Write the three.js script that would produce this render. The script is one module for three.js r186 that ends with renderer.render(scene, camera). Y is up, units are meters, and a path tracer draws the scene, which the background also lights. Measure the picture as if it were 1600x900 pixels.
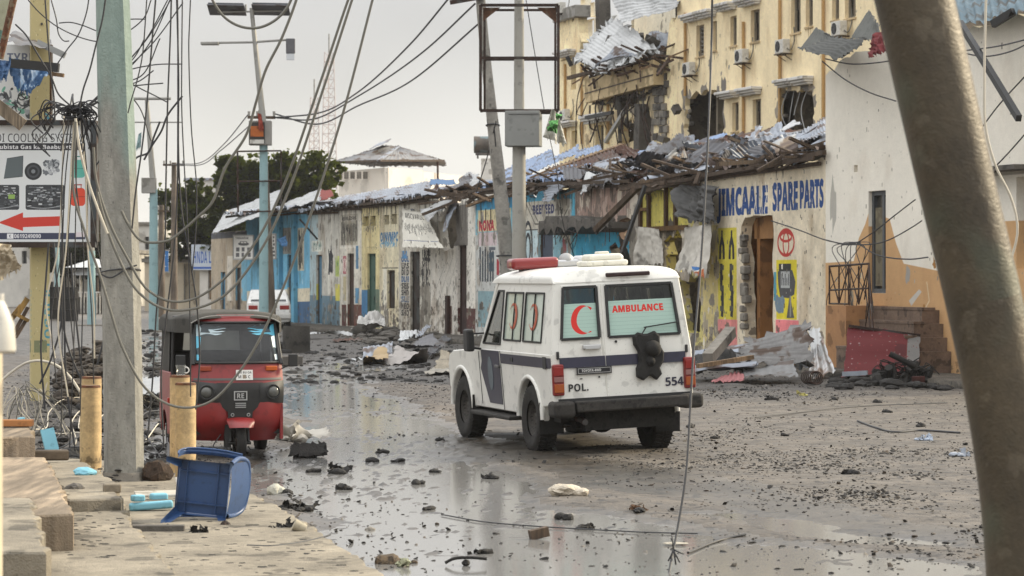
import * as THREE from 'three';
import { mergeGeometries } from 'three/addons/utils/BufferGeometryUtils.js';
import { RoundedBoxGeometry } from 'three/addons/geometries/RoundedBoxGeometry.js';
import { TextGeometry } from 'three/addons/geometries/TextGeometry.js';
import { FontLoader } from 'three/addons/loaders/FontLoader.js';

// ---------------------------------------------------------------- camera, sky, sun, exposure
const FPX = 4200, EYE = 2.1, HZN = 428;            // focal length and horizon row for a 1600 x 900 picture
const scene = new THREE.Scene();
const camera = new THREE.PerspectiveCamera(2 * Math.atan(450 / FPX) * 180 / Math.PI, 16 / 9, 0.5, 2500);
camera.position.set(0, EYE, 0);
camera.lookAt(0, EYE, -10);
camera.setViewOffset(1600, 900, 0, 450 - HZN, 1600, 900);
camera.focus = 31; camera.userData.fStop = 6.3;
const renderer = new THREE.WebGLRenderer({ antialias: true });
renderer.setSize(1024, 576);
renderer.toneMapping = THREE.LinearToneMapping;
renderer.toneMappingExposure = 1.06;
renderer.shadowMap.enabled = true;

// small seeded tools
let _s = 12345;
const rnd = () => { _s = (_s + 0x6d2b79f5) | 0; let t = Math.imul(_s ^ (_s >>> 15), 1 | _s); t = (t + Math.imul(t ^ (t >>> 7), 61 | t)) ^ t; return ((t ^ (t >>> 14)) >>> 0) / 4294967296; };
const seed = (n) => { _s = n * 7919 + 17; };
const rr = (a, b) => a + (b - a) * rnd();
const clamp = (x, a = 0, b = 1) => Math.min(b, Math.max(a, x));
const mix = (a, b, t) => a + (b - a) * t;
const sst = (a, b, x) => { const t = clamp((x - a) / (b - a)); return t * t * (3 - 2 * t); };
const hash = (x, y, z = 0) => { let h = Math.imul(x | 0, 374761393) + Math.imul(y | 0, 668265263) + Math.imul(z | 0, 1274126177); h = Math.imul(h ^ (h >>> 13), 1274126177); return ((h ^ (h >>> 16)) >>> 0) / 4294967296; };
function vn(x, y, per = 0, z = 0) {                 // value noise, period per (0: none)
const xi = Math.floor(x), yi = Math.floor(y), fx = x - xi, fy = y - yi;
const w = (a) => per ? ((a % per) + per) % per : a;
const u = fx * fx * (3 - 2 * fx), v = fy * fy * (3 - 2 * fy);
const a = hash(w(xi), w(yi), z), b = hash(w(xi + 1), w(yi), z), c = hash(w(xi), w(yi + 1), z), d = hash(w(xi + 1), w(yi + 1), z);
return mix(mix(a, b, u), mix(c, d, u), v);
}
function fbm(x, y, oct = 4, per = 0, z = 0) { let s = 0, a = 0.5, n = 0; for (let i = 0; i < oct; i++) { s += a * vn(x, y, per, z + i * 13); n += a; x *= 2; y *= 2; per *= 2; a *= 0.5; } return s / n; }

// sky: an even overcast, brighter overhead than at the horizon, with soft cloud bands
const SUN_AZ = 64 * Math.PI / 180, SUN_EL = 24 * Math.PI / 180;    // to the right of the view, ahead
{
const W = 512, H = 256, data = new Float32Array(W * H * 4);
for (let j = 0; j < H; j++) {
const el = ((j + 0.5) / H - 0.5) * Math.PI, s = Math.sin(Math.max(el, 0));
for (let i = 0; i < W; i++) {
const az = i / W * 2 * Math.PI, cx = Math.cos(az), cz = Math.sin(az);
let L = 0.83 - 0.11 * sst(0.02, 0.09, s) + 1.75 * Math.max(0, s - 0.07);
const px = cx / (0.18 + s), pz = cz / (0.18 + s);
const c = fbm(px * 1.6 + 7, pz * 1.6 + 3, 5), c2 = fbm(cx * 6 + 20, cz * 6 + el * 34, 4);
const cl = 0.88 + 0.24 * c, band = 1.03 - 0.17 * sst(0.38, 0.66, c2) * sst(0.012, 0.05, s);
L *= cl * band;
const warm = 1 - sst(0.0, 0.16, s);
const o = (j * W + i) * 4;
data[o] = L * (0.975 + 0.035 * warm); data[o + 1] = L * (0.985 + 0.0 * warm); data[o + 2] = L * (1.0 - 0.10 * warm); data[o + 3] = 1;
if (el < 0) { data[o] = 0.30; data[o + 1] = 0.28; data[o + 2] = 0.26; }
}
}
const t = new THREE.DataTexture(data, W, H, THREE.RGBAFormat, THREE.FloatType);
t.mapping = THREE.EquirectangularReflectionMapping; t.magFilter = THREE.LinearFilter; t.minFilter = THREE.LinearFilter; t.needsUpdate = true;
scene.background = t; scene.environment = t;
}
const sun = new THREE.DirectionalLight(new THREE.Color(1.0, 0.86, 0.62), 5.0);
sun.position.set(Math.sin(SUN_AZ) * Math.cos(SUN_EL) * 200, Math.sin(SUN_EL) * 200, -60 - Math.cos(SUN_AZ) * Math.cos(SUN_EL) * 200);
sun.target.position.set(0, 0, -60); scene.add(sun, sun.target);
sun.castShadow = true; sun.shadow.radius = 14; sun.shadow.mapSize.set(2048, 2048);
Object.assign(sun.shadow.camera, { left: -90, right: 90, top: 90, bottom: -90, near: 1, far: 500 });
scene.fog = new THREE.FogExp2(new THREE.Color(0.92, 0.92, 0.93), 0.0002);

// ---------------------------------------------------------------- places
const V3 = (x, y, z) => new THREE.Vector3(x, y, z);
const P = (px, py, d) => V3((px - 800) / FPX * d, EYE - (py - HZN) / FPX * d, -d);           // a point seen at a pixel, d metres away
const G = (px, py, h = 0) => P(px, py, (EYE - h) * FPX / (py - HZN));                        // the same on a level at height h
const TH = 17.4 * Math.PI / 180, ST = Math.sin(TH), CT = Math.cos(TH), AX = 8.36, AD = 54;    // the right-hand shop fronts: a line through (AX, AD)
const ROT = -(Math.PI / 2 - TH);                    // turn of a front: local x runs along the street to the viewer, z out into the street
function W(px, D = 0) {                             // where pixel column px meets the front set D metres behind the shop line
const a = (px - 800) / FPX, x0 = AX + CT * D, d0 = AD + ST * D, t = (x0 - d0 * a) / (ST + CT * a);
return { s: -t, d: d0 + CT * t };
}
const S = (px, D = 0) => W(px, D).s;
const Hh = (px, py, D = 0) => EYE - (py - HZN) * W(px, D).d / FPX;
const onW = (s, y, D = 0) => V3(AX + CT * D + ST * s, y, -(AD + ST * D - CT * s));

// ---------------------------------------------------------------- building
const names = {};
function numbered(n) { const k = names[n] = (names[n] ?? -1) + 1; return k ? n + '_' + String(k).padStart(3, '0') : n; }
const XF = (g, x = 0, y = 0, z = 0, rx = 0, ry = 0, rz = 0) => { if (rx || ry || rz) g.applyMatrix4(new THREE.Matrix4().makeRotationFromEuler(new THREE.Euler(rx, ry, rz))); g.translate(x, y, z); return g; };
const box = (w, h, d, x = 0, y = 0, z = 0, rx = 0, ry = 0, rz = 0) => XF(new THREE.BoxGeometry(w, h, d), x, y, z, rx, ry, rz);
const rbox = (w, h, d, r, x = 0, y = 0, z = 0, rx = 0, ry = 0, rz = 0) => XF(new RoundedBoxGeometry(w, h, d, 2, r), x, y, z, rx, ry, rz);
const cyl = (r0, r1, h, n = 16, x = 0, y = 0, z = 0, rx = 0, ry = 0, rz = 0) => XF(new THREE.CylinderGeometry(r1, r0, h, n), x, y, z, rx, ry, rz);
function bar(a, b, r, n = 6) {                      // round bar between two points
const d = b.clone().sub(a), g = new THREE.CylinderGeometry(r, r, d.length(), n);
g.applyQuaternion(new THREE.Quaternion().setFromUnitVectors(V3(0, 1, 0), d.clone().normalize())); g.translate((a.x + b.x) / 2, (a.y + b.y) / 2, (a.z + b.z) / 2); return g;
}
function beam(a, b, w, h) {                         // square bar between two points
const d = b.clone().sub(a), g = new THREE.BoxGeometry(w, h, d.length());
const m = new THREE.Matrix4().lookAt(b, a, Math.abs(d.y) > 0.95 * d.length() ? V3(1, 0, 0) : V3(0, 1, 0)); g.applyMatrix4(m); g.translate((a.x + b.x) / 2, (a.y + b.y) / 2, (a.z + b.z) / 2); return g;
}
const curve = (pts) => new THREE.CatmullRomCurve3(pts, false, 'centripetal');
const tube = (pts, r, seg = 24, n = 6) => new THREE.TubeGeometry(curve(pts), seg, r, n);
function grid(nu, nv, f) {                          // a sheet from f(u, v), u and v in 0..1
const pos = [], uv = [], idx = [];
for (let j = 0; j <= nv; j++) for (let i = 0; i <= nu; i++) { const p = f(i / nu, j / nv); pos.push(p.x, p.y, p.z); uv.push(i / nu, j / nv); }
for (let j = 0; j < nv; j++) for (let i = 0; i < nu; i++) { const a = j * (nu + 1) + i, b = a + 1, c = a + nu + 1, d = c + 1; idx.push(a, b, d, a, d, c); }
const g = new THREE.BufferGeometry(); g.setAttribute('position', new THREE.Float32BufferAttribute(pos, 3)); g.setAttribute('uv', new THREE.Float32BufferAttribute(uv, 2)); g.setIndex(idx); g.computeVertexNormals(); return g;
}
function poly(pts, depth, holes = [], bevel = 0) {  // outline [x, y] extruded along z
const sh = new THREE.Shape(pts.map((p) => new THREE.Vector2(p[0], p[1])));
for (const h of holes) sh.holes.push(new THREE.Path(h.map((p) => new THREE.Vector2(p[0], p[1]))));
return new THREE.ExtrudeGeometry(sh, { depth, bevelEnabled: bevel > 0, bevelSize: bevel, bevelThickness: bevel, bevelSegments: 1, curveSegments: 8 });
}
function join(list) {
if (!Array.isArray(list)) return list;
if (list.length === 1) return list[0];
return mergeGeometries(list.map((g) => { const q = g.index ? g.toNonIndexed() : g; for (const k of Object.keys(q.attributes)) if (!['position', 'normal', 'uv'].includes(k)) q.deleteAttribute(k); return q; }));
}
function boxUV(g) {                                 // uv in metres from the way each face points
if (g.index) g = g.toNonIndexed();
const p = g.attributes.position, n = g.attributes.normal, uv = new Float32Array(p.count * 2);
for (let i = 0; i < p.count; i += 3) {
let nx = 0, ny = 0, nz = 0; for (let k = 0; k < 3; k++) { nx += Math.abs(n.getX(i + k)); ny += Math.abs(n.getY(i + k)); nz += Math.abs(n.getZ(i + k)); }
for (let k = 0; k < 3; k++) { const x = p.getX(i + k), y = p.getY(i + k), z = p.getZ(i + k), o = (i + k) * 2; if (nx >= ny && nx >= nz) { uv[o] = z; uv[o + 1] = y; } else if (ny >= nz) { uv[o] = x; uv[o + 1] = z; } else { uv[o] = x; uv[o + 1] = y; } }
}
g.setAttribute('uv', new THREE.BufferAttribute(uv, 2)); return g;
}
function mesh(name, geo, m, parent, uv = true) {    // one mesh; uv: true re-maps in metres
let g = join(geo); if (uv) g = boxUV(g);
const o = new THREE.Mesh(g, m); o.name = numbered(name); o.castShadow = o.receiveShadow = true; (parent ?? scene).add(o); return o;
}
function tag(o, label, category, group, kind) { if (label) o.userData.label = label; if (category) o.userData.category = category; if (group) o.userData.group = group; if (kind) o.userData.kind = kind; return o; }
function thing(name, label, category, pos = V3(0, 0, 0), ry = 0, group) { const o = new THREE.Group(); o.name = numbered(name); o.position.copy(pos); o.rotation.y = ry; scene.add(o); return tag(o, label, category, group); }
function copy(src, name, label, pos, ry, group) { const o = src.clone(); o.name = numbered(name); scene.add(o); if (pos) o.position.copy(pos); if (ry !== undefined) o.rotation.y = ry; o.userData = { ...src.userData }; if (label) o.userData.label = label; if (group) o.userData.group = group; return o; }
const struct = (name, geo, m, uv = true) => { const o = mesh(name, geo, m, null, uv); o.userData.kind = 'structure'; return o; };

// ---------------------------------------------------------------- textures and materials
function canvasTex(w, h, draw, srgb = true) {
const c = document.createElement('canvas'); c.width = w; c.height = h; draw(c.getContext('2d'), w, h);
const t = new THREE.CanvasTexture(c); t.wrapS = t.wrapT = THREE.RepeatWrapping; t.magFilter = THREE.LinearFilter; if (srgb) t.colorSpace = THREE.SRGBColorSpace; t.anisotropy = 8; return t;
}
function pixTex(n, f, srgb = true) {                // f(u, v) -> [r, g, b] 0..1
return canvasTex(n, n, (c) => { const im = c.createImageData(n, n), d = im.data; for (let y = 0; y < n; y++) for (let x = 0; x < n; x++) { const p = f(x / n, y / n), o = (y * n + x) * 4; d[o] = clamp(p[0]) * 255; d[o + 1] = clamp(p[1]) * 255; d[o + 2] = clamp(p[2]) * 255; d[o + 3] = 255; } c.putImageData(im, 0, 0); }, srgb);
}
const rep = (t, sx, sy = sx) => { const k = t.clone(); k.repeat.set(sx, sy); k.needsUpdate = true; return k; };
const g3 = (v) => [v, v, v];
const T = {};
T.grain = pixTex(512, (u, v) => g3(0.5 * fbm(u * 16, v * 16, 5, 16, 3) + 0.5 * fbm(u * 64, v * 64, 3, 64, 9)), false);
T.plaster = pixTex(512, (u, v) => {
const a = fbm(u * 4, v * 4, 5, 4, 1), b = fbm(u * 24, v * 24, 3, 24, 5), c = fbm(u * 6, v * 6, 5, 6, 31);
let k = 0.84 + 0.16 * a + 0.08 * (b - 0.5); const st = sst(0.60, 0.66, c) * 0.18, pit = hash(Math.floor(u * 256), Math.floor(v * 256), 4) > 0.995 ? 0.25 : 0;
k -= st + pit; return [k, k * (0.995 - st * 0.06), k * (0.98 - st * 0.15)];
});
T.concrete = pixTex(512, (u, v) => {
const a = fbm(u * 5, v * 5, 5, 5, 2), b = fbm(u * 40, v * 40, 3, 40, 8), c = fbm(u * 9, v * 9, 4, 9, 41);
let k = 0.66 + 0.34 * a + 0.16 * (b - 0.5) - 0.2 * sst(0.62, 0.7, c); if (hash(Math.floor(u * 300), Math.floor(v * 300), 6) > 0.99) k -= 0.2; return [k, k * 0.985, k * 0.955];
});
T.mud = pixTex(1024, (u, v) => {
const a = fbm(u * 6, v * 6, 5, 6, 3), b = fbm(u * 60, v * 60, 3, 60, 11), c = fbm(u * 22, v * 22, 3, 22, 19);
let k = 0.62 + 0.4 * a + 0.3 * (b - 0.5) - 0.28 * sst(0.60, 0.72, c); const h = hash(Math.floor(u * 420), Math.floor(v * 420), 8); if (h > 0.985) k -= 0.35; else if (h < 0.01) k += 0.22; return [k, k * 0.98, k * 0.95];
});
T.galv = pixTex(512, (u, v) => {
const a = fbm(u * 3, v * 3, 5, 3, 7), b = fbm(u * 30, v * 30, 3, 30, 12), r = sst(0.56, 0.70, fbm(u * 5, v * 5, 5, 5, 55)) * 0.75;
const k = 0.80 + 0.2 * a + 0.12 * (b - 0.5); return [mix(k, 0.50, r), mix(k, 0.36, r), mix(k, 0.27, r)];
});
T.rust = pixTex(512, (u, v) => {
const a = fbm(u * 5, v * 5, 5, 5, 17), b = fbm(u * 30, v * 30, 3, 30, 22), g = sst(0.56, 0.68, fbm(u * 4, v * 4, 5, 4, 77));
const k = 0.7 + 0.5 * (a - 0.5) + 0.3 * (b - 0.5); return [mix(k * 0.72, 0.62, g), mix(k * 0.52, 0.62, g), mix(k * 0.42, 0.62, g)];
});
T.wood = pixTex(512, (u, v) => { const a = fbm(u * 40, v * 3, 4, 0, 6), b = fbm(u * 4, v * 4, 3, 4, 2); const k = 0.55 + 0.5 * a * b + 0.2 * (a - 0.5); return [k, k * 0.92, k * 0.84]; });
T.cloth = pixTex(256, (u, v) => { const a = fbm(u * 5, v * 5, 4, 5, 6), d = sst(0.58, 0.72, fbm(u * 7, v * 7, 4, 7, 60)); const k = 0.86 + 0.14 * a - 0.22 * d; return [k, k * 0.99, k * 0.96]; });
T.grime = pixTex(512, (u, v) => {                   // paint with dust specks and scratches
const a = fbm(u * 6, v * 6, 5, 6, 14), d = sst(0.60, 0.74, fbm(u * 14, v * 14, 4, 14, 64)); let k = 0.93 + 0.07 * a - 0.10 * d; if (hash(Math.floor(u * 256), Math.floor(v * 256), 9) > 0.996) k -= 0.2; return [k, k * 0.99, k * 0.965];
});
T.rough = pixTex(512, (u, v) => g3(0.55 + 0.45 * fbm(u * 8, v * 8, 5, 8, 33)), false);
const C = (r, g, b) => new THREE.Color().setRGB(r, g, b);       // linear
const X = (hex) => new THREE.Color(hex);                        // sRGB
const mats = {};
function mat(color, o = {}) {
const key = o.key; if (key && mats[key]) return mats[key];
const k = o.k ?? 0.5;                              // texture repeats per metre
const p = { color, roughness: o.r ?? 0.85, metalness: o.m ?? 0, side: o.side ?? THREE.DoubleSide };
if (o.t) p.map = rep(T[o.t], k, o.ky ?? k);
if (o.b) { p.bumpMap = rep(T.grain, o.bk ?? 2); p.bumpScale = o.b; }
if (o.rt) { p.roughnessMap = rep(T.rough, o.rk ?? 1); }
const m = new (o.phys ? THREE.MeshPhysicalMaterial : THREE.MeshStandardMaterial)(p);
if (o.phys) Object.assign(m, o.phys);
if (key) mats[key] = m; return m;
}
const M = {
concrete: mat(C(0.32, 0.30, 0.27), { t: 'concrete', k: 0.4, b: 0.006, r: 0.9 }),
concreteDark: mat(C(0.16, 0.15, 0.14), { t: 'concrete', k: 0.5, b: 0.01, r: 0.95 }),
plasterGrey: mat(C(0.34, 0.33, 0.31), { t: 'plaster', k: 0.3, b: 0.004, r: 0.92 }),
cream: mat(C(0.66, 0.50, 0.29), { t: 'plaster', k: 0.2, b: 0.003, r: 0.9 }),
creamLight: mat(C(0.70, 0.60, 0.42), { t: 'plaster', k: 0.2, b: 0.003, r: 0.9 }),
white: mat(C(0.74, 0.72, 0.68), { t: 'plaster', k: 0.3, b: 0.003, r: 0.88 }),
dark: mat(C(0.025, 0.023, 0.02), { r: 0.95 }),
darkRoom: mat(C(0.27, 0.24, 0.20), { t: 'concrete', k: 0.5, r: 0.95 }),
galv: mat(C(0.34, 0.37, 0.42), { t: 'galv', k: 0.35, r: 0.62, m: 0.15 }),
galvBlue: mat(C(0.24, 0.33, 0.50), { t: 'galv', k: 0.3, r: 0.6, m: 0.15 }),
galvWhite: mat(C(0.52, 0.54, 0.57), { t: 'grime', k: 0.3, r: 0.65 }),
galvDark: mat(C(0.15, 0.15, 0.16), { t: 'galv', k: 0.4, r: 0.6, m: 0.3 }),
rust: mat(C(0.33, 0.26, 0.22), { t: 'rust', k: 0.5, r: 0.85, m: 0.1 }),
wood: mat(C(0.16, 0.128, 0.10), { t: 'wood', k: 1.2, r: 0.9 }),
woodPale: mat(C(0.42, 0.32, 0.21), { t: 'wood', k: 1.2, r: 0.9 }),
steel: mat(C(0.20, 0.19, 0.18), { t: 'rust', k: 1, r: 0.6, m: 0.5 }),
steelGrey: mat(C(0.36, 0.37, 0.38), { t: 'grime', k: 0.6, r: 0.5, m: 0.4 }),
black: mat(C(0.018, 0.018, 0.018), { r: 0.6 }),
rubber: mat(C(0.024, 0.023, 0.022), { t: 'concrete', k: 2, r: 0.9, b: 0.004, bk: 5 }),
cable: mat(C(0.03, 0.03, 0.032), { r: 0.55 }),
cableGrey: mat(C(0.15, 0.147, 0.13), { t: 'grime', k: 1, r: 0.6 }),
cableWhite: mat(C(0.60, 0.56, 0.48), { t: 'grime', k: 1, r: 0.6 }),
char: mat(C(0.022, 0.02, 0.018), { t: 'mud', k: 2, r: 0.8, b: 0.01, bk: 4 }),
};

// ---------------------------------------------------------------- ground
const xd = (l) => l.map(([px, py]) => { const p = G(px, py); return [p.x, -p.z]; });
function sdPoly(p, x, y) {                          // signed distance to an outline, negative inside
let d = 1e9, s = 1;
for (let i = 0, j = p.length - 1; i < p.length; j = i++) {
const [ax, ay] = p[i], [bx, by] = p[j], ex = bx - ax, ey = by - ay, wx = x - ax, wy = y - ay, t = clamp((wx * ex + wy * ey) / (ex * ex + ey * ey)), dx = wx - ex * t, dy = wy - ey * t;
d = Math.min(d, dx * dx + dy * dy); if ((ay > y) !== (by > y) && x < (bx - ax) * (y - ay) / (by - ay) + ax) s = -s;
}
return s * Math.sqrt(d);
}
const Z = {
wet: [xd([[372, 748], [440, 700], [455, 660], [438, 612], [438, 588], [520, 590], [600, 622], [690, 662], [740, 690], [730, 712], [800, 735], [860, 790], [960, 800], [1080, 830], [1200, 852], [1540, 886], [1600, 1010], [560, 1010], [470, 815], [400, 775]]),
xd([[196, 545], [250, 522], [262, 560], [255, 640], [225, 720], [205, 640]]), xd([[436, 572], [560, 588], [600, 602], [520, 596], [436, 588]]), xd([[500, 560], [640, 566], [650, 582], [520, 580]]), xd([[1040, 800], [1180, 800], [1520, 846], [1530, 862], [1250, 838]])],
track: [xd([[690, 685], [830, 703], [1100, 752], [1300, 790], [1530, 835], [1530, 858], [1300, 826], [1050, 782], [860, 742], [730, 716]])],
mud: [xd([[380, 512], [725, 520], [730, 606], [600, 600], [440, 577], [380, 560]]), xd([[1050, 545], [1480, 570], [1510, 614], [1050, 612]]), xd([[40, 570], [250, 545], [255, 742], [40, 770]])],
tan: [xd([[520, 596], [730, 606], [730, 690], [640, 640]])],
dry: [xd([[1060, 690], [1100, 614], [1700, 612], [1700, 880], [1540, 840], [1310, 795], [1100, 757], [860, 708]])],
road: [xd([[20, 486], [250, 482], [420, 484], [420, 515], [250, 545], [20, 560]])],
};
function zones(x, d) {
const w = 0.35 * (fbm(x * 0.9, d * 0.45, 4) - 0.5) * (1 + d / 50), o = {};
for (const k in Z) { let v = 0; for (const p of Z[k]) { const s = sdPoly(p, x, d); if (s < 4) v = Math.max(v, sst(0.3 + d * 0.003, -0.3 - d * 0.003, s + w * 2)); } o[k] = v; }
return o;
}
function groundH(x, d, z = zones(x, d)) {
if (d > 130 || d < 12) return 0.02;
const n = fbm(x * 1.7, d * 1.1, 4, 0, 5) - 0.5, f = fbm(x * 7, d * 4, 3, 0, 9) - 0.5;
const amp = 0.05 + 0.05 * z.mud * (1 - z.wet) - 0.03 * z.dry - 0.02 * z.road;
return 0.034 - 0.050 * z.wet * (1 - z.track * 0.5) - 0.012 * z.track * (1 - z.wet) + n * amp * (1 - 0.3 * z.wet) + f * (0.012 + 0.02 * z.mud + 0.022 * z.wet) + (z.wet > 0.05 && hash(Math.round(x * 40), Math.round(d * 16), 3) > 0.80 ? z.wet * 0.034 * hash(Math.round(x * 40), Math.round(d * 16), 4) * sst(0.35, 0.6, fbm(x * 0.7, d * 0.35, 3, 0, 44)) * sst(17, 23, d) : 0) ;
}
{
const xs = [-500, -200, -90, -50, -32, -22, -16], ds = [1, 6, 10, 13];
for (let x = -13; x <= 13; x += 0.055) xs.push(x);
xs.push(16, 22, 32, 50, 90, 200, 500);
for (let d = 15; d < 62; d *= 1.0042) ds.push(d);
for (let d = 62; d < 190; d *= 1.02) ds.push(d);
ds.push(240, 350, 600, 1200, 2200);
const pos = [], uv = [], col = [], idx = [], wetV = [], nx = xs.length;
const c = new THREE.Color(), base = [0.13, 0.116, 0.10], mud = [0.055, 0.048, 0.041], tan = [0.165, 0.137, 0.106], dry = [0.15, 0.135, 0.117], wet = [0.075, 0.067, 0.058], road = [0.20, 0.19, 0.175];
for (const d of ds) for (const x of xs) {
const near = d > 12 && d < 140 && Math.abs(x) < 0.26 * d + 2, z = near ? zones(x, d) : { wet: 0, track: 0, mud: 0, tan: 0, dry: 0, road: 0 };
pos.push(x, near ? groundH(x, d, z) : 0.02, -d); uv.push(x, d); wetV.push(Math.max(z.wet, z.track));
const patch = fbm(x * 0.8, d * 0.5, 4, 0, 21), m2 = sst(0.52, 0.66, fbm(x * 1.4, d * 0.7, 4, 0, 27)) * 0.6;
for (let k = 0; k < 3; k++) {
let v = base[k] * (0.75 + 0.5 * patch); v = mix(v, road[k], z.road); v = mix(v, tan[k], z.tan * 0.9); v = mix(v, dry[k] * (0.88 + 0.24 * patch), z.dry); v = mix(v, wet[k] * (0.7 + 0.6 * patch), Math.max(z.wet * 0.9, z.track * 0.85)); v = mix(v, mud[k] * (0.7 + 0.6 * patch), z.mud * (0.85 - 0.5 * m2)); col.push(v);
}
}
for (let j = 0; j < ds.length - 1; j++) for (let i = 0; i < nx - 1; i++) { const a = j * nx + i, b = a + 1, e = a + nx, f = e + 1; idx.push(a, b, f, a, f, e); }
const g = new THREE.BufferGeometry(); g.setAttribute('position', new THREE.Float32BufferAttribute(pos, 3)); g.setAttribute('uv', new THREE.Float32BufferAttribute(uv, 2)); g.setAttribute('color', new THREE.Float32BufferAttribute(col, 3)); g.setIndex(idx); g.computeVertexNormals();
const m = new THREE.MeshStandardMaterial({ color: 0xffffff, vertexColors: true, roughness: 0.8, map: rep(T.mud, 0.45), bumpMap: rep(T.grain, 1.1), bumpScale: 0.02, side: THREE.DoubleSide });
m.roughnessMap = rep(T.rough, 0.7); m.color.setRGB(1.05, 1.03, 1.0);
const wet2 = m.clone(); wet2.roughness = 0.42; wet2.bumpMap = rep(T.grain, 2.2); wet2.bumpScale = 0.006;
const dryI = [], wetI = []; for (let i = 0; i < idx.length; i += 3) { const x = pos[idx[i] * 3], d = -pos[idx[i] * 3 + 2]; let w = wetV[idx[i]]; (w > 0.35 ? wetI : dryI).push(idx[i], idx[i + 1], idx[i + 2]); }
g.setIndex([...dryI.slice(0, 0)]); { const all = new Uint32Array(dryI.length + wetI.length); all.set(dryI); all.set(wetI, dryI.length); g.setIndex(new THREE.BufferAttribute(all, 1)); g.addGroup(0, dryI.length, 0); g.addGroup(dryI.length, wetI.length, 1); }
struct('ground', g, [m, wet2], false);
// standing water lies in the hollows of the wet ground
const wm = new THREE.MeshPhysicalMaterial({ color: C(0.20, 0.195, 0.185), roughness: 0.10, side: THREE.DoubleSide, bumpMap: rep(T.grain, 1.6, 0.7), bumpScale: 0.0004 });
wm.ior = 1.4;
const water = (pts, y = 0) => { const q = xd(pts), sh = new THREE.Shape(q.map(([x, d]) => new THREE.Vector2(x, d))); const gg = new THREE.ShapeGeometry(sh); const pp = gg.attributes.position, nn = gg.attributes.normal, uu = gg.attributes.uv; for (let i = 0; i < pp.count; i++) { const x = pp.getX(i), d = pp.getY(i); uu.setXY(i, x, d); pp.setXYZ(i, x, y, -d); nn.setXYZ(i, 0, 1, 0); } return gg; };
struct('water', [water([[330, 760], [440, 560], [620, 575], [760, 690], [1000, 770], [1540, 815], [1600, 1010], [540, 1010], [460, 820]]), water([[150, 600], [190, 520], [270, 515], [275, 640], [235, 740], [150, 745]], 0.001)], wm, false);
}
// loose small debris: chips nobody could count
{
seed(4);
const g = new THREE.IcosahedronGeometry(1, 0), p = g.attributes.position;
for (let i = 0; i < p.count; i++) { const x = p.getX(i), y = p.getY(i), z = p.getZ(i), k = 0.65 + 0.7 * hash(Math.round(x * 50), Math.round(y * 50), Math.round(z * 50)); p.setXYZ(i, x * k, y * k, z * k); }
g.computeVertexNormals();
const N = 25000, im = new THREE.InstancedMesh(g, mat(C(1, 1, 1), { r: 0.85, t: 'mud', k: 1 }), N), m4 = new THREE.Matrix4(), q = new THREE.Quaternion(), e = new THREE.Euler(), col = new THREE.Color();
let n = 0;
while (n < N) {
const d = 17 * Math.exp(rnd() * rnd() * 0.25 + rnd() * 1.5), x = rr(-0.19, 0.195) * d - (d < 40 ? 0 : 0);
if (d > 80) continue;
const z = zones(x, d), pr = 0.20 + 0.6 * z.mud + 0.5 * z.dry - 0.14 * z.wet + 0.1 * z.tan;
if (rnd() > pr * (0.12 + 1.5 * sst(0.42, 0.72, fbm(x * 0.6, d * 0.4, 4, 0, 71)))) continue;
const big = Math.pow(rnd(), 5), s = 0.0032 + 0.0042 * rnd() + 0.013 * big, y = groundH(x, d, z);
e.set(rr(-0.6, 0.6), rr(0, 6.3), rr(-0.6, 0.6)); q.setFromEuler(e);
m4.compose(V3(x, Math.max(y, 0) + s * 0.2, -d), q, V3(s * rr(0.8, 2.8), s * rr(0.25, 0.7), s * rr(0.8, 1.8))); im.setMatrixAt(n, m4);
const t = rnd(), k = rr(0.6, 1.2); if (t < 0.78) col.setRGB(0.04 * k, 0.037 * k, 0.034 * k); else if (t < 0.9) col.setRGB(0.16 * k, 0.13 * k, 0.10 * k); else col.setRGB(0.32 * k, 0.30 * k, 0.27 * k); im.setColorAt(n, col); n++;
}
im.name = numbered('debris'); im.castShadow = im.receiveShadow = true; tag(im, 'small dark chips of debris strewn over the street', 'debris', null, 'stuff'); scene.add(im);
}

// the raised footway under the right-hand shop fronts
{
const g = grid(160, 8, (u, v) => { const s = mix(-75, 6, u), w = 1.9 + 0.35 * (fbm(s * 0.8, 3, 3) - 0.5); const x = s, o = v < 0.75 ? v / 0.75 * w : w + 0.03, y = v < 0.75 ? 0.15 + 0.03 * (fbm(s * 1.5, v * 6, 3) - 0.5) : 0.15 - (v - 0.75) / 0.25 * 0.2; return onW(x, y, -o); });
struct('pavement', g, mat(C(0.13, 0.118, 0.10), { t: 'mud', k: 0.6, b: 0.02, r: 0.95 }));
}
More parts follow.
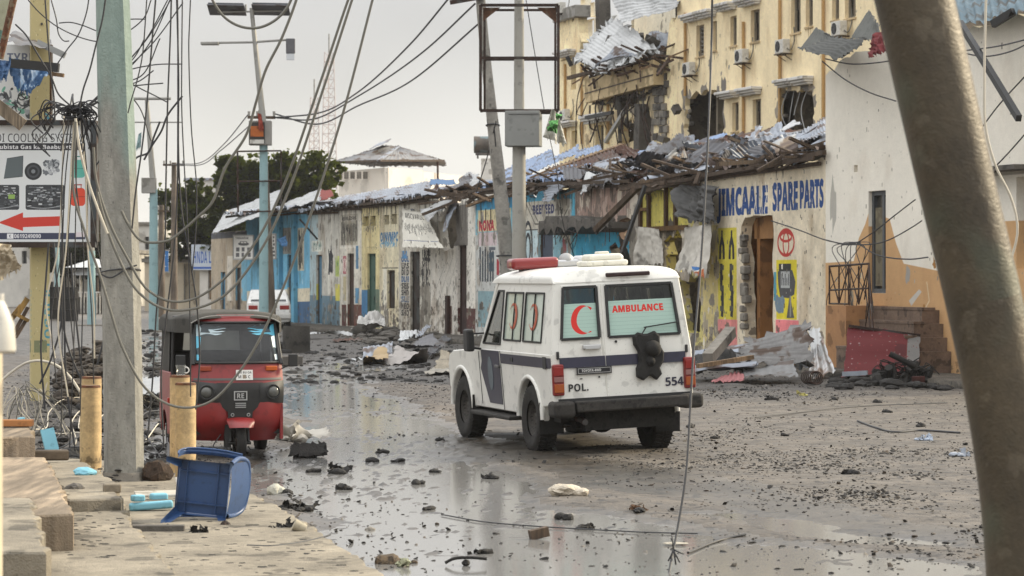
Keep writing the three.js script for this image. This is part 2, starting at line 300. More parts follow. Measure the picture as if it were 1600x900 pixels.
// the raised stone footway and broken steps in the near left corner
function slab(name, pts, h, m, seedN, drop = 0.35) {
seed(seedN);
const q = []; for (let i = 0; i < pts.length; i++) { const a = G(...pts[i], h), b = G(...pts[(i + 1) % pts.length], h), n = Math.max(2, Math.round(a.distanceTo(b) / 0.12)); for (let k = 0; k < n; k++) { const t = k / n, j = 0.03; q.push([mix(a.x, b.x, t) + (k ? rr(-j, j) : 0), -mix(a.z, b.z, t) + (k ? rr(-j, j) : 0)]); } }
const g = poly(q, drop, [], 0.012); g.rotateX(-Math.PI / 2); g.translate(0, h - drop, 0);
return struct(name, g, m);
}
{
const top = mat(C(0.35, 0.315, 0.255), { t: 'concrete', k: 0.5, b: 0.012, r: 0.95 }), pale = mat(C(0.52, 0.49, 0.42), { t: 'wood', k: 0.5, b: 0.012, r: 0.95 });
slab('pavement', [[60, 716], [150, 720], [215, 733], [262, 742], [330, 752], [384, 770], [430, 793], [470, 816], [540, 862], [600, 905], [700, 990], [-300, 990], [-300, 716]], 0.25, top, 3);
slab('pavement', [[113, 784], [150, 781], [187, 783], [200, 815], [237, 861], [275, 905], [320, 980], [-280, 980], [-280, 790]], 0.35, top, 5);
slab('pavement', [[72, 724], [128, 724], [152, 738], [176, 757], [187, 781], [110, 783], [95, 760]], 0.44, top, 7);
slab('pavement', [[-200, 715], [69, 717], [88, 752], [111, 806], [46, 808], [46, 780], [-200, 780]], 0.58, pale, 9, 0.3);
slab('pavement', [[-200, 779], [46, 781], [58, 822], [69, 866], [-200, 862]], 0.60, top, 11, 0.3);
slab('pavement', [[-200, 668], [45, 667], [52, 684], [-200, 690]], 0.74, pale, 13, 0.4);
}

// ---------------------------------------------------------------- shop fronts
const Q = (px, py, D = 0) => P(px, py, W(px, D).d);
function jag(pts, amp, step, sd) {                  // an outline with rough edges
seed(sd); const q = [];
for (let i = 0; i < pts.length; i++) { const a = pts[i], b = pts[(i + 1) % pts.length], n = Math.max(1, Math.round(Math.hypot(b[0] - a[0], b[1] - a[1]) / step)); for (let k = 0; k < n; k++) { const t = k / n; q.push([mix(a[0], b[0], t) + rr(-amp, amp), mix(a[1], b[1], t) + rr(-amp, amp)]); } }
return q;
}
const GREYS = ['#8b867d', '#9a958b', '#7b766d', '#a8a196'];
function painter(c, w, h, ppm, F) {
const o = { c, w, h, F };
o.rect = (a, y0, b, y1, col) => { c.fillStyle = col; const x0 = F.x(a), x1 = F.x(b), m = (a + b) / 2, ya = F.y(m, y0), yb = F.y(m, y1); c.fillRect(x0, Math.min(ya, yb), x1 - x0, Math.abs(yb - ya)); };
o.quad = (pts, col) => { c.fillStyle = col; c.beginPath(); pts.forEach(([a, y], i) => i ? c.lineTo(F.x(a), F.y(a, y)) : c.moveTo(F.x(a), F.y(a, y))); c.fill(); };
o.line = (pts, col, lw) => { c.strokeStyle = col; c.lineWidth = lw; c.lineJoin = 'round'; c.beginPath(); pts.forEach(([a, y], i) => i ? c.lineTo(F.x(a), F.y(a, y)) : c.moveTo(F.x(a), F.y(a, y))); c.stroke(); };
o.text = (s, a, y0, b, y1, col, font = 'bold 100px sans-serif') => {           // lettering fitted to a box
const x0 = F.x(a), x1 = F.x(b), m = (a + b) / 2, yb = F.y(m, y1), yt = F.y(m, y0);
c.save(); c.translate(x0, yb); c.scale(1, -1); c.font = font; const tw = c.measureText(s).width; c.scale((x1 - x0) / tw, (yt - yb) / 74); c.fillStyle = col; c.textBaseline = 'alphabetic'; c.fillText(s, 0, 0); c.strokeStyle = col; c.lineWidth = o.bold ?? 7; c.strokeText(s, 0, 0); c.restore();
};
o.blob = (x, y, r, ry, col, n = 14) => { c.fillStyle = col; c.beginPath(); for (let i = 0; i < n; i++) { const t = i / n * 6.283, k = rr(0.5, 1.25); c.lineTo(x + Math.cos(t) * r * k, y + Math.sin(t) * ry * k); } c.fill(); };
o.peel = (n, a, y0, b, y1, smin, smax, cols = GREYS) => { const x0 = F.x(a), x1 = F.x(b), m = (a + b) / 2, ya = F.y(m, y1), yb = F.y(m, y0); for (let i = 0; i < n; i++) { const r = smin * 0.7 + (smax - smin) * 0.62 * Math.pow(rnd(), 3); o.blob(rr(x0, x1), rr(ya, yb), r, r * rr(0.7, 2.2), cols[(rnd() * cols.length) | 0], 10 + (rnd() * 10 | 0)); } };
o.scrawl = (a, y0, b, y1, col, n, lw = 0.05) => { const x0 = F.x(a), x1 = F.x(b), m = (a + b) / 2, ya = F.y(m, y1), yb = F.y(m, y0); c.strokeStyle = col; c.lineCap = 'round'; for (let i = 0; i < n; i++) { c.lineWidth = lw * rr(0.6, 1.5); const cx = mix(x0, x1, (i + 0.5) / n), hh = (yb - ya); c.beginPath(); c.moveTo(cx, ya + hh * rr(0, 0.2)); if (rnd() < 0.4) c.lineTo(cx + rr(-1, 1) * (x1 - x0) / n, ya + hh * rr(0.4, 0.6)); c.lineTo(cx, yb - hh * rr(0, 0.2)); if (rnd() < 0.5) c.lineTo(cx + (x1 - x0) / n * 0.6, yb - hh * rr(0.2, 0.6)); c.stroke(); } };
o.word = (a, y0, b, y1, col, n) => { let s = ''; const L = 'HNOAIMLSEBD'; for (let i = 0; i < n; i++) s += L[(rnd() * L.length) | 0]; o.text(s, a, y0, b, y1, col); };
o.streak = (n, top, len, col = '#4b463e') => { for (let i = 0; i < n; i++) { const x = rr(0, w), l = len * Math.pow(rnd(), 2), ww = rr(0.02, 0.14); c.fillStyle = col; c.globalAlpha = rr(0.25, 0.8); c.beginPath(); c.moveTo(x - ww, top); for (let k = 1; k < 6; k++) c.lineTo(x - ww * (1 - k / 6) * rr(0.5, 1.1), top - l * k / 6); c.lineTo(x, top - l); for (let k = 5; k > 0; k--) c.lineTo(x + ww * (1 - k / 6) * rr(0.5, 1.1), top - l * k / 6); c.lineTo(x + ww, top); c.fill(); } c.globalAlpha = 1; };
o.splash = (n, y1, cols = ['#5b5247', '#6d6457', '#4a4239', '#7d7468']) => { for (let i = 0; i < n; i++) { const r = rr(0.02, 0.16) * rnd() + 0.01; c.globalAlpha = rr(0.4, 0.9); o.blob(rr(0, w), y1 * Math.pow(rnd(), 2), r * rr(1, 2), r, cols[(rnd() * cols.length) | 0]); } c.globalAlpha = 1; };
o.specks = (n, cols = ['#4a4540', '#8d877c', '#6b655c']) => { for (let i = 0; i < n; i++) { c.fillStyle = cols[(rnd() * cols.length) | 0]; const s = rr(0.01, 0.05); c.fillRect(rr(0, w), rr(0, h), s, s * rr(0.5, 2.5)); } };
return o;
}
function paintTex(w, h, ppm, F, draw, sd, dirt = 1) {
const cw = Math.min(2048, Math.round(w * ppm)), ch = Math.min(2048, Math.round(h * ppm));
return canvasTex(cw, ch, (c) => {
seed(sd); c.setTransform(cw / w, 0, 0, -ch / h, 0, ch); draw(painter(c, w, h, ppm, F));
const im = c.getImageData(0, 0, cw, ch), d = im.data;
for (let y = 0; y < ch; y++) for (let x = 0; x < cw; x++) { const o = (y * cw + x) * 4, u = x / cw * w, v = y / ch * h, k = 0.98 + 0.2 * dirt * (fbm(u * 2.2 + sd, v * 1.2, 4) - 0.3) + 0.13 * (0.3 + 0.7 * dirt) * (hash(x, y, sd) - 0.5) + 0.15 * dirt * (fbm(u * 9 + sd, v * 9, 3) - 0.5), st = sst(0.58, 0.78, fbm(u * 1.6 + 40 + sd, v * 0.7, 4)) * 0.12 * dirt; for (let q = 0; q < 3; q++) d[o + q] *= k - st * (1 + q * 0.25); }
c.putImageData(im, 0, 0);
});
}
// one building front: wall with openings, its own paint, rooms behind
function front(name, label, pL, pR, o) {
const D = o.D ?? 0, sL = S(pL, D), sR = S(pR, D), w = sR - sL, th = o.th ?? 0.28;
const F = { x: (px) => S(px, D) - sL, y: (px, py) => Hh(px, py, D) };
const g = thing(name, label, o.cat ?? 'shop', onW(sL, 0, D), ROT);
const top = o.top ? o.top.map(([a, y]) => [F.x(a), F.y(a, y)]) : [[0, o.h], [w, o.h]];
const h = Math.max(...top.map((p) => p[1])) + 0.05;
const edge = []; seed(o.sd ?? 1);
for (let i = 0; i < top.length - 1; i++) { const a = top[i], b = top[i + 1], n = Math.max(1, Math.round((b[0] - a[0]) / 0.25)); for (let k = 0; k < n; k++) edge.push([mix(a[0], b[0], k / n), mix(a[1], b[1], k / n) + (i + k ? rr(-1, 0.3) * (o.rag ?? 0.08) : 0)]); }
edge.push(top[top.length - 1]);
const rects = (o.holes ?? []).map(([a, b, y0, y1]) => { const x0 = F.x(a), x1 = F.x(b), m = (a + b) / 2; return [[x0, y1 === 0 ? 0.16 : F.y(m, y1)], [x1, y1 === 0 ? 0.16 : F.y(m, y1)], [x1, F.y(m, y0)], [x0, F.y(m, y0)]]; });
const rough = (o.broken ?? []).map((pts, i) => jag(pts.map(([a, y]) => [F.x(a), F.y(a, y)]), o.bamp ?? 0.1, 0.3, (o.sd ?? 1) + i));
const geo = poly([[0, -0.1], [w, -0.1], ...edge.reverse()], th, [...rects, ...rough]); geo.translate(0, 0, -th);
let m = o.m;
if (o.paint) { const t = paintTex(w, h, o.ppm ?? 110, F, o.paint, o.sd ?? 1, o.dirt); t.repeat.set(1 / w, 1 / h); m = new THREE.MeshStandardMaterial({ map: t, roughness: 0.92, bumpMap: rep(T.grain, 2), bumpScale: 0.005, side: THREE.DoubleSide }); }
mesh('wall', geo, m, g);
const rd = o.depth ?? 5, ch = (o.ceil ?? h - 0.5);
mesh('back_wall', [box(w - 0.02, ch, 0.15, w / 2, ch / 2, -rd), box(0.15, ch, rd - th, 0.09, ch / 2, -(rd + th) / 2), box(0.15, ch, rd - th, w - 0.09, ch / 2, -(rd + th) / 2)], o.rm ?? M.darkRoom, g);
return { g, F, w, h, sL, D, th };
}
function door(f, a, b, y0, m, o = {}) {             // a plank door with frame and handle, set back in its opening
const x0 = f.F.x(a), x1 = f.F.x(b), mm = (a + b) / 2, yb = 0.17, yt = f.F.y(mm, y0), z = -(o.in ?? 0.14), w = x1 - x0, h = yt - yb, e = 0.05;
const d = mesh('door', rbox(w - 2 * e, h - e, 0.04, 0.008, (x0 + x1) / 2, (yb + yt - e) / 2, z), m, f.g);
const kids = [];
if (o.panels !== 0) for (let i = 0; i < 3; i++) kids.push(rbox(w - 0.26, h / 3 - 0.18, 0.03, 0.008, (x0 + x1) / 2, yb + h / 6 + i * (h - e) / 3, z + 0.022));
kids.push(box(0.03, h - e, 0.016, (x0 + x1) / 2, (yb + yt) / 2, z + 0.03));
mesh('door_panel', kids, m, d);
mesh('frame', [box(e, h, 0.1, x0 + e / 2 + 0.002, (yb + yt) / 2, z + 0.01), box(e, h, 0.1, x1 - e / 2 - 0.002, (yb + yt) / 2, z + 0.01), box(w - 2 * e, e, 0.1, (x0 + x1) / 2, yt - e / 2 - 0.002, z + 0.01)], o.fm ?? M.wood, d);
mesh('handle', [cyl(0.012, 0.012, 0.12, 8, x0 + w * 0.58, yb + 1.05, z + 0.06), box(0.03, 0.02, 0.04, x0 + w * 0.58, yb + 1.0, z + 0.04), box(0.03, 0.02, 0.04, x0 + w * 0.58, yb + 1.1, z + 0.04)], M.steel, d);
return d;
}
// a metal sheet hung between four corners, ribbed along one way
function sheetGeo(q, o = {}) {
const [a, b, c, d] = q, lu = (a.distanceTo(b) + d.distanceTo(c)) / 2, lv = (a.distanceTo(d) + b.distanceTo(c)) / 2, along = o.corr ?? 'u', pitch = o.pitch ?? 0.16, amp = o.amp ?? 0.022, cr = o.crumple ?? 0.06, sd = o.sd ?? 1;
const ribs = Math.max(2, Math.round((along === 'u' ? lu : lv) / pitch)), nu = along === 'u' ? ribs * 4 : Math.max(8, Math.round(lu / 0.2)), nv = along === 'v' ? ribs * 4 : Math.max(8, Math.round(lv / 0.2));
const n = b.clone().sub(a).cross(d.clone().sub(a)).normalize(); if (n.y < 0) n.negate();
const g = grid(Math.min(nu, 220), Math.min(nv, 220), (u, v) => {
const p = a.clone().multiplyScalar((1 - u) * (1 - v)).addScaledVector(b, u * (1 - v)).addScaledVector(c, u * v).addScaledVector(d, (1 - u) * v);
const ph = (along === 'u' ? u : v) * ribs * Math.PI * 2, e = Math.min(u, 1 - u, v, 1 - v) < 0.001 ? (o.torn ?? 0.03) : 0;
const k = fbm(u * lu * 0.9 + sd * 3.1, v * lv * 0.9 + sd, 3) - 0.5, big = (o.sag ?? 0) * (4 * u * (1 - u)) ;
p.addScaledVector(n, Math.sin(ph) * amp + k * cr * 2 - big);
if (e) { p.x += (hash(Math.round(u * 60), Math.round(v * 60), sd) - 0.5) * e * 2; p.y += (hash(Math.round(u * 60), Math.round(v * 60), sd + 9) - 0.5) * e * 2; }
return p;
});
const uv = g.attributes.uv; for (let i = 0; i < uv.count; i++) uv.setXY(i, uv.getX(i) * lu + sd * 0.37, uv.getY(i) * lv + sd * 0.71);
return g;
}
let shN = 0;
function sheet(label, q, m, o = {}) { const t = thing(o.name ?? 'roof_sheet', label, o.cat ?? 'metal sheet', q[0].clone(), 0, o.group); const g = sheetGeo(q, { sd: ++shN, ...o }); g.translate(-q[0].x, -q[0].y, -q[0].z); mesh('panel', g, m, t, false); return t; }

const greenDoor = mat(X('#33564a'), { t: 'grime', k: 1, r: 0.7 }), greyDoor = mat(X('#5d625e'), { t: 'rust', k: 0.7, r: 0.8 }), brownDoor = mat(X('#5b4438'), { t: 'wood', k: 1, r: 0.8 }), maroonDoor = mat(X('#4a2d28'), { t: 'wood', k: 1, r: 0.75 }), blueDoor = mat(X('#3f6f8c'), { t: 'grime', k: 1, r: 0.7 }), navyDoor = mat(X('#39455a'), { t: 'grime', k: 1, r: 0.6 });

// 1 blue corner shop
const f1 = front('corner_shop', 'light blue shop with navy base and cream band at the far end of the row', 384, 484, { h: 4.75, sd: 21, holes: [[449, 457, 398, 0]], ppm: 90,
paint: (p) => { const { c, w, h } = p; c.fillStyle = '#74b4d2'; c.fillRect(0, 0, w, h); p.quad([[384, 455], [484, 450], [484, 472], [384, 474]], '#d9cfb6'); p.quad([[384, 474], [484, 471], [484, 520], [384, 520]], '#3f5f80'); p.rect(439, 356, 455, 397, '#8d8c86'); p.scrawl(440, 360, 454, 394, '#5a5650', 8, 0.09); p.rect(465, 356, 475, 423, '#cfc8b2'); p.scrawl(466, 358, 474, 421, '#2c2a28', 7, 0.1); p.peel(30, 384, 330, 484, 510, 0.03, 0.25, ['#9cc6d8', '#8f9a9c', '#5f8fb0']); p.streak(20, h - 0.1, 1.2); p.splash(160, 0.9); p.specks(150); } });
door(f1, 449, 457, 398, blueDoor);
mesh('pilaster', [box(0.5, 4.5, 0.16, f1.F.x(463), 2.25, 0.081), box(0.5, 4.5, 0.16, f1.F.x(440), 2.25, 0.081)], mat(X('#6aaed0'), { t: 'plaster', k: 0.4, r: 0.9 }), f1.g);
// 2 pale shop with a blue door
const f2 = front('shop', 'narrow pale shop with a white sign over a blue door beside the light blue shop', 484, 531, { h: 4.55, sd: 22, holes: [[494, 503, 398, 0]], ppm: 110,
paint: (p) => { const { c, w, h } = p; c.fillStyle = '#b7b4aa'; c.fillRect(0, 0, w, h); p.rect(484, 332, 497, 520, '#a9bcc0'); p.rect(487, 376, 503, 393, '#d3d6cc'); p.scrawl(488, 379, 502, 391, '#5d7d78', 9, 0.05); p.rect(484, 462, 531, 512, '#68808c'); p.rect(512, 390, 521, 460, '#c9c6bb'); p.scrawl(513, 392, 520, 428, '#26262a', 6, 0.12); p.rect(524, 400, 530, 432, '#b8c268'); p.rect(524, 444, 531, 470, '#c8bf58'); p.scrawl(524, 404, 530, 430, '#3f6b4c', 4, 0.06); p.peel(80, 484, 330, 531, 512, 0.03, 0.28); p.streak(26, h - 0.1, 1.5); p.splash(120, 1.0); p.specks(200); } });
door(f2, 494, 503, 398, blueDoor);
// 3 white shop with the board
const f3 = front('shop', 'white shop with a big board of faded black lettering over a brown door', 531, 565, { h: 4.6, sd: 23, holes: [[543, 553, 396, 0]], ppm: 120,
paint: (p) => { const { c, w, h } = p; c.fillStyle = '#cdc8bb'; c.fillRect(0, 0, w, h); p.rect(532, 335, 559, 383, '#aaa595'); p.rect(533, 337, 558, 345, '#c7c1b2'); p.word(534, 338, 557, 344, '#45413b', 11); p.scrawl(533, 347, 558, 381, '#3f3b36', 15, 0.10); p.rect(531, 385, 559, 388, '#d8d4c8'); p.rect(536, 400, 541, 428, '#a95a62'); p.rect(536, 432, 541, 470, '#bcb08e'); p.scrawl(536, 402, 541, 426, '#ece6da', 4, 0.05); p.rect(534, 476, 541, 510, '#5a332d'); p.rect(553, 476, 565, 512, '#6b4438'); p.rect(556, 384, 560, 420, '#4d7592'); p.rect(555, 450, 561, 474, '#5b8fb2'); p.peel(70, 531, 330, 565, 512, 0.03, 0.2); p.streak(30, h - 0.1, 1.2); p.splash(90, 0.8); p.specks(160); } });
door(f3, 543, 553, 396, brownDoor);
// 4 cream shop with green door
const f4 = front('shop', 'cream yellow shop with a dark green door and two small square openings above', 565, 593, { h: 4.62, sd: 24, holes: [[574, 587, 396, 0], [567, 576, 338, 353], [579, 587, 337, 353]], ppm: 130,
paint: (p) => { const { c, w, h } = p; c.fillStyle = '#cfc292'; c.fillRect(0, 0, w, h); p.rect(565, 453, 575, 512, '#41759c'); p.rect(587, 452, 593, 512, '#6a7d6c'); p.scrawl(570, 385, 588, 391, '#6b6656', 9, 0.02); p.peel(60, 565, 322, 593, 362, 0.03, 0.2, ['#5a564d', '#8b867a', '#b6ae93']); p.peel(40, 565, 360, 593, 512, 0.02, 0.12); p.streak(30, h - 0.1, 1.0, '#3c372f'); p.splash(80, 0.7); p.specks(100); } });
door(f4, 574, 587, 396, greenDoor, { fm: greenDoor });
// 5 cream shop with blue lettering
const f5 = front('shop', 'cream shop with faded blue lettering and a small boarded grey opening', 593, 623, { h: 4.62, sd: 25, holes: [[605, 617, 422, 482], [600, 608, 336, 351], [611, 620, 334, 350]], ppm: 130,
paint: (p) => { const { c, w, h } = p; c.fillStyle = '#d2c9ac'; c.fillRect(0, 0, w, h); p.text('OJNVMPC', 594, 363, 622, 377, '#3f7098'); p.scrawl(595, 378, 621, 386, '#6d9ab4', 9, 0.07); p.rect(597, 418, 622, 419.5, '#4a463f'); p.rect(599, 420, 604, 500, '#dad5c4'); p.peel(70, 593, 455, 623, 515, 0.04, 0.3); p.peel(50, 593, 322, 623, 460, 0.02, 0.12, ['#8b8577', '#b9b09a', '#6b655a']); p.streak(34, h - 0.1, 1.1, '#3c372f'); p.splash(100, 1.0); p.specks(150); } });
{ const d = door(f5, 605, 617, 422, greyDoor, { panels: 0 }); d.scale.y = 1; }
// 6 lettered shop with the dark door
const f6 = front('shop', 'grey white shop covered in black painted lettering around a tall grey green door', 623, 673, { h: 4.6, sd: 26, holes: [[641, 656, 393, 0]], ppm: 120,
paint: (p) => { const { c, w, h } = p; c.fillStyle = '#bdb8ab'; c.fillRect(0, 0, w, h); for (let i = 0; i < 9; i++) p.word(627, 400 + i * 10.5, 639, 409 + i * 10.5, i % 3 ? '#2b2a2c' : '#31567e', 3); p.rect(628, 392, 636, 404, '#4f86b4'); for (let i = 0; i < 9; i++) p.scrawl(659, 392 + i * 10, 671, 400 + i * 10, '#2c2a2a', 4, 0.12);  p.peel(160, 623, 330, 673, 515, 0.03, 0.3); p.peel(40, 657, 450, 673, 515, 0.1, 0.5, ['#7b756a', '#8d877b']); p.streak(30, h - 0.1, 1.4); p.splash(150, 1.1); p.specks(300); } });
door(f6, 641, 656, 393, greyDoor, { fm: greyDoor });
// 7 white shop with a maroon door and torn roof
const f7 = front('shop', 'white shop with a tall maroon door and a dark torn gap under its roof', 673, 743, { sd: 27, top: [[673, 325], [690, 330], [715, 312], [743, 312]], rag: 0.2, holes: [[715, 729, 383, 0]], broken: [[[684, 345], [712, 322], [714, 380], [704, 388], [690, 388]]], ppm: 100,
paint: (p) => { const { c, w, h } = p; c.fillStyle = '#cfcac0'; c.fillRect(0, 0, w, h); p.rect(706, 320, 732, 384, '#77726c'); p.rect(731, 318, 742, 520, '#d8d4ca'); p.rect(728, 482, 743, 520, '#56332f'); p.rect(698, 478, 706, 520, '#5b4038'); for (let i = 0; i < 5; i++) p.line([[675 + i * 8, 470 + i * 6], [700 + i * 8, 400]], '#8b867c', 0.02); p.peel(90, 673, 440, 743, 518, 0.04, 0.35); p.peel(60, 673, 330, 743, 450, 0.02, 0.2); p.streak(30, h - 0.1, 1.4); p.splash(200, 1.0); p.specks(250); } });
door(f7, 715, 729, 383, maroonDoor, { fm: maroonDoor });
mesh('post', box(0.28, 1.35, 0.1, f7.F.x(702), 0.72, 0.06), mat(X('#4c332c'), { t: 'wood', k: 1 }), f7.g);
// 8 blue painted shop behind the leaning pole
const f8 = front('shop', 'shop front with blue top and red and cream mural panel behind the leaning pole', 743, 820, { sd: 28, top: [[743, 314], [770, 308], [800, 300], [820, 298]], rag: 0.15, holes: [[787, 798, 365, 0]], ppm: 110,
paint: (p) => { const { c, w, h } = p; c.fillStyle = '#b9bab6'; c.fillRect(0, 0, w, h); p.rect(743, 300, 806, 328, '#3f93bd'); p.rect(743, 326, 806, 366, '#7fb4c4'); p.rect(747, 327, 798, 361, '#d6c9a0'); for (const x of [751, 758, 766, 785, 793]) p.rect(x, 326, x + 1.6, 350, '#28241f'); p.text('NONA', 748, 344, 772, 360, '#a8263a'); p.text('NA', 782, 344, 797, 359, '#a8263a'); p.rect(747, 363, 776, 384, '#c2b2b4'); for (let i = 0; i < 6; i++) p.rect(749 + i * 4, 386 + (i % 2) * 6, 751.5 + i * 4, 440, '#3c4147'); p.rect(764, 394, 772, 424, '#3c4c56'); p.rect(764, 386, 774, 391, '#5b6066'); p.rect(747, 455, 790, 512, '#7f9aa0'); p.rect(776, 405, 780, 430, '#9a2f38'); p.blob(p.F.x(812), p.F.y(812, 395), 0.45, 0.9, '#d9d4c6'); p.peel(130, 743, 330, 820, 512, 0.03, 0.25); p.streak(20, h - 0.1, 1); p.splash(160, 1.1); p.specks(300); } });
// 9 banner shop
const f9 = front('shop', 'pale shop with a painted white sign reading BEEREED over a navy door', 820, 893, { sd: 29, top: [[820, 305], [850, 298], [893, 290]], rag: 0.2, holes: [[841, 864, 362, 0]], ppm: 110,
paint: (p) => { const { c, w, h } = p; c.fillStyle = '#a9c5cb'; c.fillRect(0, 0, w, h); p.rect(820, 285, 893, 314, '#4f9dbb'); p.rect(820, 313, 891, 357, '#c3beb0'); p.text('BEEREED', 832, 320, 866, 334, '#3a3f66'); p.scrawl(869, 324, 880, 334, '#55524c', 4, 0.08); p.line([[821, 316], [836, 350], [874, 352], [889, 322]], '#6b675e', 0.05); p.line([[826, 316], [840, 345]], '#6b675e', 0.05); p.rect(820, 357, 893, 360, '#4b4a45'); p.rect(820, 360, 841, 470, '#b9ccd0'); c.strokeStyle = '#2f3236'; c.lineWidth = 0.12; c.beginPath(); c.ellipse(p.F.x(825), p.F.y(825, 388), 0.4, 0.75, 0, 0, 7); c.stroke(); c.beginPath(); c.ellipse(p.F.x(825), p.F.y(825, 388), 0.22, 0.4, 0, 0, 7); c.stroke(); p.rect(865, 364, 879, 470, '#8fbcc8'); p.rect(879, 370, 885, 400, '#a8696c'); p.quad([[866, 360], [891, 358], [891, 382]], '#d8d4c6'); p.peel(140, 820, 300, 893, 470, 0.03, 0.3); p.streak(26, h - 0.1, 1); p.splash(120, 1); p.specks(250); } });
door(f9, 841, 864, 362, navyDoor, { fm: M.wood });
// 10 ruined shop with a mauve parapet and turquoise wall
const f10 = front('ruined_shop', 'ruined shop with a stained mauve parapet above a turquoise wall', 893, 997, { sd: 30, top: [[893, 296], [905, 290], [940, 286], [997, 284]], rag: 0.22, broken: [[[962, 350], [972, 344], [985, 352], [984, 372], [970, 376]], [[955, 380], [975, 384], [985, 400], [985, 470], [962, 470], [950, 420]]], bamp: 0.16, ppm: 100,
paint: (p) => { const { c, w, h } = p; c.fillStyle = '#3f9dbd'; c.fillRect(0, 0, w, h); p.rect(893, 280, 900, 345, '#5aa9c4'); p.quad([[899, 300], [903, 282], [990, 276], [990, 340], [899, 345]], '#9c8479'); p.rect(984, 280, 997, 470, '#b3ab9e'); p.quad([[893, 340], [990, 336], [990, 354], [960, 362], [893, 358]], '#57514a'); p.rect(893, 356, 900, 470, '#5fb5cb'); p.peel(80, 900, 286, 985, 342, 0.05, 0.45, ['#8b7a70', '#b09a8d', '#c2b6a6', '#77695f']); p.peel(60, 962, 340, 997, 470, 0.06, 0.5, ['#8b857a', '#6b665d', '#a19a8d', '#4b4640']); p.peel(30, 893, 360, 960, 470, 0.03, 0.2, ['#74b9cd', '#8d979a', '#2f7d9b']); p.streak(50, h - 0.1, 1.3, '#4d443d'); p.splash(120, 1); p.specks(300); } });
// 11 yellow panel shop
const f11 = front('ruined_shop', 'ruined shop with a yellow boarded upper wall and broken masonry below', 997, 1098, { sd: 31, top: [[997, 296], [1030, 292], [1060, 286], [1098, 276]], rag: 0.2, broken: [[[1040, 372], [1060, 364], [1068, 380], [1064, 420], [1044, 424]], [[1060, 430], [1092, 436], [1094, 520], [1066, 520]]], bamp: 0.14, ppm: 100,
paint: (p) => { const { c, w, h } = p; c.fillStyle = '#a29a8c'; c.fillRect(0, 0, w, h); p.rect(1001, 280, 1076, 357, '#cabf62'); p.rect(1074, 345, 1098, 540, '#c9bd78'); p.peel(160, 1030, 358, 1098, 540, 0.05, 0.5, ['#8d857a', '#6f685e', '#b8ae9c', '#5b554c', '#cfc6b4']); p.peel(40, 1001, 290, 1076, 357, 0.02, 0.12, ['#a99d50', '#77704a', '#d9d0a0']); p.streak(30, h - 0.1, 1); p.splash(150, 1); p.specks(400); } });
for (const x of [1003, 1016, 1043, 1058]) mesh('stud', box(0.14, f11.F.y(x, 292) - f11.F.y(x, 356), 0.08, f11.F.x(x), (f11.F.y(x, 292) + f11.F.y(x, 356)) / 2, 0.045), mat(C(0.15, 0.085, 0.034), { key: 'stud', t: 'wood', k: 1 }), f11.g);
mesh('rail', [box(f11.F.x(1076) - f11.F.x(1000), 0.12, 0.07, f11.F.x(1038), f11.F.y(1038, 357), 0.06), box(f11.F.x(1016) - f11.F.x(1002), 0.08, 0.06, f11.F.x(1009), f11.F.y(1009, 327), 0.05)], mat(X('#8a6d3a'), { t: 'wood', k: 1 }), f11.g);
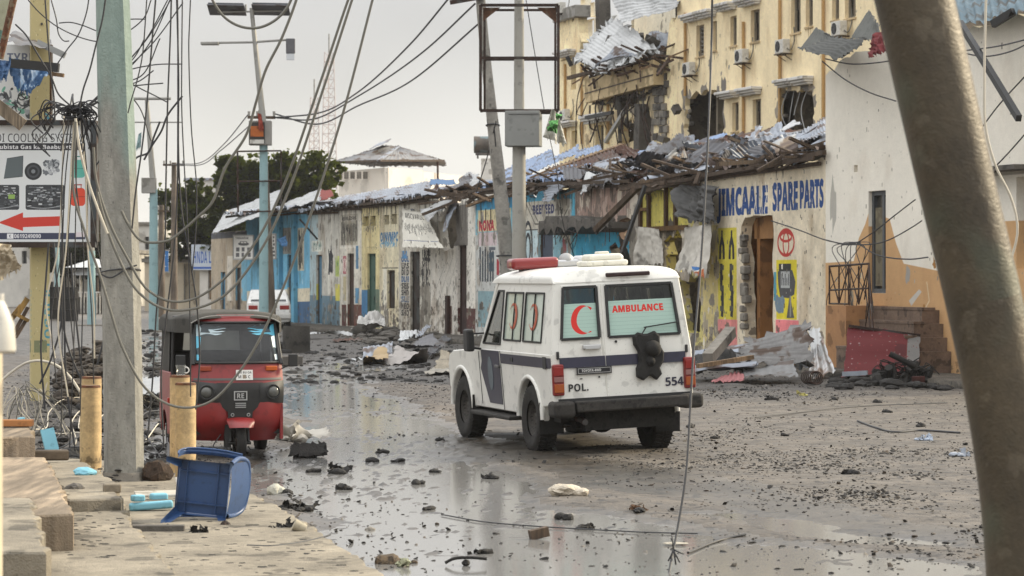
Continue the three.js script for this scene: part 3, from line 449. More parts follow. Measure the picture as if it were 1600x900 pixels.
// 12 spare parts shop
const INK = '#27477f';
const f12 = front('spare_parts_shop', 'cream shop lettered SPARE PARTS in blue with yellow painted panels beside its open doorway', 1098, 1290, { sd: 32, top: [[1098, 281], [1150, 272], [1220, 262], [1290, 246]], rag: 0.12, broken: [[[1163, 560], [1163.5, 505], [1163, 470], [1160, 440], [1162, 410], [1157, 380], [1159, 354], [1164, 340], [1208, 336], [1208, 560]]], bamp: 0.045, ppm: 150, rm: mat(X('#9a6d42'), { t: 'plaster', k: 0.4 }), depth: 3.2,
paint: (p) => { const { c, w, h } = p; c.fillStyle = '#d8ccb4'; c.fillRect(0, 0, w, h); p.rect(1098, 352, 1122, 560, '#cdbd84'); p.rect(1122, 356, 1151, 499, '#cbbd45'); p.rect(1213, 406, 1245, 499, '#d3c22f'); p.rect(1118, 499, 1152, 560, '#d98a86'); p.rect(1212, 500, 1248, 560, '#dd7f82');
p.text('JIMCAALE', 1122, 293, 1200, 334, INK); p.text('SPARE', 1207, 285, 1247, 327, INK); p.text('PARTS', 1249, 281, 1287, 323, INK);
const k = '#2b2b2e'; for (const x of [1128, 1143]) { p.line([[x - 3, 405], [x - 2.5, 385], [x, 372], [x + 2.5, 385], [x + 3, 405]], k, 0.13); p.line([[x, 370], [x, 360]], k, 0.1); p.line([[x - 1, 412], [x - 1, 450], [x + 1, 452], [x + 1, 480], [x, 495]], k, 0.16); for (let i = 0; i < 5; i++) p.rect(x - 3 + i % 2, 414 + i * 16, x + 3 - i % 2, 422 + i * 16, i % 2 ? k : '#4d4c48'); }
c.strokeStyle = '#b3372f'; c.lineWidth = 0.12; const ex = p.F.x(1228), ey = p.F.y(1228, 379); c.lineWidth = 0.07; c.beginPath(); c.ellipse(ex, ey, 0.46, 0.29, 0, 0, 7); c.stroke(); c.lineWidth = 0.06; c.beginPath(); c.ellipse(ex, ey - 0.02, 0.16, 0.26, 0, 0, 7); c.stroke(); c.beginPath(); c.ellipse(ex, ey + 0.13, 0.32, 0.1, 0, 0, 7); c.stroke();
p.rect(1217, 412, 1236, 425, '#35352f'); p.quad([[1215, 424], [1238, 422], [1243, 440], [1241, 460], [1232, 466], [1219, 464], [1216, 445]], '#4b4b4c'); p.rect(1220, 424, 1234, 450, '#a8aaa8'); for (let i = 0; i < 5; i++) p.rect(1221 + i * 2.6, 428 + (i % 2) * 6, 1222.4 + i * 2.6, 446, '#5c5e60'); p.quad([[1234, 460], [1229, 497], [1241, 497]], '#55534e'); p.line([[1235, 462], [1235, 495]], '#8a8880', 0.08); p.rect(1209, 425, 1213, 470, '#4f93a8'); p.scrawl(1213, 465, 1224, 486, '#6d7f8c', 4, 0.12);
p.peel(90, 1098, 352, 1122, 560, 0.03, 0.35, ['#b7ac93', '#8b8376', '#d9d2c2', '#a59a85']); p.peel(60, 1098, 280, 1290, 350, 0.015, 0.06, ['#7a7468', '#efe7d6']); p.peel(90, 1122, 350, 1290, 560, 0.012, 0.07, ['#8b8476', '#6a645a', '#eae3d2']); p.streak(26, h - 0.1, 0.5, '#4d463b'); for (const x of [1180, 1189, 1196]) p.line([[x, 285], [x + 2, 305], [x - 2, 330], [x + 1, 345]], '#efe6d4', 0.035); p.splash(160, 0.9); p.specks(260); } });
{ // return wall and reveal inside the doorway, broken block column at its side
const x0 = f12.F.x(1164), x1 = f12.F.x(1192);
mesh('inner_wall', box(0.18, 4.0, 2.4, f12.F.x(1207) - 1.55, 2.0, -1.5, 0, 0.0, 0), mat(X('#a06f3f'), { t: 'plaster', k: 0.4 }), f12.g);
mesh('lintel', box(f12.F.x(1208) - x0 + 0.3, 0.7, 0.24, (x0 + f12.F.x(1208)) / 2, f12.F.y(1186, 349), -0.42), mat(X('#a4784a'), { t: 'plaster', k: 0.4 }), f12.g);
seed(61); const bl = []; for (let i = 0; i < 12; i++) { const y = 0.9 + i * 0.19 + rr(-0.05, 0.05), ww = rr(0.12, 0.42); bl.push(rbox(ww, rr(0.12, 0.25), rr(0.1, 0.2), 0.04, f12.F.x(1160) + rr(-0.05, 0.1) + ww * 0.2, y, -0.05 + rr(0, 0.06), rr(-0.05, 0.05), rr(-0.1, 0.1), rr(-0.06, 0.06))); }
for (const b of bl) mesh('brick', b, M.concrete, f12.g);
}
// 13 tall white house at the right
const f13 = front('white_house', 'tall white walled house with an orange base, narrow barred window and steps', 1290, 1700, { cat: 'house', sd: 33, top: [[1290, 118], [1303, 104], [1312, 92], [1345, 78], [1440, 58], [1520, 40], [1600, 20], [1700, -10]], rag: 0.1, th: 0.4, dirt: 0.25, holes: [[1357, 1384, 298, 458], [1588, 1640, 275, 420], [1334, 1340, 258, 269]], ppm: 110, rm: M.darkRoom,
paint: (p) => { const { c, w, h } = p; c.fillStyle = '#efe9db'; c.fillRect(0, 0, w, h); p.quad([[1290, 600], [1290, 411], [1334, 408], [1342, 372], [1352, 350], [1358, 330], [1390, 342], [1400, 380], [1412, 412], [1470, 424], [1535, 384], [1560, 346], [1700, 340], [1700, 620]], '#cba273'); p.rect(1545, 262, 1700, 270, '#b8b2a6'); p.peel(40, 1290, 411, 1480, 600, 0.02, 0.16, ['#d9c9ab', '#a9793f', '#8f8878']); p.quad([[1420, 470], [1436, 452], [1440, 456], [1424, 478]], '#c9c4ba'); p.line([[1436, 500], [1452, 470], [1448, 440]], '#dcc7a2', 0.04); p.blob(p.F.x(1302), p.F.y(1302, 322), 0.15, 0.6, '#b8b4aa'); p.blob(p.F.x(1418), p.F.y(1418, 428), 0.12, 0.18, '#a7a29a'); p.streak(12, h - 0.1, 0.8, '#8d8779'); p.peel(50, 1290, 120, 1600, 400, 0.008, 0.04, ['#a7a297', '#8b867b']); p.splash(120, 0.8, ['#8f6f48', '#6d5b45', '#b98d58']); p.specks(200, ['#b3ada0', '#8f897c']); } });
{
const { F, g } = f13, x0 = F.x(1357), x1 = F.x(1384), yb = F.y(1370, 458), yt = F.y(1370, 298), e = 0.09, z = -0.14;
const wf = mesh('window', [box(e, yt - yb, 0.12, x0 + e / 2 + 0.002, (yb + yt) / 2, z), box(e, yt - yb, 0.12, x1 - e / 2 - 0.002, (yb + yt) / 2, z), box(x1 - x0 - 2 * e, e, 0.12, (x0 + x1) / 2, yt - e / 2 - 0.002, z), box(x1 - x0 - 2 * e, e, 0.12, (x0 + x1) / 2, yb + e / 2 + 0.002, z), box(0.1, yt - yb - 2 * e, 0.1, x0 + (x1 - x0) * 0.64, (yb + yt) / 2, z)], mat(X('#4d5258'), { t: 'grime', k: 1, r: 0.5 }), g);
mesh('pane', box(x1 - x0 - 2 * e, yt - yb - 2 * e, 0.02, (x0 + x1) / 2, (yb + yt) / 2, z - 0.03), mat(X('#3a3833'), { r: 0.15 }), wf);
mesh('shutter', box((x1 - x0) * 0.42, yt - yb - 0.5, 0.03, x0 + (x1 - x0) * 0.36, (yb + yt) / 2 - 0.1, z + 0.02), mat(X('#7d7560'), { t: 'plaster', k: 0.6 }), wf);
mesh('door', box(0.06, 3.0, 1.0, F.x(1640) - 0.3, 2.0, -0.5), mat(X('#6b4a2e'), { t: 'wood', k: 1 }), g);
mesh('ledge', box(2.2, 0.09, 0.5, F.x(1575), F.y(1575, 264), 0.2), M.concreteDark, g);
// steps and landing with rail
const st = thing('entrance_steps', 'orange painted entrance steps with a bent black iron railing below the narrow window', 'steps', g.position.clone(), ROT);
const om = mat(X('#b0835a'), { t: 'plaster', k: 0.5, r: 0.9, b: 0.004 }), bm = mat(X('#857062'), { t: 'concrete', k: 0.6, b: 0.01 });
const FD = 0.95, f9x = (p) => S(p, -FD) - f13.sL, sx = f9x(1291), lx = f9x(1322), y0 = Hh(1320, 478, -FD);
mesh('landing', [box(lx - sx, y0 + 0.1, FD, (sx + lx) / 2, y0 / 2 - 0.05, FD / 2 + 0.004)], om, st);
const n = 4; for (let i = 0; i < n; i++) { const w0 = f9x(1404 + 5 * i) - lx - 0.03 * (n - i), hh = y0 - 0.06 - i * 0.27, zd = 0.38 + i * 0.26; mesh('step', [box(w0, hh + 0.1, zd, lx + w0 / 2 + 0.004, hh / 2 - 0.05, zd / 2 + 0.004 + i * 0.002), box(w0 + 0.03, 0.05, 0.3, lx + w0 / 2 + 0.006, hh + 0.027, zd - 0.13)], bm, st); }
const rl = []; const rz = 0.9, rt = Hh(1320, 416, -FD), rb = Hh(1320, 475, -FD), A = sx + 0.05, B = f9x(1354);
const rp = (x, y) => V3(x, y, rz);
rl.push(bar(rp(A, rt), rp(B, rt + 0.05), 0.025), bar(rp(A, (rt * .36 + rb * .64)), rp(B, (rt * .36 + rb * .64) + 0.05), 0.022), bar(rp(A, rb), rp(A + (B - A) * 0.5, rb), 0.022));
for (let i = 0; i <= 4; i++) rl.push(bar(rp(mix(A, B, i / 4), rb), rp(mix(A, B, i / 4), rt), 0.02));
for (let i = 0; i < 4; i++) rl.push(bar(rp(mix(A, B, (i + (i % 2)) / 4), rt), rp(mix(A, B, (i + 1 - (i % 2)) / 4), rb), 0.016));
mesh('railing', rl, M.steel, st);
const r2 = []; const c0 = V3(B, rt + 0.05, 0.9), c1 = V3(B + 1.5, 0.75, 1.5); r2.push(bar(c0, c1, 0.02), bar(V3(B, rb + 0.1, 0.9), V3(B + 1.4, 0.25, 1.5), 0.02)); for (let i = 0; i < 6; i++) { const t = i / 5; r2.push(bar(V3(mix(B, B + 1.5, t), mix(rt, 0.75, t), mix(0.9, 1.5, t)), V3(mix(B, B + 1.4, t + (i % 2 ? 0.15 : -0.15)), mix(rb + 0.1, 0.25, t), mix(0.9, 1.5, t)), 0.014)); }
mesh('handrail', r2, M.steel, st);
}

// ---------------------------------------------------------------- roofs of the shops
function roof(f, pa, pb, o = {}) {                  // a ribbed roof rising from the eave to the back
const a = f.F.x(pa) - (o.l ?? 0), b = f.F.x(pb) + (o.r ?? 0), e0 = o.e0, e1 = o.e1 ?? o.e0, bk = o.back ?? 5.2;
const g = sheetGeo([V3(a, e0, o.out ?? 0.45), V3(b, e1, o.out ?? 0.45), V3(b, e1 + (o.rise ?? 1.1), -bk), V3(a, e0 + (o.rise ?? 1.1), -bk)], { corr: 'u', pitch: 0.3, amp: 0.03, crumple: o.crumple ?? 0.08, sd: o.sd, torn: 0.1 });
const r = mesh('roof', g, o.m ?? M.galv, f.g, false);
const bm = []; for (let i = 0; i <= 4; i++) { const x = mix(a, b, i / 4), y = mix(e0, e1, i / 4); bm.push(beam(V3(x, y - 0.12, (o.out ?? 0.45) - 0.1), V3(x, y + (o.rise ?? 1.1) - 0.12, -bk + 0.1), 0.06, 0.1)); }
bm.push(beam(V3(a, e0 - 0.08, 0.25), V3(b, e1 - 0.08, 0.25), 0.04, 0.09), beam(V3(a + 0.1, e0 - 0.16, 0.1), V3(b - 0.1, e1 - 0.2, 0.06), 0.04, 0.08));
mesh('rafter', bm, M.wood, r); return r;
}
roof(f1, 384, 484, { e0: 4.72, e1: 4.72, sd: 2, out: 0.9, rise: 0.8, l: 0.5 });
roof(f2, 484, 531, { e0: 4.62, sd: 3, out: 0.5, rise: 0.7 }); roof(f3, 531, 565, { e0: 4.68, sd: 4, rise: 0.7, m: M.galvDark });
roof(f4, 565, 593, { e0: 4.7, sd: 5, out: 0.3, rise: 0.9 }); roof(f5, 593, 623, { e0: 4.7, sd: 6, out: 0.3, rise: 0.9 });
roof(f6, 623, 673, { e0: 4.68, e1: 4.75, sd: 7, out: 0.3, rise: 0.8 });
roof(f8, 743, 820, { e0: 4.75, e1: 4.8, sd: 9, out: 0.1, rise: 1.2, m: M.galvBlue, crumple: 0.2 }); roof(f9, 820, 893, { e0: 4.75, sd: 10, out: 0.0, rise: 1.3, m: M.galvBlue, crumple: 0.2 });
roof(f10, 893, 997, { e0: 4.7, e1: 4.6, sd: 11, out: 0.0, rise: 1.4, m: M.rust, crumple: 0.2 }); roof(f11, 997, 1098, { e0: 4.5, sd: 12, out: 0.1, rise: 1.6, m: M.galv, crumple: 0.35 });
roof(f12, 1098, 1290, { e0: 4.55, e1: 4.72, sd: 13, out: 0.1, rise: 1.7, m: M.galv, crumple: 0.4, r: -0.05 });

const RS = 'torn roof sheets heaped on the shops';
const qs = (...a) => a.map(([x, y, D]) => Q(x, y, D));
const sh = (label, pts, m, o) => sheet(label, qs(...pts), m, o);
// right: above the spare parts shop
sh('large blue grey roof sheet lying against the white house wall above SPARE PARTS', [[1226, 236, 0.6], [1291, 206, 0.8], [1292, 184, 3.8], [1230, 214, 3.8]], M.galv, { crumple: 0.12 });
sh('buckled grey roof sheet bent in a hollow left of the large blue grey sheet', [[1196, 236, 0.8], [1232, 226, 1.2], [1224, 200, 3.5], [1182, 208, 3.2]], M.galv, { crumple: 0.3 });
sh('bright curled metal sheet topmost on the heap under the right broken window', [[1208, 206, 3.6], [1224, 207, 3.0], [1252, 193, 3.4], [1238, 188, 4.4]], M.galvWhite, { crumple: 0.12 });
sh('narrow grey sheet standing on edge left of the hollow buckled sheet', [[1165, 226, 1.5], [1176, 227, 1.4], [1193, 200, 2.6], [1181, 200, 2.8]], M.galv, { crumple: 0.1 });
sh('pale blue folded sheet on the heap above the J of the shop lettering', [[1106, 246, 1.5], [1122, 258, 0.8], [1144, 238, 1.6], [1132, 226, 2.8]], M.galv, { crumple: 0.25 });
sh('dark ribbed sheet with white scraps in the middle of the heap above the lettering', [[1142, 248, 1.2], [1162, 258, 0.6], [1194, 243, 1.0], [1168, 226, 2.4]], M.galvDark, { crumple: 0.1, corr: 'v' });
sh('small blue sheet slipping over the eave left of the pale folded sheet', [[1084, 266, 0.6], [1120, 268, 0.2], [1122, 248, 1.4], [1104, 244, 1.8]], M.galv, { crumple: 0.2 });
sh('grey ribbed sheet lying flat on the roof above the yellow boards', [[1026, 254, 1.2], [1063, 253, 1.2], [1066, 238, 3.0], [1034, 238, 3.0]], M.galv, { crumple: 0.05 });
sh('curled white sheet edge on the roof above the grey tarpaulin', [[1020, 260, 0.6], [1056, 268, 0.3], [1082, 268, 0.4], [1042, 254, 1.2]], M.galvWhite, { crumple: 0.12 });
sh('long dark grey sheet tilted up towards the broken hole of the yellow building', [[998, 250, 1.2], [1022, 244, 1.0], [1076, 226, 3.0], [1066, 207, 4.8]], M.galvDark, { crumple: 0.12, corr: 'v' });
sh('blue grey corrugated strip beside the long dark sheet', [[985, 262, 0.8], [1006, 262, 0.6], [1034, 226, 4.0], [1020, 222, 4.2]], M.galv, { crumple: 0.08 });
sh('small light sheet wedged under the broken hole of the yellow building', [[1064, 222, 3.4], [1084, 226, 3.0], [1086, 214, 4.0], [1068, 215, 4.2]], M.galv, { crumple: 0.1 });
sh('crumpled dark sheet at the end of the roof heap near the white house', [[1230, 242, 0.2], [1280, 230, 0.2], [1284, 214, 1.0], [1236, 230, 1.0]], M.galvDark, { crumple: 0.2 });
// middle: behind the billboard pole
sh('long blue roof sheet running up behind the billboard pole', [[776, 286, 1.2], [782, 268, 3.6], [861, 233, 6.6], [866, 243, 4.8]], M.galvBlue, { corr: 'v', pitch: 0.4, crumple: 0.05 });
sh('second long blue roof sheet lying below the first blue one', [[812, 278, 1.2], [818, 266, 2.2], [906, 226, 6.2], [902, 240, 4.2]], M.galvBlue, { corr: 'v', pitch: 0.4, crumple: 0.06 });
sh('short pale blue sheet at the upper end of the blue roof', [[898, 249, 3.0], [902, 234, 4.6], [938, 226, 6.0], [940, 233, 4.6]], M.galvBlue, { corr: 'v', pitch: 0.35, crumple: 0.06 });
sh('rust brown corrugated roof sheet below the blue sheets', [[852, 276, 0.6], [858, 262, 1.8], [975, 225, 5.5], [1002, 242, 2.6]], M.rust, { corr: 'v', pitch: 0.22, amp: 0.035, crumple: 0.05 });
sh('grey sheet lying across the rust brown roof', [[902, 277, 0.2], [936, 253, 1.8], [966, 244, 2.8], [978, 250, 2.0]], M.galv, { crumple: 0.05 });
sh('red brown corrugated sheet at the top of the rusty roof under the hanging beam', [[960, 236, 3.6], [966, 228, 5.0], [998, 236, 3.8], [990, 248, 2.4]], mat(C(0.30, 0.14, 0.08), { t: 'rust', k: 0.6, r: 0.85 }), { corr: 'v', pitch: 0.2, crumple: 0.06 });
sh('pale sheet hanging down in front of the shop sign beside the billboard pole', [[850, 318, -0.5], [866, 306, -0.5], [912, 276, 0.3], [856, 283, 0.2]], M.galv, { crumple: 0.12, corr: 'v' });
sh('torn white foil sheet draped over the mauve parapet', [[904, 302, -0.25], [920, 296, -0.3], [962, 268, 0.5], [914, 280, 0.3]], M.galvWhite, { crumple: 0.35 });
sh('black sheet crumpled beside the white foil on the parapet', [[922, 292, -0.3], [958, 286, -0.3], [964, 266, 0.6], [930, 272, 0.6]], M.galvDark, { crumple: 0.3 });
sh('grey tin scraps piled above the left end of the mauve parapet', [[960, 290, -0.1], [1000, 282, 0.1], [1010, 262, 1.0], [962, 264, 1.0]], M.galv, { crumple: 0.45 });
// left: long grey roofs and twisted pieces
sh('long blue grey roof sheet over the cream shops before the hip roofed building', [[520, 316, 0.2], [530, 308, 3.2], [676, 282, 6.2], [668, 314, 0.0]], M.galv, { crumple: 0.06, corr: 'v', pitch: 0.3 });
sh('blue board lying on the roof ridge before the white building', [[672, 288, 4.4], [714, 289, 4.0], [708, 281, 5.2], [673, 280, 5.2]], mat(X('#3f6fa0'), { t: 'grime', k: 0.6, r: 0.6 }), { amp: 0.005, crumple: 0.04, name: 'board', cat: 'board' });
sh('brown rusted sheet standing up beside the blue board', [[664, 312, 0.6], [684, 312, 0.6], [692, 298, 1.8], [682, 289, 2.6]], M.rust, { crumple: 0.1 });
sh('large pale sheet hanging down in front of the torn white shop', [[668, 346, -0.9], [690, 328, -0.6], [712, 312, -0.1], [654, 324, -0.1]], M.galvWhite, { crumple: 0.16, corr: 'v' });
sh('narrow twisted sheet hanging vertically by the large pale sheet', [[690, 362, -0.7], [697, 352, -0.6], [716, 314, 0], [704, 316, 0]], M.galv, { crumple: 0.16 });
sh('long pale blue sheet curling over the gap of the white shop roof', [[640, 327, -0.2], [664, 320, 0.4], [704, 296, 2.8], [690, 298, 2.4]], M.galv, { crumple: 0.14, corr: 'v' });
sh('dark sheet twisted upward beside the leaning pole base roof', [[690, 312, 0.3], [722, 304, 0.6], [738, 276, 3.0], [722, 280, 3.0]], M.galvDark, { crumple: 0.25 });
sh('white crumpled sheet against the skyline left of the leaning pole', [[716, 296, 2.0], [748, 292, 2.0], [750, 272, 3.4], [728, 274, 3.4]], M.galvWhite, { crumple: 0.25 });
sh('fallen painted sign panel leaning out over the dark door of the lettered shop', [[629, 386, -0.9], [692, 388, -0.9], [664, 332, -0.1], [629, 326, -0.1]], mat(X('#c9c5ba'), { t: 'grime', k: 0.5, r: 0.8 }), { amp: 0, crumple: 0.02, name: 'fallen_sign', cat: 'sign' });
{ // the lettering on the fallen panel
const o = scene.children[scene.children.length - 1], m = o.children[0];
const t = canvasTex(512, 512, (c) => { seed(77); c.fillStyle = '#c8c4b8'; c.fillRect(0, 0, 512, 512); c.fillStyle = '#33322f'; c.font = 'bold 90px sans-serif'; c.save(); c.scale(0.8, 1.1); c.fillText('MSCVARUL', 60, 110); c.restore(); for (let i = 0; i < 26; i++) { c.fillRect(40 + i * 17, 170 + rr(0, 60), rr(5, 11), rr(40, 150)); } c.fillStyle = '#33466f'; c.fillRect(20, 420, 470, 8); for (let i = 0; i < 60; i++) { c.fillStyle = ['#8e897e', '#dcd8cd', '#77726a'][i % 3]; c.beginPath(); c.ellipse(rr(0, 512), rr(0, 512), rr(2, 14), rr(3, 24), 0, 0, 7); c.fill(); } });
t.repeat.set(1 / 7, 1 / 4.2); m.material = new THREE.MeshStandardMaterial({ map: t, roughness: 0.85, side: THREE.DoubleSide });
const uv = m.geometry.attributes.uv, n = uv.count; let a = [1e9, 1e9, -1e9, -1e9]; for (let i = 0; i < n; i++) { a = [Math.min(a[0], uv.getX(i)), Math.min(a[1], uv.getY(i)), Math.max(a[2], uv.getX(i)), Math.max(a[3], uv.getY(i))]; } for (let i = 0; i < n; i++) uv.setXY(i, (uv.getX(i) - a[0]) / (a[2] - a[0]), (uv.getY(i) - a[1]) / (a[3] - a[1])); t.repeat.set(1, 1);
}
// right-hand corner above the white house
sh('grey ribbed awning sheet sagging from the top corner of the white house', [[1247, 80, -0.6], [1318, 92, -1.4], [1356, 60, -1.0], [1300, 60, 0.6]], mat(C(0.055, 0.058, 0.055), { t: 'grime', k: 0.4, r: 0.8 }), { crumple: 0.1, corr: 'v' });
sh('grey awning flap folded upward left of the air conditioner', [[1250, 78, 0.4], [1312, 62, 0.4], [1296, 55, 0.6], [1275, 43, 0.9]], mat(C(0.10, 0.105, 0.10), { t: 'grime', k: 0.5, r: 0.8 }), { crumple: 0.08 });
sh('grey awning flap folded upward beside the red cloth', [[1332, 62, 0.2], [1374, 64, 0.0], [1374, 40, 0.4], [1356, 15, 0.8]], mat(C(0.10, 0.105, 0.10), { t: 'grime', k: 0.5, r: 0.8 }), { crumple: 0.08 });
sh('teal blue corrugated roof sheet on the white house at the top right corner', [[1488, 42, -0.5], [1700, -12, -0.5], [1700, -60, 3], [1480, -6, 3]], mat(C(0.09, 0.16, 0.20), { t: 'galv', k: 0.4, r: 0.6, m: 0.2 }), { crumple: 0.12, pitch: 0.35, amp: 0.04 });
// timbers along the eaves and on the roofs
function timber(label, pts, m, w = 0.12, h = 0.1, group) { const o = thing('timber', label, 'timber', pts[0].clone(), 0, group); mesh('beam', pts.slice(1).map((p, i) => beam(pts[i].clone().sub(pts[0]), p.clone().sub(pts[0]), w, h)), m, o); return o; }
timber('long weathered eave timber over the SPARE PARTS lettering', qs([1098, 277, -0.15], [1200, 259, -0.15], [1288, 238, -0.15]), M.wood, 0.1, 0.1);
timber('second splintered eave timber lying behind the first over the lettering', qs([1140, 264, 0.3], [1284, 226, 0.3]), M.wood, 0.1, 0.1);
timber('splintered eave timber over the yellow boarded wall', qs([998, 302, -0.2], [1060, 284, -0.2], [1140, 268, -0.2]), M.wood, 0.1, 0.1);
timber('long brown roof batten lying over the rusty corrugated roof', qs([778, 300, 0.2], [858, 268, 1.4], [973, 227, 5.2]), M.woodPale, 0.16, 0.12);
timber('pale splintered plank sticking up from the grey roof sheets', qs([1006, 240, 1.5], [1030, 262, 0.4]), M.woodPale, 0.1, 0.06);
timber('long dark pole leaning from the roof down across the turquoise wall', qs([1006, 283, -0.5], [930, 360, -1.2]), M.wood, 0.13, 0.13);
timber('thin dark rod leaning in front of the dark hole beside the white sheet', qs([1008, 290, -0.8], [966, 412, -1.6]), M.black, 0.08, 0.08);
timber('brown horizontal pole jutting out above the yellow boards', qs([970, 296, -0.7], [1040, 286, -0.5]), M.wood, 0.1, 0.08);
timber('black steel beam leaning off the roof of the white house', qs([1500, 36, -0.7], [1545, 108, -1.2], [1592, 185, -1.6]), M.black, 0.1, 0.12);
timber('short broken black beam end under the teal roof', qs([1551, 38, -0.6], [1584, 18, -0.4]), M.black, 0.1, 0.14);
timber('pale timber batten along the eave of the blue mural shop', qs([730, 322, -0.2], [800, 296, 0.1]), M.woodPale, 0.1, 0.08);
timber('splintered brown timber on the eave left of the leaning pole', qs([700, 318, -0.1], [752, 286, 0.8]), M.wood, 0.12, 0.1);
timber('thin pale stick lying over the blue painted shop eave', qs([740, 302, -0.2], [766, 314, -0.3]), M.woodPale, 0.07, 0.05);
timber('diagonal strut under the eave of the blue corner shop', qs([468, 342, -0.8], [496, 374, -0.1]), M.black, 0.07, 0.07);
timber('dark sawn beam end above the parapet of the mural shop', qs([776, 305, -0.35], [802, 303, -0.35]), M.wood, 0.12, 0.18);
// broken concrete ledge of the ruined shop
{ seed(91); const t = thing('broken_ledge', 'broken dark concrete ledge hanging out over the turquoise wall', 'ledge', onW(S(873), 0), ROT), f = f10.F, x0 = S(873), pts = []; for (let i = 0; i <= 26; i++) pts.push([mix(0, S(984) - x0, i / 26), rr(-0.12, 0.12) + (i > 20 ? -0.2 : 0)]); for (let i = 26; i >= 0; i--) pts.push([mix(0, S(984) - x0, i / 26), rr(-0.45, -0.2)]); const g = poly(pts, 0.7); g.translate(0, Hh(930, 341), -0.1); mesh('slab', g, M.concreteDark, t); const rb = []; for (let i = 0; i < 16; i++) { const x = rr(0, S(984) - x0), y = Hh(930, 346); rb.push(tube([V3(x, y, 0.4), V3(x + rr(-0.2, 0.2), y - rr(0.1, 0.4), 0.55), V3(x + rr(-0.4, 0.4), y - rr(0.1, 0.7), rr(0.4, 0.8))], 0.012, 8, 4)); } mesh('reinforcing_bar', rb, M.steel, t); }
// splinters and scraps that lie thick along the broken roofs
function splinters(label, list, n, m, sd, len = 1.2, thick = 0.05) {
seed(sd); const gs = [];
for (let i = 0; i < n; i++) { const [a, ya, b, yb, D0, D1] = list[(rnd() * list.length) | 0], t = rnd(), px = mix(a, b, t), py = mix(ya, yb, t) + rr(-4, 4), p = Q(px, py, rr(D0, D1)), l = rr(0.3, 1) * len, q = p.clone().add(V3(rr(-1, 1) * l, rr(-0.35, 0.35) * l, rr(-1, 1) * l)); gs.push(beam(p, q, thick * rr(0.5, 1.6), thick * rr(0.4, 1.2))); }
const o = mesh('splintered_wood', gs, m); tag(o, label, 'splinters', null, 'stuff'); return o;
}
splinters('dark splintered battens strewn along the broken roof edges', [[1098, 272, 1288, 236, -0.4, 1.4], [1000, 290, 1098, 268, -0.4, 1.2], [1020, 262, 1200, 236, 0.6, 2.6], [900, 286, 1000, 268, -0.2, 1.4], [690, 318, 760, 296, -0.3, 1.0], [820, 296, 900, 282, -0.1, 1.2]], 330, M.wood, 8, 1.5, 0.08);
splinters('pale splintered laths mixed into the broken roofs', [[700, 312, 900, 262, 0, 2], [1000, 280, 1290, 228, 0, 2.5]], 70, M.woodPale, 9, 1.1, 0.06);
{ // scraps of tin filling the broken roofs
seed(10); const gs = []; for (let i = 0; i < 120; i++) { const t = rnd(), px = mix(900, 1285, t), py = mix(278, 228, t) + rr(-10, 16), c = Q(px, py, rr(0.2, 2.5)), a = V3(rr(-1, 1), rr(-0.4, 0.4), rr(-1, 1)).multiplyScalar(0.5), b = V3(rr(-0.6, 0.6), rr(-0.5, 0.5), rr(-0.6, 0.6)).multiplyScalar(0.6); gs.push(sheetGeo([c.clone().sub(a).sub(b), c.clone().add(a).sub(b), c.clone().add(a).add(b), c.clone().sub(a).add(b)], { pitch: 0.15, amp: 0.02, crumple: 0.15, sd: i })); }
tag(mesh('tin_scraps', gs.filter((_, i) => i % 2), M.galv, null, false), 'grey scraps of torn tin among the broken roofs', 'scrap metal', null, 'stuff'); tag(mesh('tin_scraps', gs.filter((_, i) => !(i % 2)), M.galvDark, null, false), 'sooty scraps of torn tin among the broken roofs', 'scrap metal', null, 'stuff');
}
// cloths and tarpaulins
function cloth(name, label, cat, q, m, o = {}) {
const [a, b, c, d] = q, n = b.clone().sub(a).cross(d.clone().sub(a)).normalize(), sd = ++shN, t = thing(name, label, cat, a.clone(), 0);
const g = grid(40, 40, (u, v) => { const p = a.clone().multiplyScalar((1 - u) * (1 - v)).addScaledVector(b, u * (1 - v)).addScaledVector(c, u * v).addScaledVector(d, (1 - u) * v); const k = fbm(u * 4 + sd * 7, v * 1.6 + sd, 3) - 0.5, r = fbm(u * 9 + sd, v * 9, 3) - 0.5; p.addScaledVector(n, (k * 0.5 + r * 0.12) * (o.fold ?? 0.5)); if (v > 0.98) p.y += (hash(Math.round(u * 30), sd) - 0.5) * (o.rag ?? 0.15); return p.sub(a); });
const lu = a.distanceTo(b), lv = a.distanceTo(d), uv = g.attributes.uv; if (!o.keep) for (let i = 0; i < uv.count; i++) uv.setXY(i, uv.getX(i) * lu, uv.getY(i) * lv);
mesh('cloth', g, m, t, false); return t;
}
const whiteCloth = mat(C(0.62, 0.60, 0.57), { t: 'cloth', k: 0.7, r: 0.9 });
cloth('tarpaulin', 'torn grey tarpaulin stretched over the yellow boards under the roof edge', 'tarpaulin', qs([1053, 287, -0.25], [1121, 290, -0.25], [1118, 348, -0.3], [1064, 343, -0.5]), mat(C(0.075, 0.075, 0.077), { t: 'cloth', k: 0.6, r: 0.7 }), { fold: 1.5 });
cloth('cloth', 'stained white sheet hanging left of the broken masonry above the ambulance', 'cloth', qs([998, 354, -0.3], [1032, 358, -0.3], [1037, 412, -0.35], [990, 416, -0.3]), whiteCloth, { fold: 0.4 });
cloth('cloth', 'stained white sheet hanging below the grey tarpaulin with an orange and blue corner', 'cloth', qs([1074, 355, -0.3], [1111, 349, -0.3], [1100, 430, -0.5], [1055, 421, -0.45]), whiteCloth, { fold: 0.4 });
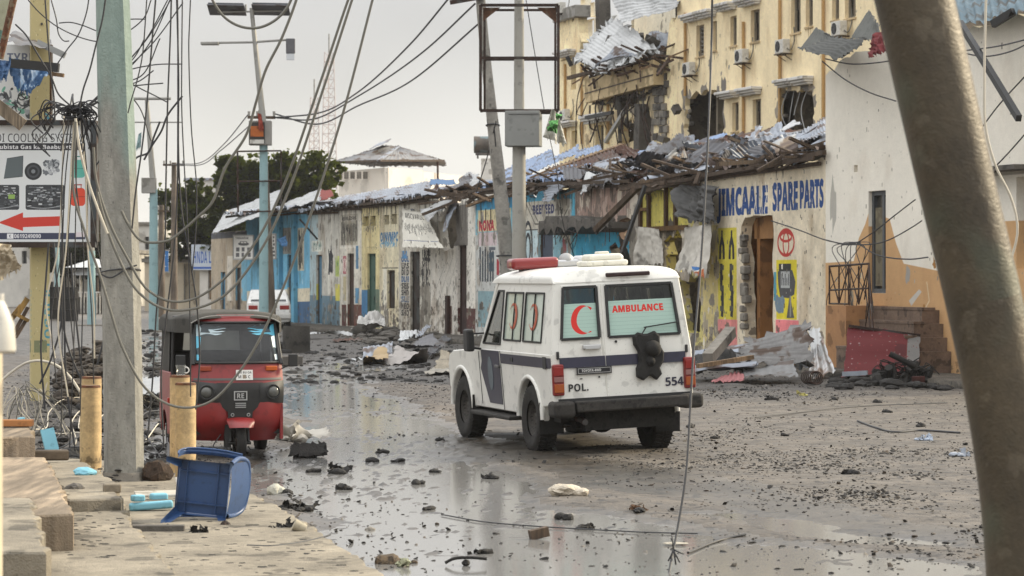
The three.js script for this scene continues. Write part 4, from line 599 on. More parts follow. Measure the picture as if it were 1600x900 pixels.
cloth('flag_scrap', 'orange and blue painted scrap under the hanging white sheet', 'scrap', qs([1080, 416, -0.62], [1100, 418, -0.62], [1100, 434, -0.66], [1084, 424, -0.66]), (() => { const t = canvasTex(64, 64, (c) => { c.fillStyle = '#b5602f'; c.fillRect(0, 0, 64, 64); c.fillStyle = '#356aa5'; c.beginPath(); c.moveTo(0, 0); c.lineTo(64, 64); c.lineTo(0, 64); c.fill(); c.fillStyle = '#ddd8cc'; c.lineWidth = 8; c.strokeStyle = '#d8d2c6'; c.beginPath(); c.moveTo(0, 0); c.lineTo(64, 64); c.stroke(); }); return new THREE.MeshStandardMaterial({ map: t, roughness: 0.8, side: THREE.DoubleSide }); })(), { keep: true, fold: 0.1 });
cloth('red_cloth', 'dark red cloth hanging from the awning at the top of the white house', 'cloth', qs([1352, 74, -1.0], [1380, 32, -0.8], [1383, 80, -1.0], [1362, 92, -1.1]), mat(C(0.16, 0.025, 0.03), { t: 'cloth', k: 0.8, r: 0.9 }), { fold: 0.9 });
cloth('blue_rag', 'small blue flag fixed to the blue corner shop', 'flag', qs([432, 374, -1.0], [447, 368, -1.0], [448, 384, -1.05], [440, 386, -1.05]), mat(X('#356a9c'), { t: 'cloth', k: 1, r: 0.9 }), { fold: 0.3 });

// ---------------------------------------------------------------- the damaged yellow building behind
const YD = 12;
{
const R = (a, b, y0, y1) => [a, b, y0, y1];
const wins = [[1088, 1100, 39, 88], [1113, 1120, 33, 79], [1141, 1151, 25, 71], [1173, 1187, 15, 65], [1236, 1251, -8, 51], [1259, 1270, -12, 41], [1300, 1311, -18, 31], [1320, 1337, -20, 28], [1144, 1154, 160, 205], [1176, 1189, 155, 201]];
const hole1 = [[1071, 228], [1067, 205], [1072, 175], [1070, 152], [1078, 150], [1100, 142], [1122, 145], [1130, 138], [1130, 160], [1129, 190], [1131, 222], [1128, 240], [1080, 240]];
const hole2 = [[1212, 210], [1216, 170], [1220, 142], [1233, 140], [1258, 143], [1268, 138], [1271, 160], [1270, 200], [1262, 215]];
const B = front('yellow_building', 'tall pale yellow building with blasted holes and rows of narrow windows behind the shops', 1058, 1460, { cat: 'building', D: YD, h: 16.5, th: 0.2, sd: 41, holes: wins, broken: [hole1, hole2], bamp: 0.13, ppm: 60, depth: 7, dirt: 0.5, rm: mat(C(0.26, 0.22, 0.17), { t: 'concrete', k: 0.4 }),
paint: (p) => { const { c, w, h } = p; c.fillStyle = '#f4e1b8'; c.fillRect(0, 0, w, h); p.peel(50, 1060, 60, 1140, 230, 0.03, 0.25, ['#9a9184', '#b8a888', '#8b8479', '#c9b48e']); for (const q of [hole1, hole2]) for (const [a, y] of q) p.blob(p.F.x(a), p.F.y(a, y), rr(0.15, 0.4), rr(0.15, 0.45), ['#8b8479', '#9c9283', '#77716a'][(rnd() * 3) | 0], 12); for (const [a, b, , y] of wins) for (let i = 0; i < 3; i++) p.line([[a + i * 4, y + 2], [a + i * 4 + rr(-1, 1), y + rr(6, 18)]], '#b39d74', 0.05); p.line([[1072, 30], [1078, 60], [1074, 100], [1080, 140]], '#a9946c', 0.04); p.line([[1085, 20], [1090, 40]], '#a9946c', 0.03); p.peel(40, 1100, -30, 1400, 200, 0.01, 0.06, ['#a08a62', '#8b8273']); p.specks(150, ['#8f7f60', '#b5a078']); } });
const { F, g } = B;
const fl = []; for (let i = 1; i < 6; i++) fl.push(box(B.w - 0.4, 0.25, 6.3, B.w / 2, i * 3.1 - 0.2, -3.7)); mesh('floor_slab', fl, M.concrete, g);
const pt = []; for (let i = 1; i < 9; i++) pt.push(box(0.15, 16, 5.9, i * B.w / 9, 8, -3.6)); mesh('partition', pt, mat(C(0.28, 0.24, 0.18), { t: 'plaster', k: 0.4 }), g);
const frm = mat(C(0.30, 0.26, 0.2), { t: 'grime', k: 1 }), gl = new THREE.MeshStandardMaterial({ color: C(0.03, 0.03, 0.03), roughness: 0.2 });
const hood = mat(C(0.74, 0.73, 0.72), { key: 'hood', t: 'plaster', k: 0.5 });
wins.forEach(([a, b, y0, y1], i) => {
const x0 = F.x(a), x1 = F.x(b), m = (a + b) / 2, yt = F.y(m, y0), yb = F.y(m, y1), e = 0.06, z = -0.17;
const wn = mesh('window', [box(e, yt - yb, 0.08, x0 + e / 2, (yt + yb) / 2, z), box(e, yt - yb, 0.08, x1 - e / 2, (yt + yb) / 2, z), box(x1 - x0, e, 0.07, (x0 + x1) / 2, yt - e / 2, z), box(x1 - x0, e, 0.07, (x0 + x1) / 2, yb + e / 2, z), box(0.04, yt - yb, 0.06, (x0 + x1) / 2, (yt + yb) / 2, z)], frm, g);
if (i === 0) for (let k = 0; k < 7; k++) mesh('slat', box((x1 - x0) - 0.1, 0.09, 0.02, (x0 + x1) / 2, mix(yb, yt, (k + 0.6) / 7.4), z - 0.02, 0.7 + (k % 3) * 0.2), M.steelGrey, wn); else mesh('pane', box(x1 - x0 - 0.1, (yt - yb) * 0.38, 0.012, (x0 + x1) / 2, mix(yb, yt, 0.8), z - 0.02), gl, wn);
mesh('sill', box(x1 - x0 + 0.1, 0.06, 0.05, (x0 + x1) / 2, yb - 0.04, 0.026), M.cream, wn);
});
const hoodG = (a, b, y0, y1, FF = F) => { const x0 = FF.x(a), x1 = FF.x(b), m = (a + b) / 2, yt = FF.y(m, y0), yb = FF.y(m, y1), h = yt - yb, w = x1 - x0, c = (x0 + x1) / 2; return [rbox(w, h * 0.42, 0.42, 0.03, c, yt - h * 0.21, 0.212), rbox(w * 0.95, h * 0.3, 0.34, 0.03, c, yt - h * 0.57, 0.172), rbox(w * 0.9, h * 0.28, 0.24, 0.03, c, yb + h * 0.14, 0.122)]; };
for (const q of [[1075, 1097, 22, 34], [1098, 1120, 16, 28], [1127, 1152, 5, 17], [1160, 1190, -3, 9], [1132, 1156, 143, 154], [1163, 1191, 137, 149], [1223, 1247, 124, 136], [1248, 1272, 120, 133]]) mesh('window_hood', hoodG(...q), hood, g);
for (const [px, y0, y1] of [[1164, 34, 230], [1221, -20, 215], [1289, -30, 200], [1073, 20, 150]]) { const x = F.x(px); mesh('drain_pipe', cyl(0.055, 0.055, F.y(px, y0) - F.y(px, y1), 10, x, (F.y(px, y0) + F.y(px, y1)) / 2, 0.07), mat(C(0.52, 0.33, 0.14), { key: 'pipe', t: 'grime', k: 1 }), g); }
// rough masonry and bent bars at the holes
seed(42);
for (const q of [hole1, hole2]) { for (let i = 0; i < 16; i++) { const a = q[i % q.length], b = q[(i + 1) % q.length], t = rnd(), px = mix(a[0], b[0], t), py = mix(a[1], b[1], t); mesh('brick', rbox(rr(0.15, 0.4), rr(0.1, 0.22), rr(0.1, 0.2), 0.04, F.x(px), F.y(px, py), rr(-0.3, -0.14), rr(-0.1, 0.1), rr(-0.3, 0.3), rr(-0.4, 0.4)), i % 3 ? M.concreteDark : M.concrete, g); } }
const bars = []; for (let i = 0; i < 4; i++) { const a = F.x(mix(1226, 1258, i / 3)), y = F.y(1240, 140); bars.push(tube([V3(a, y, -0.1), V3(a + rr(-0.1, 0.2), y - 0.7, 0.1), V3(a + rr(-0.2, 0.5), y - rr(0.8, 1.7), rr(-0.2, 0.3))], 0.02, 10, 5)); } mesh('reinforcing_bar', bars, M.steelGrey, g);
mesh('shelf', [box(2.4, 0.08, 0.7, F.x(1100), F.y(1100, 196), -2), box(2.4, 0.08, 0.7, F.x(1100), F.y(1100, 178), -2)], M.wood, g);

// the wrecked left half
const yPaint = (p) => { const { c, w, h } = p; c.fillStyle = '#f3dfb4'; c.fillRect(0, 0, w, h); p.peel(160, 905, 120, 1060, 230, 0.05, 0.6, ['#8b8479', '#9c9283', '#77716a', '#b8a888', '#c9b48e']); p.peel(40, 873, 20, 910, 230, 0.02, 0.15, ['#a99672', '#9a9184']); p.line([[876, 95], [905, 88]], '#8d7a55', 0.05); p.streak(20, h, 1.5, '#6b6250'); p.specks(200, ['#8f7f60', '#6d675c']); };
const hL = [[892, 900, 94, 140], [893, 902, 204, 232], [930, 943, 195, 240], [946, 956, 194, 216]];
const brokenL = [[[968, 240], [970, 192], [985, 186], [1000, 190], [1002, 240]], [[1003, 235], [1004, 168], [1012, 166], [1018, 200], [1017, 235]], [[962, 150], [975, 146], [1008, 142], [1004, 160], [988, 170], [975, 182], [966, 168]]];
const L = front('yellow_building', 'wrecked left part of the yellow building with hanging roof sheets and a tilted ledge', 874, 1058, { cat: 'building', D: YD, th: 0.4, sd: 43, ppm: 50, depth: 7, rm: mat(C(0.28, 0.24, 0.18), { t: 'plaster', k: 0.4 }), ceil: 7.5, rag: 0.5, bamp: 0.14, holes: hL, broken: brokenL,
top: [[874, 24], [904, 18], [905, 40], [908, 62], [903, 96], [910, 130], [922, 138], [960, 130], [1038, 112], [1046, 30], [1058, 24]], paint: yPaint });
const f = L.F, G2 = L.g;
{ // set-back storey above
const t = paintTex(L.w, 17, 40, f, (p) => { const { c, w, h } = p; c.fillStyle = '#ece3cc'; c.fillRect(0, 0, w, h); p.peel(60, 880, -20, 1058, 120, 0.05, 0.4, ['#a39a8a', '#b9ab8c']); p.streak(20, h, 2, '#8b8066'); }, 44, 0.6); t.repeat.set(1 / L.w, 1 / 17);
const hole = (a, b, y0, y1, D) => { const x0 = S(a, D) - L.sL, x1 = S(b, D) - L.sL, m = (a + b) / 2; return [[x0, Hh(m, y1, D)], [x1, Hh(m, y1, D)], [x1, Hh(m, y0, D)], [x0, Hh(m, y0, D)]]; };
const D = YD + 3.2, g2 = poly([[0.5, 9.2], [L.w, 9.2], [L.w, 17], [0.5, 17]], 0.3, [hole(907, 914, -2, 12, D), hole(922, 928, 4, 26, D), hole(916, 928, 30, 70, D), jag([[985, 60], [985, 25], [1012, 18], [1018, 70]].map(([a, y]) => [S(a, D) - L.sL, Hh(a, y, D)]), 0.15, 0.4, 5)]);
g2.translate(0, 0, -3.5); mesh('upper_wall', g2, new THREE.MeshStandardMaterial({ map: t, roughness: 0.9, side: THREE.DoubleSide }), G2);
mesh('upper_back_wall', [box(L.w, 7.5, 0.2, L.w / 2, 13, -7), box(0.3, 7.5, 3.4, 0.4, 13, -5.2)], M.darkRoom, G2);
mesh('floor_slab', [box(L.w - 0.5, 0.3, 6.4, L.w / 2, 9.1, -3.7), box(L.w - 0.5, 0.25, 6.3, L.w / 2, 5.9, -3.7)], M.concrete, G2);
mesh('column', [box(0.55, 9.0, 0.55, f.x(1043), 12.0, -0.7, 0.02, 0, 0.03), box(0.6, 6.2, 0.5, f.x(1006), 5.6, 0.1, 0, 0, -0.06), box(0.5, 5, 0.5, f.x(908), 12, -1.0, 0, 0, 0.1)], M.concreteDark, G2);
mesh('parapet', [rbox(f.x(906) - f.x(873) + 0.2, 0.5, 0.7, 0.03, (f.x(906) + f.x(873)) / 2, f.y(889, 22), -0.1)], M.plasterGrey, G2);
}
for (const q of [[877, 900, 79, 89], [879, 903, 190, 199], [918, 956, 178, 192]]) mesh('window_hood', hoodG(...q, f), hood, G2);
hL.forEach(([a, b, y0, y1]) => { const x0 = f.x(a), x1 = f.x(b), m = (a + b) / 2, yt = f.y(m, y0), yb = f.y(m, y1), z = -0.3; const wn = mesh('window', [box(0.07, yt - yb, 0.08, x0 + 0.035, (yt + yb) / 2, z), box(0.07, yt - yb, 0.08, x1 - 0.035, (yt + yb) / 2, z), box(x1 - x0, 0.07, 0.07, (x0 + x1) / 2, yt - 0.035, z)], frm, G2); mesh('pane', box((x1 - x0) * 0.5, yt - yb - 0.1, 0.012, x0 + (x1 - x0) * 0.28, (yt + yb) / 2, z - 0.02), gl, wn); });
for (const px of [885, 911, 952]) mesh('drain_pipe', cyl(0.055, 0.055, f.y(px, 100) - f.y(px, 225), 10, f.x(px), (f.y(px, 100) + f.y(px, 225)) / 2, 0.07), mats.pipe, G2);
{ // tilted balcony beam
const a = V3(f.x(932), f.y(932, 143), 0.25), b = V3(f.x(1040), f.y(1040, 113), 0.25);
mesh('tilted_beam', [beam(a, b, 0.5, 0.95)], mat(C(0.74, 0.58, 0.34), { t: 'plaster', k: 0.3 }), G2);
mesh('tilted_beam', [beam(a.clone().add(V3(0, -0.1, 0.262)), b.clone().add(V3(0, -0.1, 0.262)), 0.03, 0.04)], M.steel, G2);
mesh('tilted_slab', sheetGeo([a.clone().add(V3(0, -0.6, 0)), b.clone().add(V3(0, -0.6, 0)), b.clone().add(V3(0, -0.5, -2.4)), a.clone().add(V3(0, -0.4, -2.4))], { amp: 0, crumple: 0.3, sd: 4 }), M.concreteDark, G2);
}
// exposed concrete blocks where the plaster fell away
seed(45); for (let r = 0; r < 9; r++) for (let k = 0; k < 3; k++) { const px = 1022 + k * 7 + (r % 2) * 3; if (rnd() < 0.15) continue; mesh('brick', rbox(f.x(px + 6.4) - f.x(px), 0.26, 0.1, 0.015, (f.x(px) + f.x(px + 6.4)) / 2, f.y(px, 214) + r * 0.285, 0.02 + rr(0, 0.03)), rnd() < 0.5 ? M.concrete : M.concreteDark, G2); }
{ seed(46); const bars = []; for (let i = 0; i < 20; i++) { const px = rr(915, 1050), x = f.x(px), y = f.y(px, rr(120, 165)); bars.push(tube([V3(x, y, rr(0, 0.6)), V3(x + rr(-0.4, 0.4), y - rr(0.5, 1.2), rr(0.2, 0.8)), V3(x + rr(-0.9, 0.9), y - rr(1, 3), rr(0, 0.6))], rr(0.015, 0.04), 8, 4)); } const o = mesh('reinforcing_bar', bars, M.steel, G2); o.userData.kind = 'stuff'; }
const q = (...a) => a.map(([x, y, d]) => Q(x, y, YD + d));
sheet('large white roof sheet hanging diagonally over the wrecked part of the yellow building', q([899, 94, -1.0], [938, 112, -1.4], [1026, 78, -0.6], [957, 26, 0.4]), M.galvWhite, { crumple: 0.09, pitch: 0.22, amp: 0.012, torn: 0.2, corr: 'v' });
sheet('curled grey lower corner of the hanging white roof sheet', q([926, 108, -1.6], [952, 90, -1.2], [1000, 88, -0.8], [960, 72, -0.9]), M.galv, { crumple: 0.15, pitch: 0.22 });
sheet('white roof sheet slung across the top of the wrecked part', q([971, 35, -0.4], [1058, 14, -0.2], [1066, -26, 0.2], [954, -6, 0.6]), M.galvWhite, { crumple: 0.12, corr: 'v', pitch: 0.3 });
sheet('grey slab of torn tin behind the hanging sheets', q([1010, 90, 1], [1044, 86, 0.6], [1044, 50, 1.5], [1016, 50, 2]), M.galv, { crumple: 0.2 });
{ seed(47); const gs = [], gp = []; for (let i = 0; i < 170; i++) { const px = rr(918, 1046), py = mix(132, 104, (px - 918) / 128) - rr(0.3, 1) * rr(10, 34), p = Q(px, py, YD + rr(-0.9, 1.6)), l = rr(0.4, 1.7); const e = p.clone().add(V3(rr(-1, 1) * l, rr(-0.5, 0.5) * l, rr(-1, 1) * l)); (rnd() < 0.8 ? gs : gp).push(beam(p, e, rr(0.05, 0.14), rr(0.04, 0.1))); } tag(mesh('splintered_wood', gs, mat(C(0.13, 0.085, 0.06), { t: 'wood', k: 1 })), 'heap of dark splintered timbers on the tilted yellow ledge', 'splinters', null, 'stuff'); tag(mesh('splintered_wood', gp, M.woodPale), 'paler splintered timbers in the heap on the tilted ledge', 'splinters', null, 'stuff'); }
{ seed(48); const gs = []; for (let i = 0; i < 60; i++) { const px = rr(905, 1058), py = rr(0, 1) < 0.5 ? rr(140, 225) : rr(60, 130), p = Q(px, py, YD + rr(-0.3, 1.5)); gs.push(rbox(rr(0.2, 0.7), rr(0.15, 0.5), rr(0.15, 0.5), 0.03, p.x, p.y, p.z, rr(0, 3), rr(0, 3), rr(0, 3))); } tag(mesh('concrete_rubble', gs, M.concreteDark), 'lumps of broken concrete clinging to the wrecked yellow building', 'rubble', null, 'stuff'); }
timberY('thin bent pole sticking out of the wrecked building at the left', q([886, 88, -0.6], [893, 103, -0.4]), M.black);
timberY('long thin pole across the wrecked building left of the tilted ledge', q([888, 122, -0.8], [925, 112, -0.6]), M.wood);
timberY('broken pole hanging below the tilted ledge beside the doorway', q([946, 222, -0.8], [977, 172, -0.5]), M.steelGrey);
timberY('dark broken lintel bar over the yellow doorway', q([916, 184, -0.7], [957, 176, -0.7]), M.black);
timberY('grey leaning post under the tilted ledge', q([969, 222, -0.5], [966, 150, -0.2]), M.concreteDark);
function timberY(label, pts, m) { const o = thing('broken_pole', label, 'pole', pts[0].clone()); mesh('shaft', [beam(V3(0, 0, 0), pts[1].clone().sub(pts[0]), 0.14, 0.14)], m, o); return o; }
}
// air conditioners on brackets
{
const ac = thing('air_conditioner', 'white air conditioner on the yellow wall left of the hanging cable, above the large hole', 'air conditioner', V3(0, 0, 0), ROT, 'air conditioners on the yellow building');
ac.scale.setScalar(0.78);
const body = mat(C(0.66, 0.65, 0.62), { t: 'grime', k: 0.9, r: 0.5 });
mesh('casing', rbox(0.9, 0.6, 0.34, 0.03, 0, 0, 0.32), body, ac);
const fan = mesh('fan_grille', [XF(new THREE.TorusGeometry(0.22, 0.02, 6, 24), -0.12, 0, 0.495), ...[0.06, 0.12, 0.17].map((r) => XF(new THREE.TorusGeometry(r, 0.008, 5, 20), -0.12, 0, 0.498)), ...[0, 1, 2, 3].map((i) => box(0.44, 0.01, 0.012, -0.12, 0, 0.5, 0, 0, i * Math.PI / 4))], M.black, ac);
mesh('fan_blade', [cyl(0.2, 0.2, 0.01, 20, -0.12, 0, 0.491, Math.PI / 2), ...[0, 1, 2].map((i) => box(0.19, 0.09, 0.006, -0.12 + 0.09 * Math.cos(i * 2.1), 0.09 * Math.sin(i * 2.1), 0.497, 0.2, 0, i * 2.1))], M.galvDark, fan);
mesh('bracket', [box(0.05, 0.05, 0.55, -0.34, -0.34, 0.28), box(0.05, 0.05, 0.55, 0.34, -0.34, 0.28), bar(V3(-0.34, -0.6, 0.02), V3(-0.34, -0.35, 0.45), 0.018), bar(V3(0.34, -0.6, 0.02), V3(0.34, -0.35, 0.45), 0.018), box(0.95, 0.03, 0.05, 0, -0.34, 0.5)], M.steel, ac);
mesh('pipe', [tube([V3(0.46, -0.1, 0.3), V3(0.6, -0.2, 0.2), V3(0.62, 0.2, 0.03), V3(0.6, 0.8, 0.03)], 0.025, 14, 6)], M.cableGrey, ac);
const at = (px, py, D = YD) => onW(S(px, D), Hh(px, py, D), D);
ac.position.copy(at(1086, 108));
for (const [px, py, l] of [[1169, 88, 'white air conditioner on the yellow wall under the middle narrow window'], [1233, 73, 'white air conditioner beside the ribbed awning on the yellow wall'], [1322, 45, 'white air conditioner above the awning near the big tilted pole'], [891, 181, 'tilted air conditioner low on the left corner of the wrecked yellow building'], [884, 13, 'air conditioner on the parapet at the top left of the yellow building']]) { const c = copy(ac, 'air_conditioner', l, at(px, py)); if (py === 181) c.rotation.z = 0.12; }
}

// ---------------------------------------------------------------- things far off
{ // white house with a hipped roof
const d = 190, s = d / FPX, a = P(655 - 0, 428, d), t = thing('white_house', 'white house with grey hipped roof beyond the shops', 'house', V3(0, 0, 0));
const y0 = EYE - (262 - HZN) * s, X0 = (522 - 800) * s, X1 = (603 - 800) * s, X2 = (655 - 800) * s, X3 = (684 - 800) * s;
// plan: corner nearest at X1..., two faces
const A = V3(X0, 0, -d - 7), B = V3((604 - 800) * s, 0, -d), Cc = V3((658 - 800) * (d + 5) / FPX, 0, -d - 5), E = V3((692 - 800) * (d + 8) / FPX, 0, -d - 8);
const wallM = mat(C(0.84, 0.79, 0.73), { t: 'grime', k: 0.05 });
const wl = (p, q, h, th = 0.3) => { const dd = q.clone().sub(p), l = dd.length(), g = new THREE.BoxGeometry(l, h, th); g.translate(l / 2, h / 2, 0); g.rotateY(-Math.atan2(dd.z, dd.x)); g.translate(p.x, 0, p.z); return g; };
const D2 = V3(E.x - 2, 0, -d - 17), D1 = V3(A.x + 3, 0, -d - 18);
mesh('wall', [wl(A, B, y0), wl(B, Cc, y0), wl(Cc, D2, y0), wl(D2, D1, y0), wl(D1, A, y0)], wallM, t);
const rp = (px, py, dd) => P(px, py, dd), ap = rp(598, 228, d + 7), ap2 = rp(622, 229, d + 9), e1 = rp(518, 254, d + 7), e2 = rp(592, 251, d - 1), e3 = rp(694, 251, d + 8), e4 = V3(D2.x + 2, e3.y, D2.z - 1), e5 = V3(D1.x - 1, e3.y, D1.z - 1);
const rf = (p, q, r, u, sd) => sheetGeo([p, q, r, u], { pitch: 0.35, amp: 0.03, crumple: 0.06, sd, torn: 0.08 });
mesh('roof', [rf(e1, e2, ap2, ap, 1), rf(e2, e3, ap2, ap2.clone().add(V3(-0.05, 0, 0)), 2), rf(e3, e4, ap2, ap2.clone().add(V3(0.02, 0, 0)), 3), rf(e4, e5, ap, ap2, 4), rf(e5, e1, ap.clone().add(V3(0.02, 0, 0)), ap, 5)], mat(C(0.22, 0.22, 0.225), { t: 'galv', k: 0.3, r: 0.8 }), t, false);
mesh('ridge_cap', [sheetGeo([rp(576, 234, d + 4), rp(606, 222, d + 5), rp(611, 217, d + 9), rp(588, 226, d + 8)], { amp: 0.01, crumple: 0.05, sd: 8 }), beam(e2, ap2, 0.3, 0.06)], M.galv, t);
mesh('fascia', [beam(e1, e2, 0.1, 0.14), beam(e2, e3, 0.1, 0.14)], M.wood, t);
for (const px of [539, 556, 576]) { const z = -d - 7 + (px - 522) / (604 - 522) * 7; const p = P(px, 274, -z); const w = mesh('window', [box(1.9, 0.5, 0.06, p.x, p.y, p.z + 0.12)], M.concrete, t); mesh('slat', [0, 1, 2, 3, 4].map((k) => box(0.12, 0.62, 0.08, p.x - 0.9 + k * 0.45, p.y, p.z + 0.17)), wallM, w); }
mesh('post', [bar(P(684, 252, d + 7.5), P(684, 300, d + 7.5), 0.09)], M.rust, t);
mesh('wall', [wl(V3(Cc.x, 0, Cc.z), V3(P(728, 260, d + 14).x, 0, -d - 14), EYE - (258 - HZN) * (d + 8) / FPX - 0.6, 0.2)], wallM, t);
}
{ // water tank on its tower
const d = 240, s = d / FPX, x = (757 - 800) * s, y = (v) => EYE - (v - HZN) * s, t = thing('water_tower', 'pale blue water tank on a stubby white tower behind the leaning pole', 'water tower', V3(x, 0, -d));
mesh('tank', [XF(cyl(0.75, 0.75, 1.9, 20, 0, 0, 0, 0, 0, Math.PI / 2), 0, y(226), 0)], mat(C(0.28, 0.42, 0.45), { t: 'rust', k: 0.2, r: 0.6 }), t);
mesh('tower', [cyl(0.85, 0.6, y(248), 14, 0.3, y(248) / 2, 0)], M.white, t);
mesh('cradle', [box(1.6, 0.15, 1.4, 0, y(241), 0), box(0.15, 0.4, 1.4, -0.6, y(244), 0), box(0.15, 0.4, 1.4, 0.6, y(244), 0)], M.concreteDark, t);
}
function mast(px, py, d, w, label) { // lattice radio mast
const s = d / FPX, x = (px - 800) * s, top = EYE - (py - HZN) * s, t = thing('radio_mast', label, 'mast', V3(x, 0, -d));
const g = [], n = 26, W0 = w * 1.7; const cor = (i, k) => { const r = mix(W0, w * 0.75, i / n), a = k * 2.094 + 0.4; return V3(Math.cos(a) * r, top * i / n, Math.sin(a) * r); };
for (let i = 0; i < n; i++) for (let k = 0; k < 3; k++) { g.push(bar(cor(i, k), cor(i + 1, k), 0.07, 4), bar(cor(i, k), cor(i + 1, (k + 1) % 3), 0.045, 4), bar(cor(i, k), cor(i, (k + 1) % 3), 0.04, 4)); }
mesh('lattice', g, mat(C(0.5, 0.42, 0.40), { key: 'mast', r: 0.6 }), t);
mesh('dish', [XF(new THREE.SphereGeometry(0.8, 14, 6, 0, 6.3, 0, 0.9), 0.3, top * 0.52, 0.8, 1.57), cyl(0.12, 0.12, 3, 6, 0, top + 1.4, 0)], M.plasterGrey, t);
}
mast(514, 82, 420, 1.1, 'taller lattice radio mast rising beyond the tree and the white house');
mast(491, 152, 430, 0.95, 'shorter lattice radio mast left of the taller one');
// trees: trunk, limbs and many small leaves in clumps
const leafM = new THREE.MeshPhysicalMaterial({ color: 0xffffff, vertexColors: true, roughness: 0.9, side: THREE.DoubleSide, transmission: 0.6, thickness: 0 });
function tree(label, base, lobes, n, leaf, hue, sd, trunkR = 0.25) {
seed(sd); const t = thing('tree', label, 'tree', base), g = [];
const c = lobes[0]; for (const [x, y, z, r] of lobes) { g.push(new THREE.TubeGeometry(curve([V3(rr(-0.1, 0.1), 0, 0), V3(x * 0.15, y * 0.45, z * 0.15), V3(x * 0.6, y * 0.8, z * 0.6), V3(x, y, z)]), 10, trunkR * 0.4, 6)); }
g.push(cyl(trunkR * 1.3, trunkR * 0.8, c[1] * 0.55, 10, 0, c[1] * 0.27, 0));
mesh('trunk', g, mat(C(0.09, 0.07, 0.055), { key: 'bark', t: 'wood', k: 1, b: 0.02 }), t);
const pos = [], nor = [], col = [], uv = []; const clumps = [];
for (const [x, y, z, r] of lobes) { const k = Math.round(16 * r * r) + 8; for (let i = 0; i < k; i++) { const a = rnd() * 6.283, e = Math.acos(rr(-0.85, 1)), q = r * Math.pow(rnd(), 0.25); clumps.push([x + Math.sin(e) * Math.cos(a) * q * 1.15, y + Math.cos(e) * q * 0.85, z + Math.sin(e) * Math.sin(a) * q, rr(0.18, 0.42) * Math.min(1, r)]); } }
for (let i = 0; i < n; i++) {
const [cx, cy, cz, cr] = clumps[(rnd() * clumps.length) | 0]; const p = V3(cx + rr(-1, 1) * cr * 1.4, cy + rr(-1, 1) * cr, cz + rr(-1, 1) * cr * 1.3);
const a = V3(rr(-1, 1), rr(-0.8, 0.3), rr(-1, 1)).normalize(), b = V3(rr(-1, 1), rr(-1, 1), rr(-1, 1)).cross(a).normalize(), l = leaf * rr(0.7, 1.5), w = l * 0.36, nn = a.clone().cross(b);
const v = [p.clone().addScaledVector(a, -l / 2), p.clone().addScaledVector(b, w), p.clone().addScaledVector(a, l / 2), p.clone().addScaledVector(b, -w)];
const k = rr(0.6, 1.3), cc = [hue[0] * k, hue[1] * k, hue[2] * k * rr(0.7, 1.1)];
for (const q of [0, 1, 2, 0, 2, 3]) { pos.push(v[q].x, v[q].y, v[q].z); nor.push(nn.x, nn.y, nn.z); col.push(...cc); uv.push(0, 0); }
}
const gg = new THREE.BufferGeometry(); gg.setAttribute('position', new THREE.Float32BufferAttribute(pos, 3)); gg.setAttribute('normal', new THREE.Float32BufferAttribute(nor, 3)); gg.setAttribute('uv', new THREE.Float32BufferAttribute(uv, 2)); gg.setAttribute('color', new THREE.Float32BufferAttribute(col, 3));
mesh('crown', gg, leafM, t, false);
}
{
const d = 150, s = d / FPX, L = (px, py, r, dz = 0) => [(px - 395) * s, EYE - (py - HZN) * s, dz, r * s];
tree('big dark green tree behind the street lamps', V3((395 - 800) * s, 0, -d), [L(400, 310, 46), L(300, 350, 40, 0.6), L(270, 315, 28, -1), L(330, 310, 42, -0.5), L(380, 285, 38), L(450, 295, 46, 0.4), L(490, 270, 34, -0.5), L(435, 265, 30, 0.5), L(500, 300, 24, 0.6), L(345, 370, 40, 1.2), L(400, 375, 36, 1.2), L(290, 385, 26, 1), L(455, 340, 40, 0.6), L(360, 262, 20, 0)], 12500, 0.32, [0.33, 0.40, 0.05], 70, 0.35);
tree('small pale tree far behind the cooling sign', P(150, 480, 170).setY(0), [[0, 4.4, 0, 1.5], [0.5, 6, 0, 1.1], [-0.6, 3, 0.5, 1.2]], 5000, 0.25, [0.18, 0.22, 0.05], 71, 0.18);
tree('low dark tree at the far left end of the street', P(118, 480, 165).setY(0), [[0, 2.8, 0, 1.3], [1.6, 3.2, 0, 1.2], [-1.2, 3.0, 0, 1.2]], 5000, 0.25, [0.14, 0.18, 0.06], 72, 0.18);
tree('little tree top showing over the blue roof sheets', P(786, 330, 130).setY(0), [[0, 5.0, 0, 0.75], [0.3, 4.4, 0, 0.7]], 1400, 0.22, [0.06, 0.085, 0.03], 73, 0.12);
}
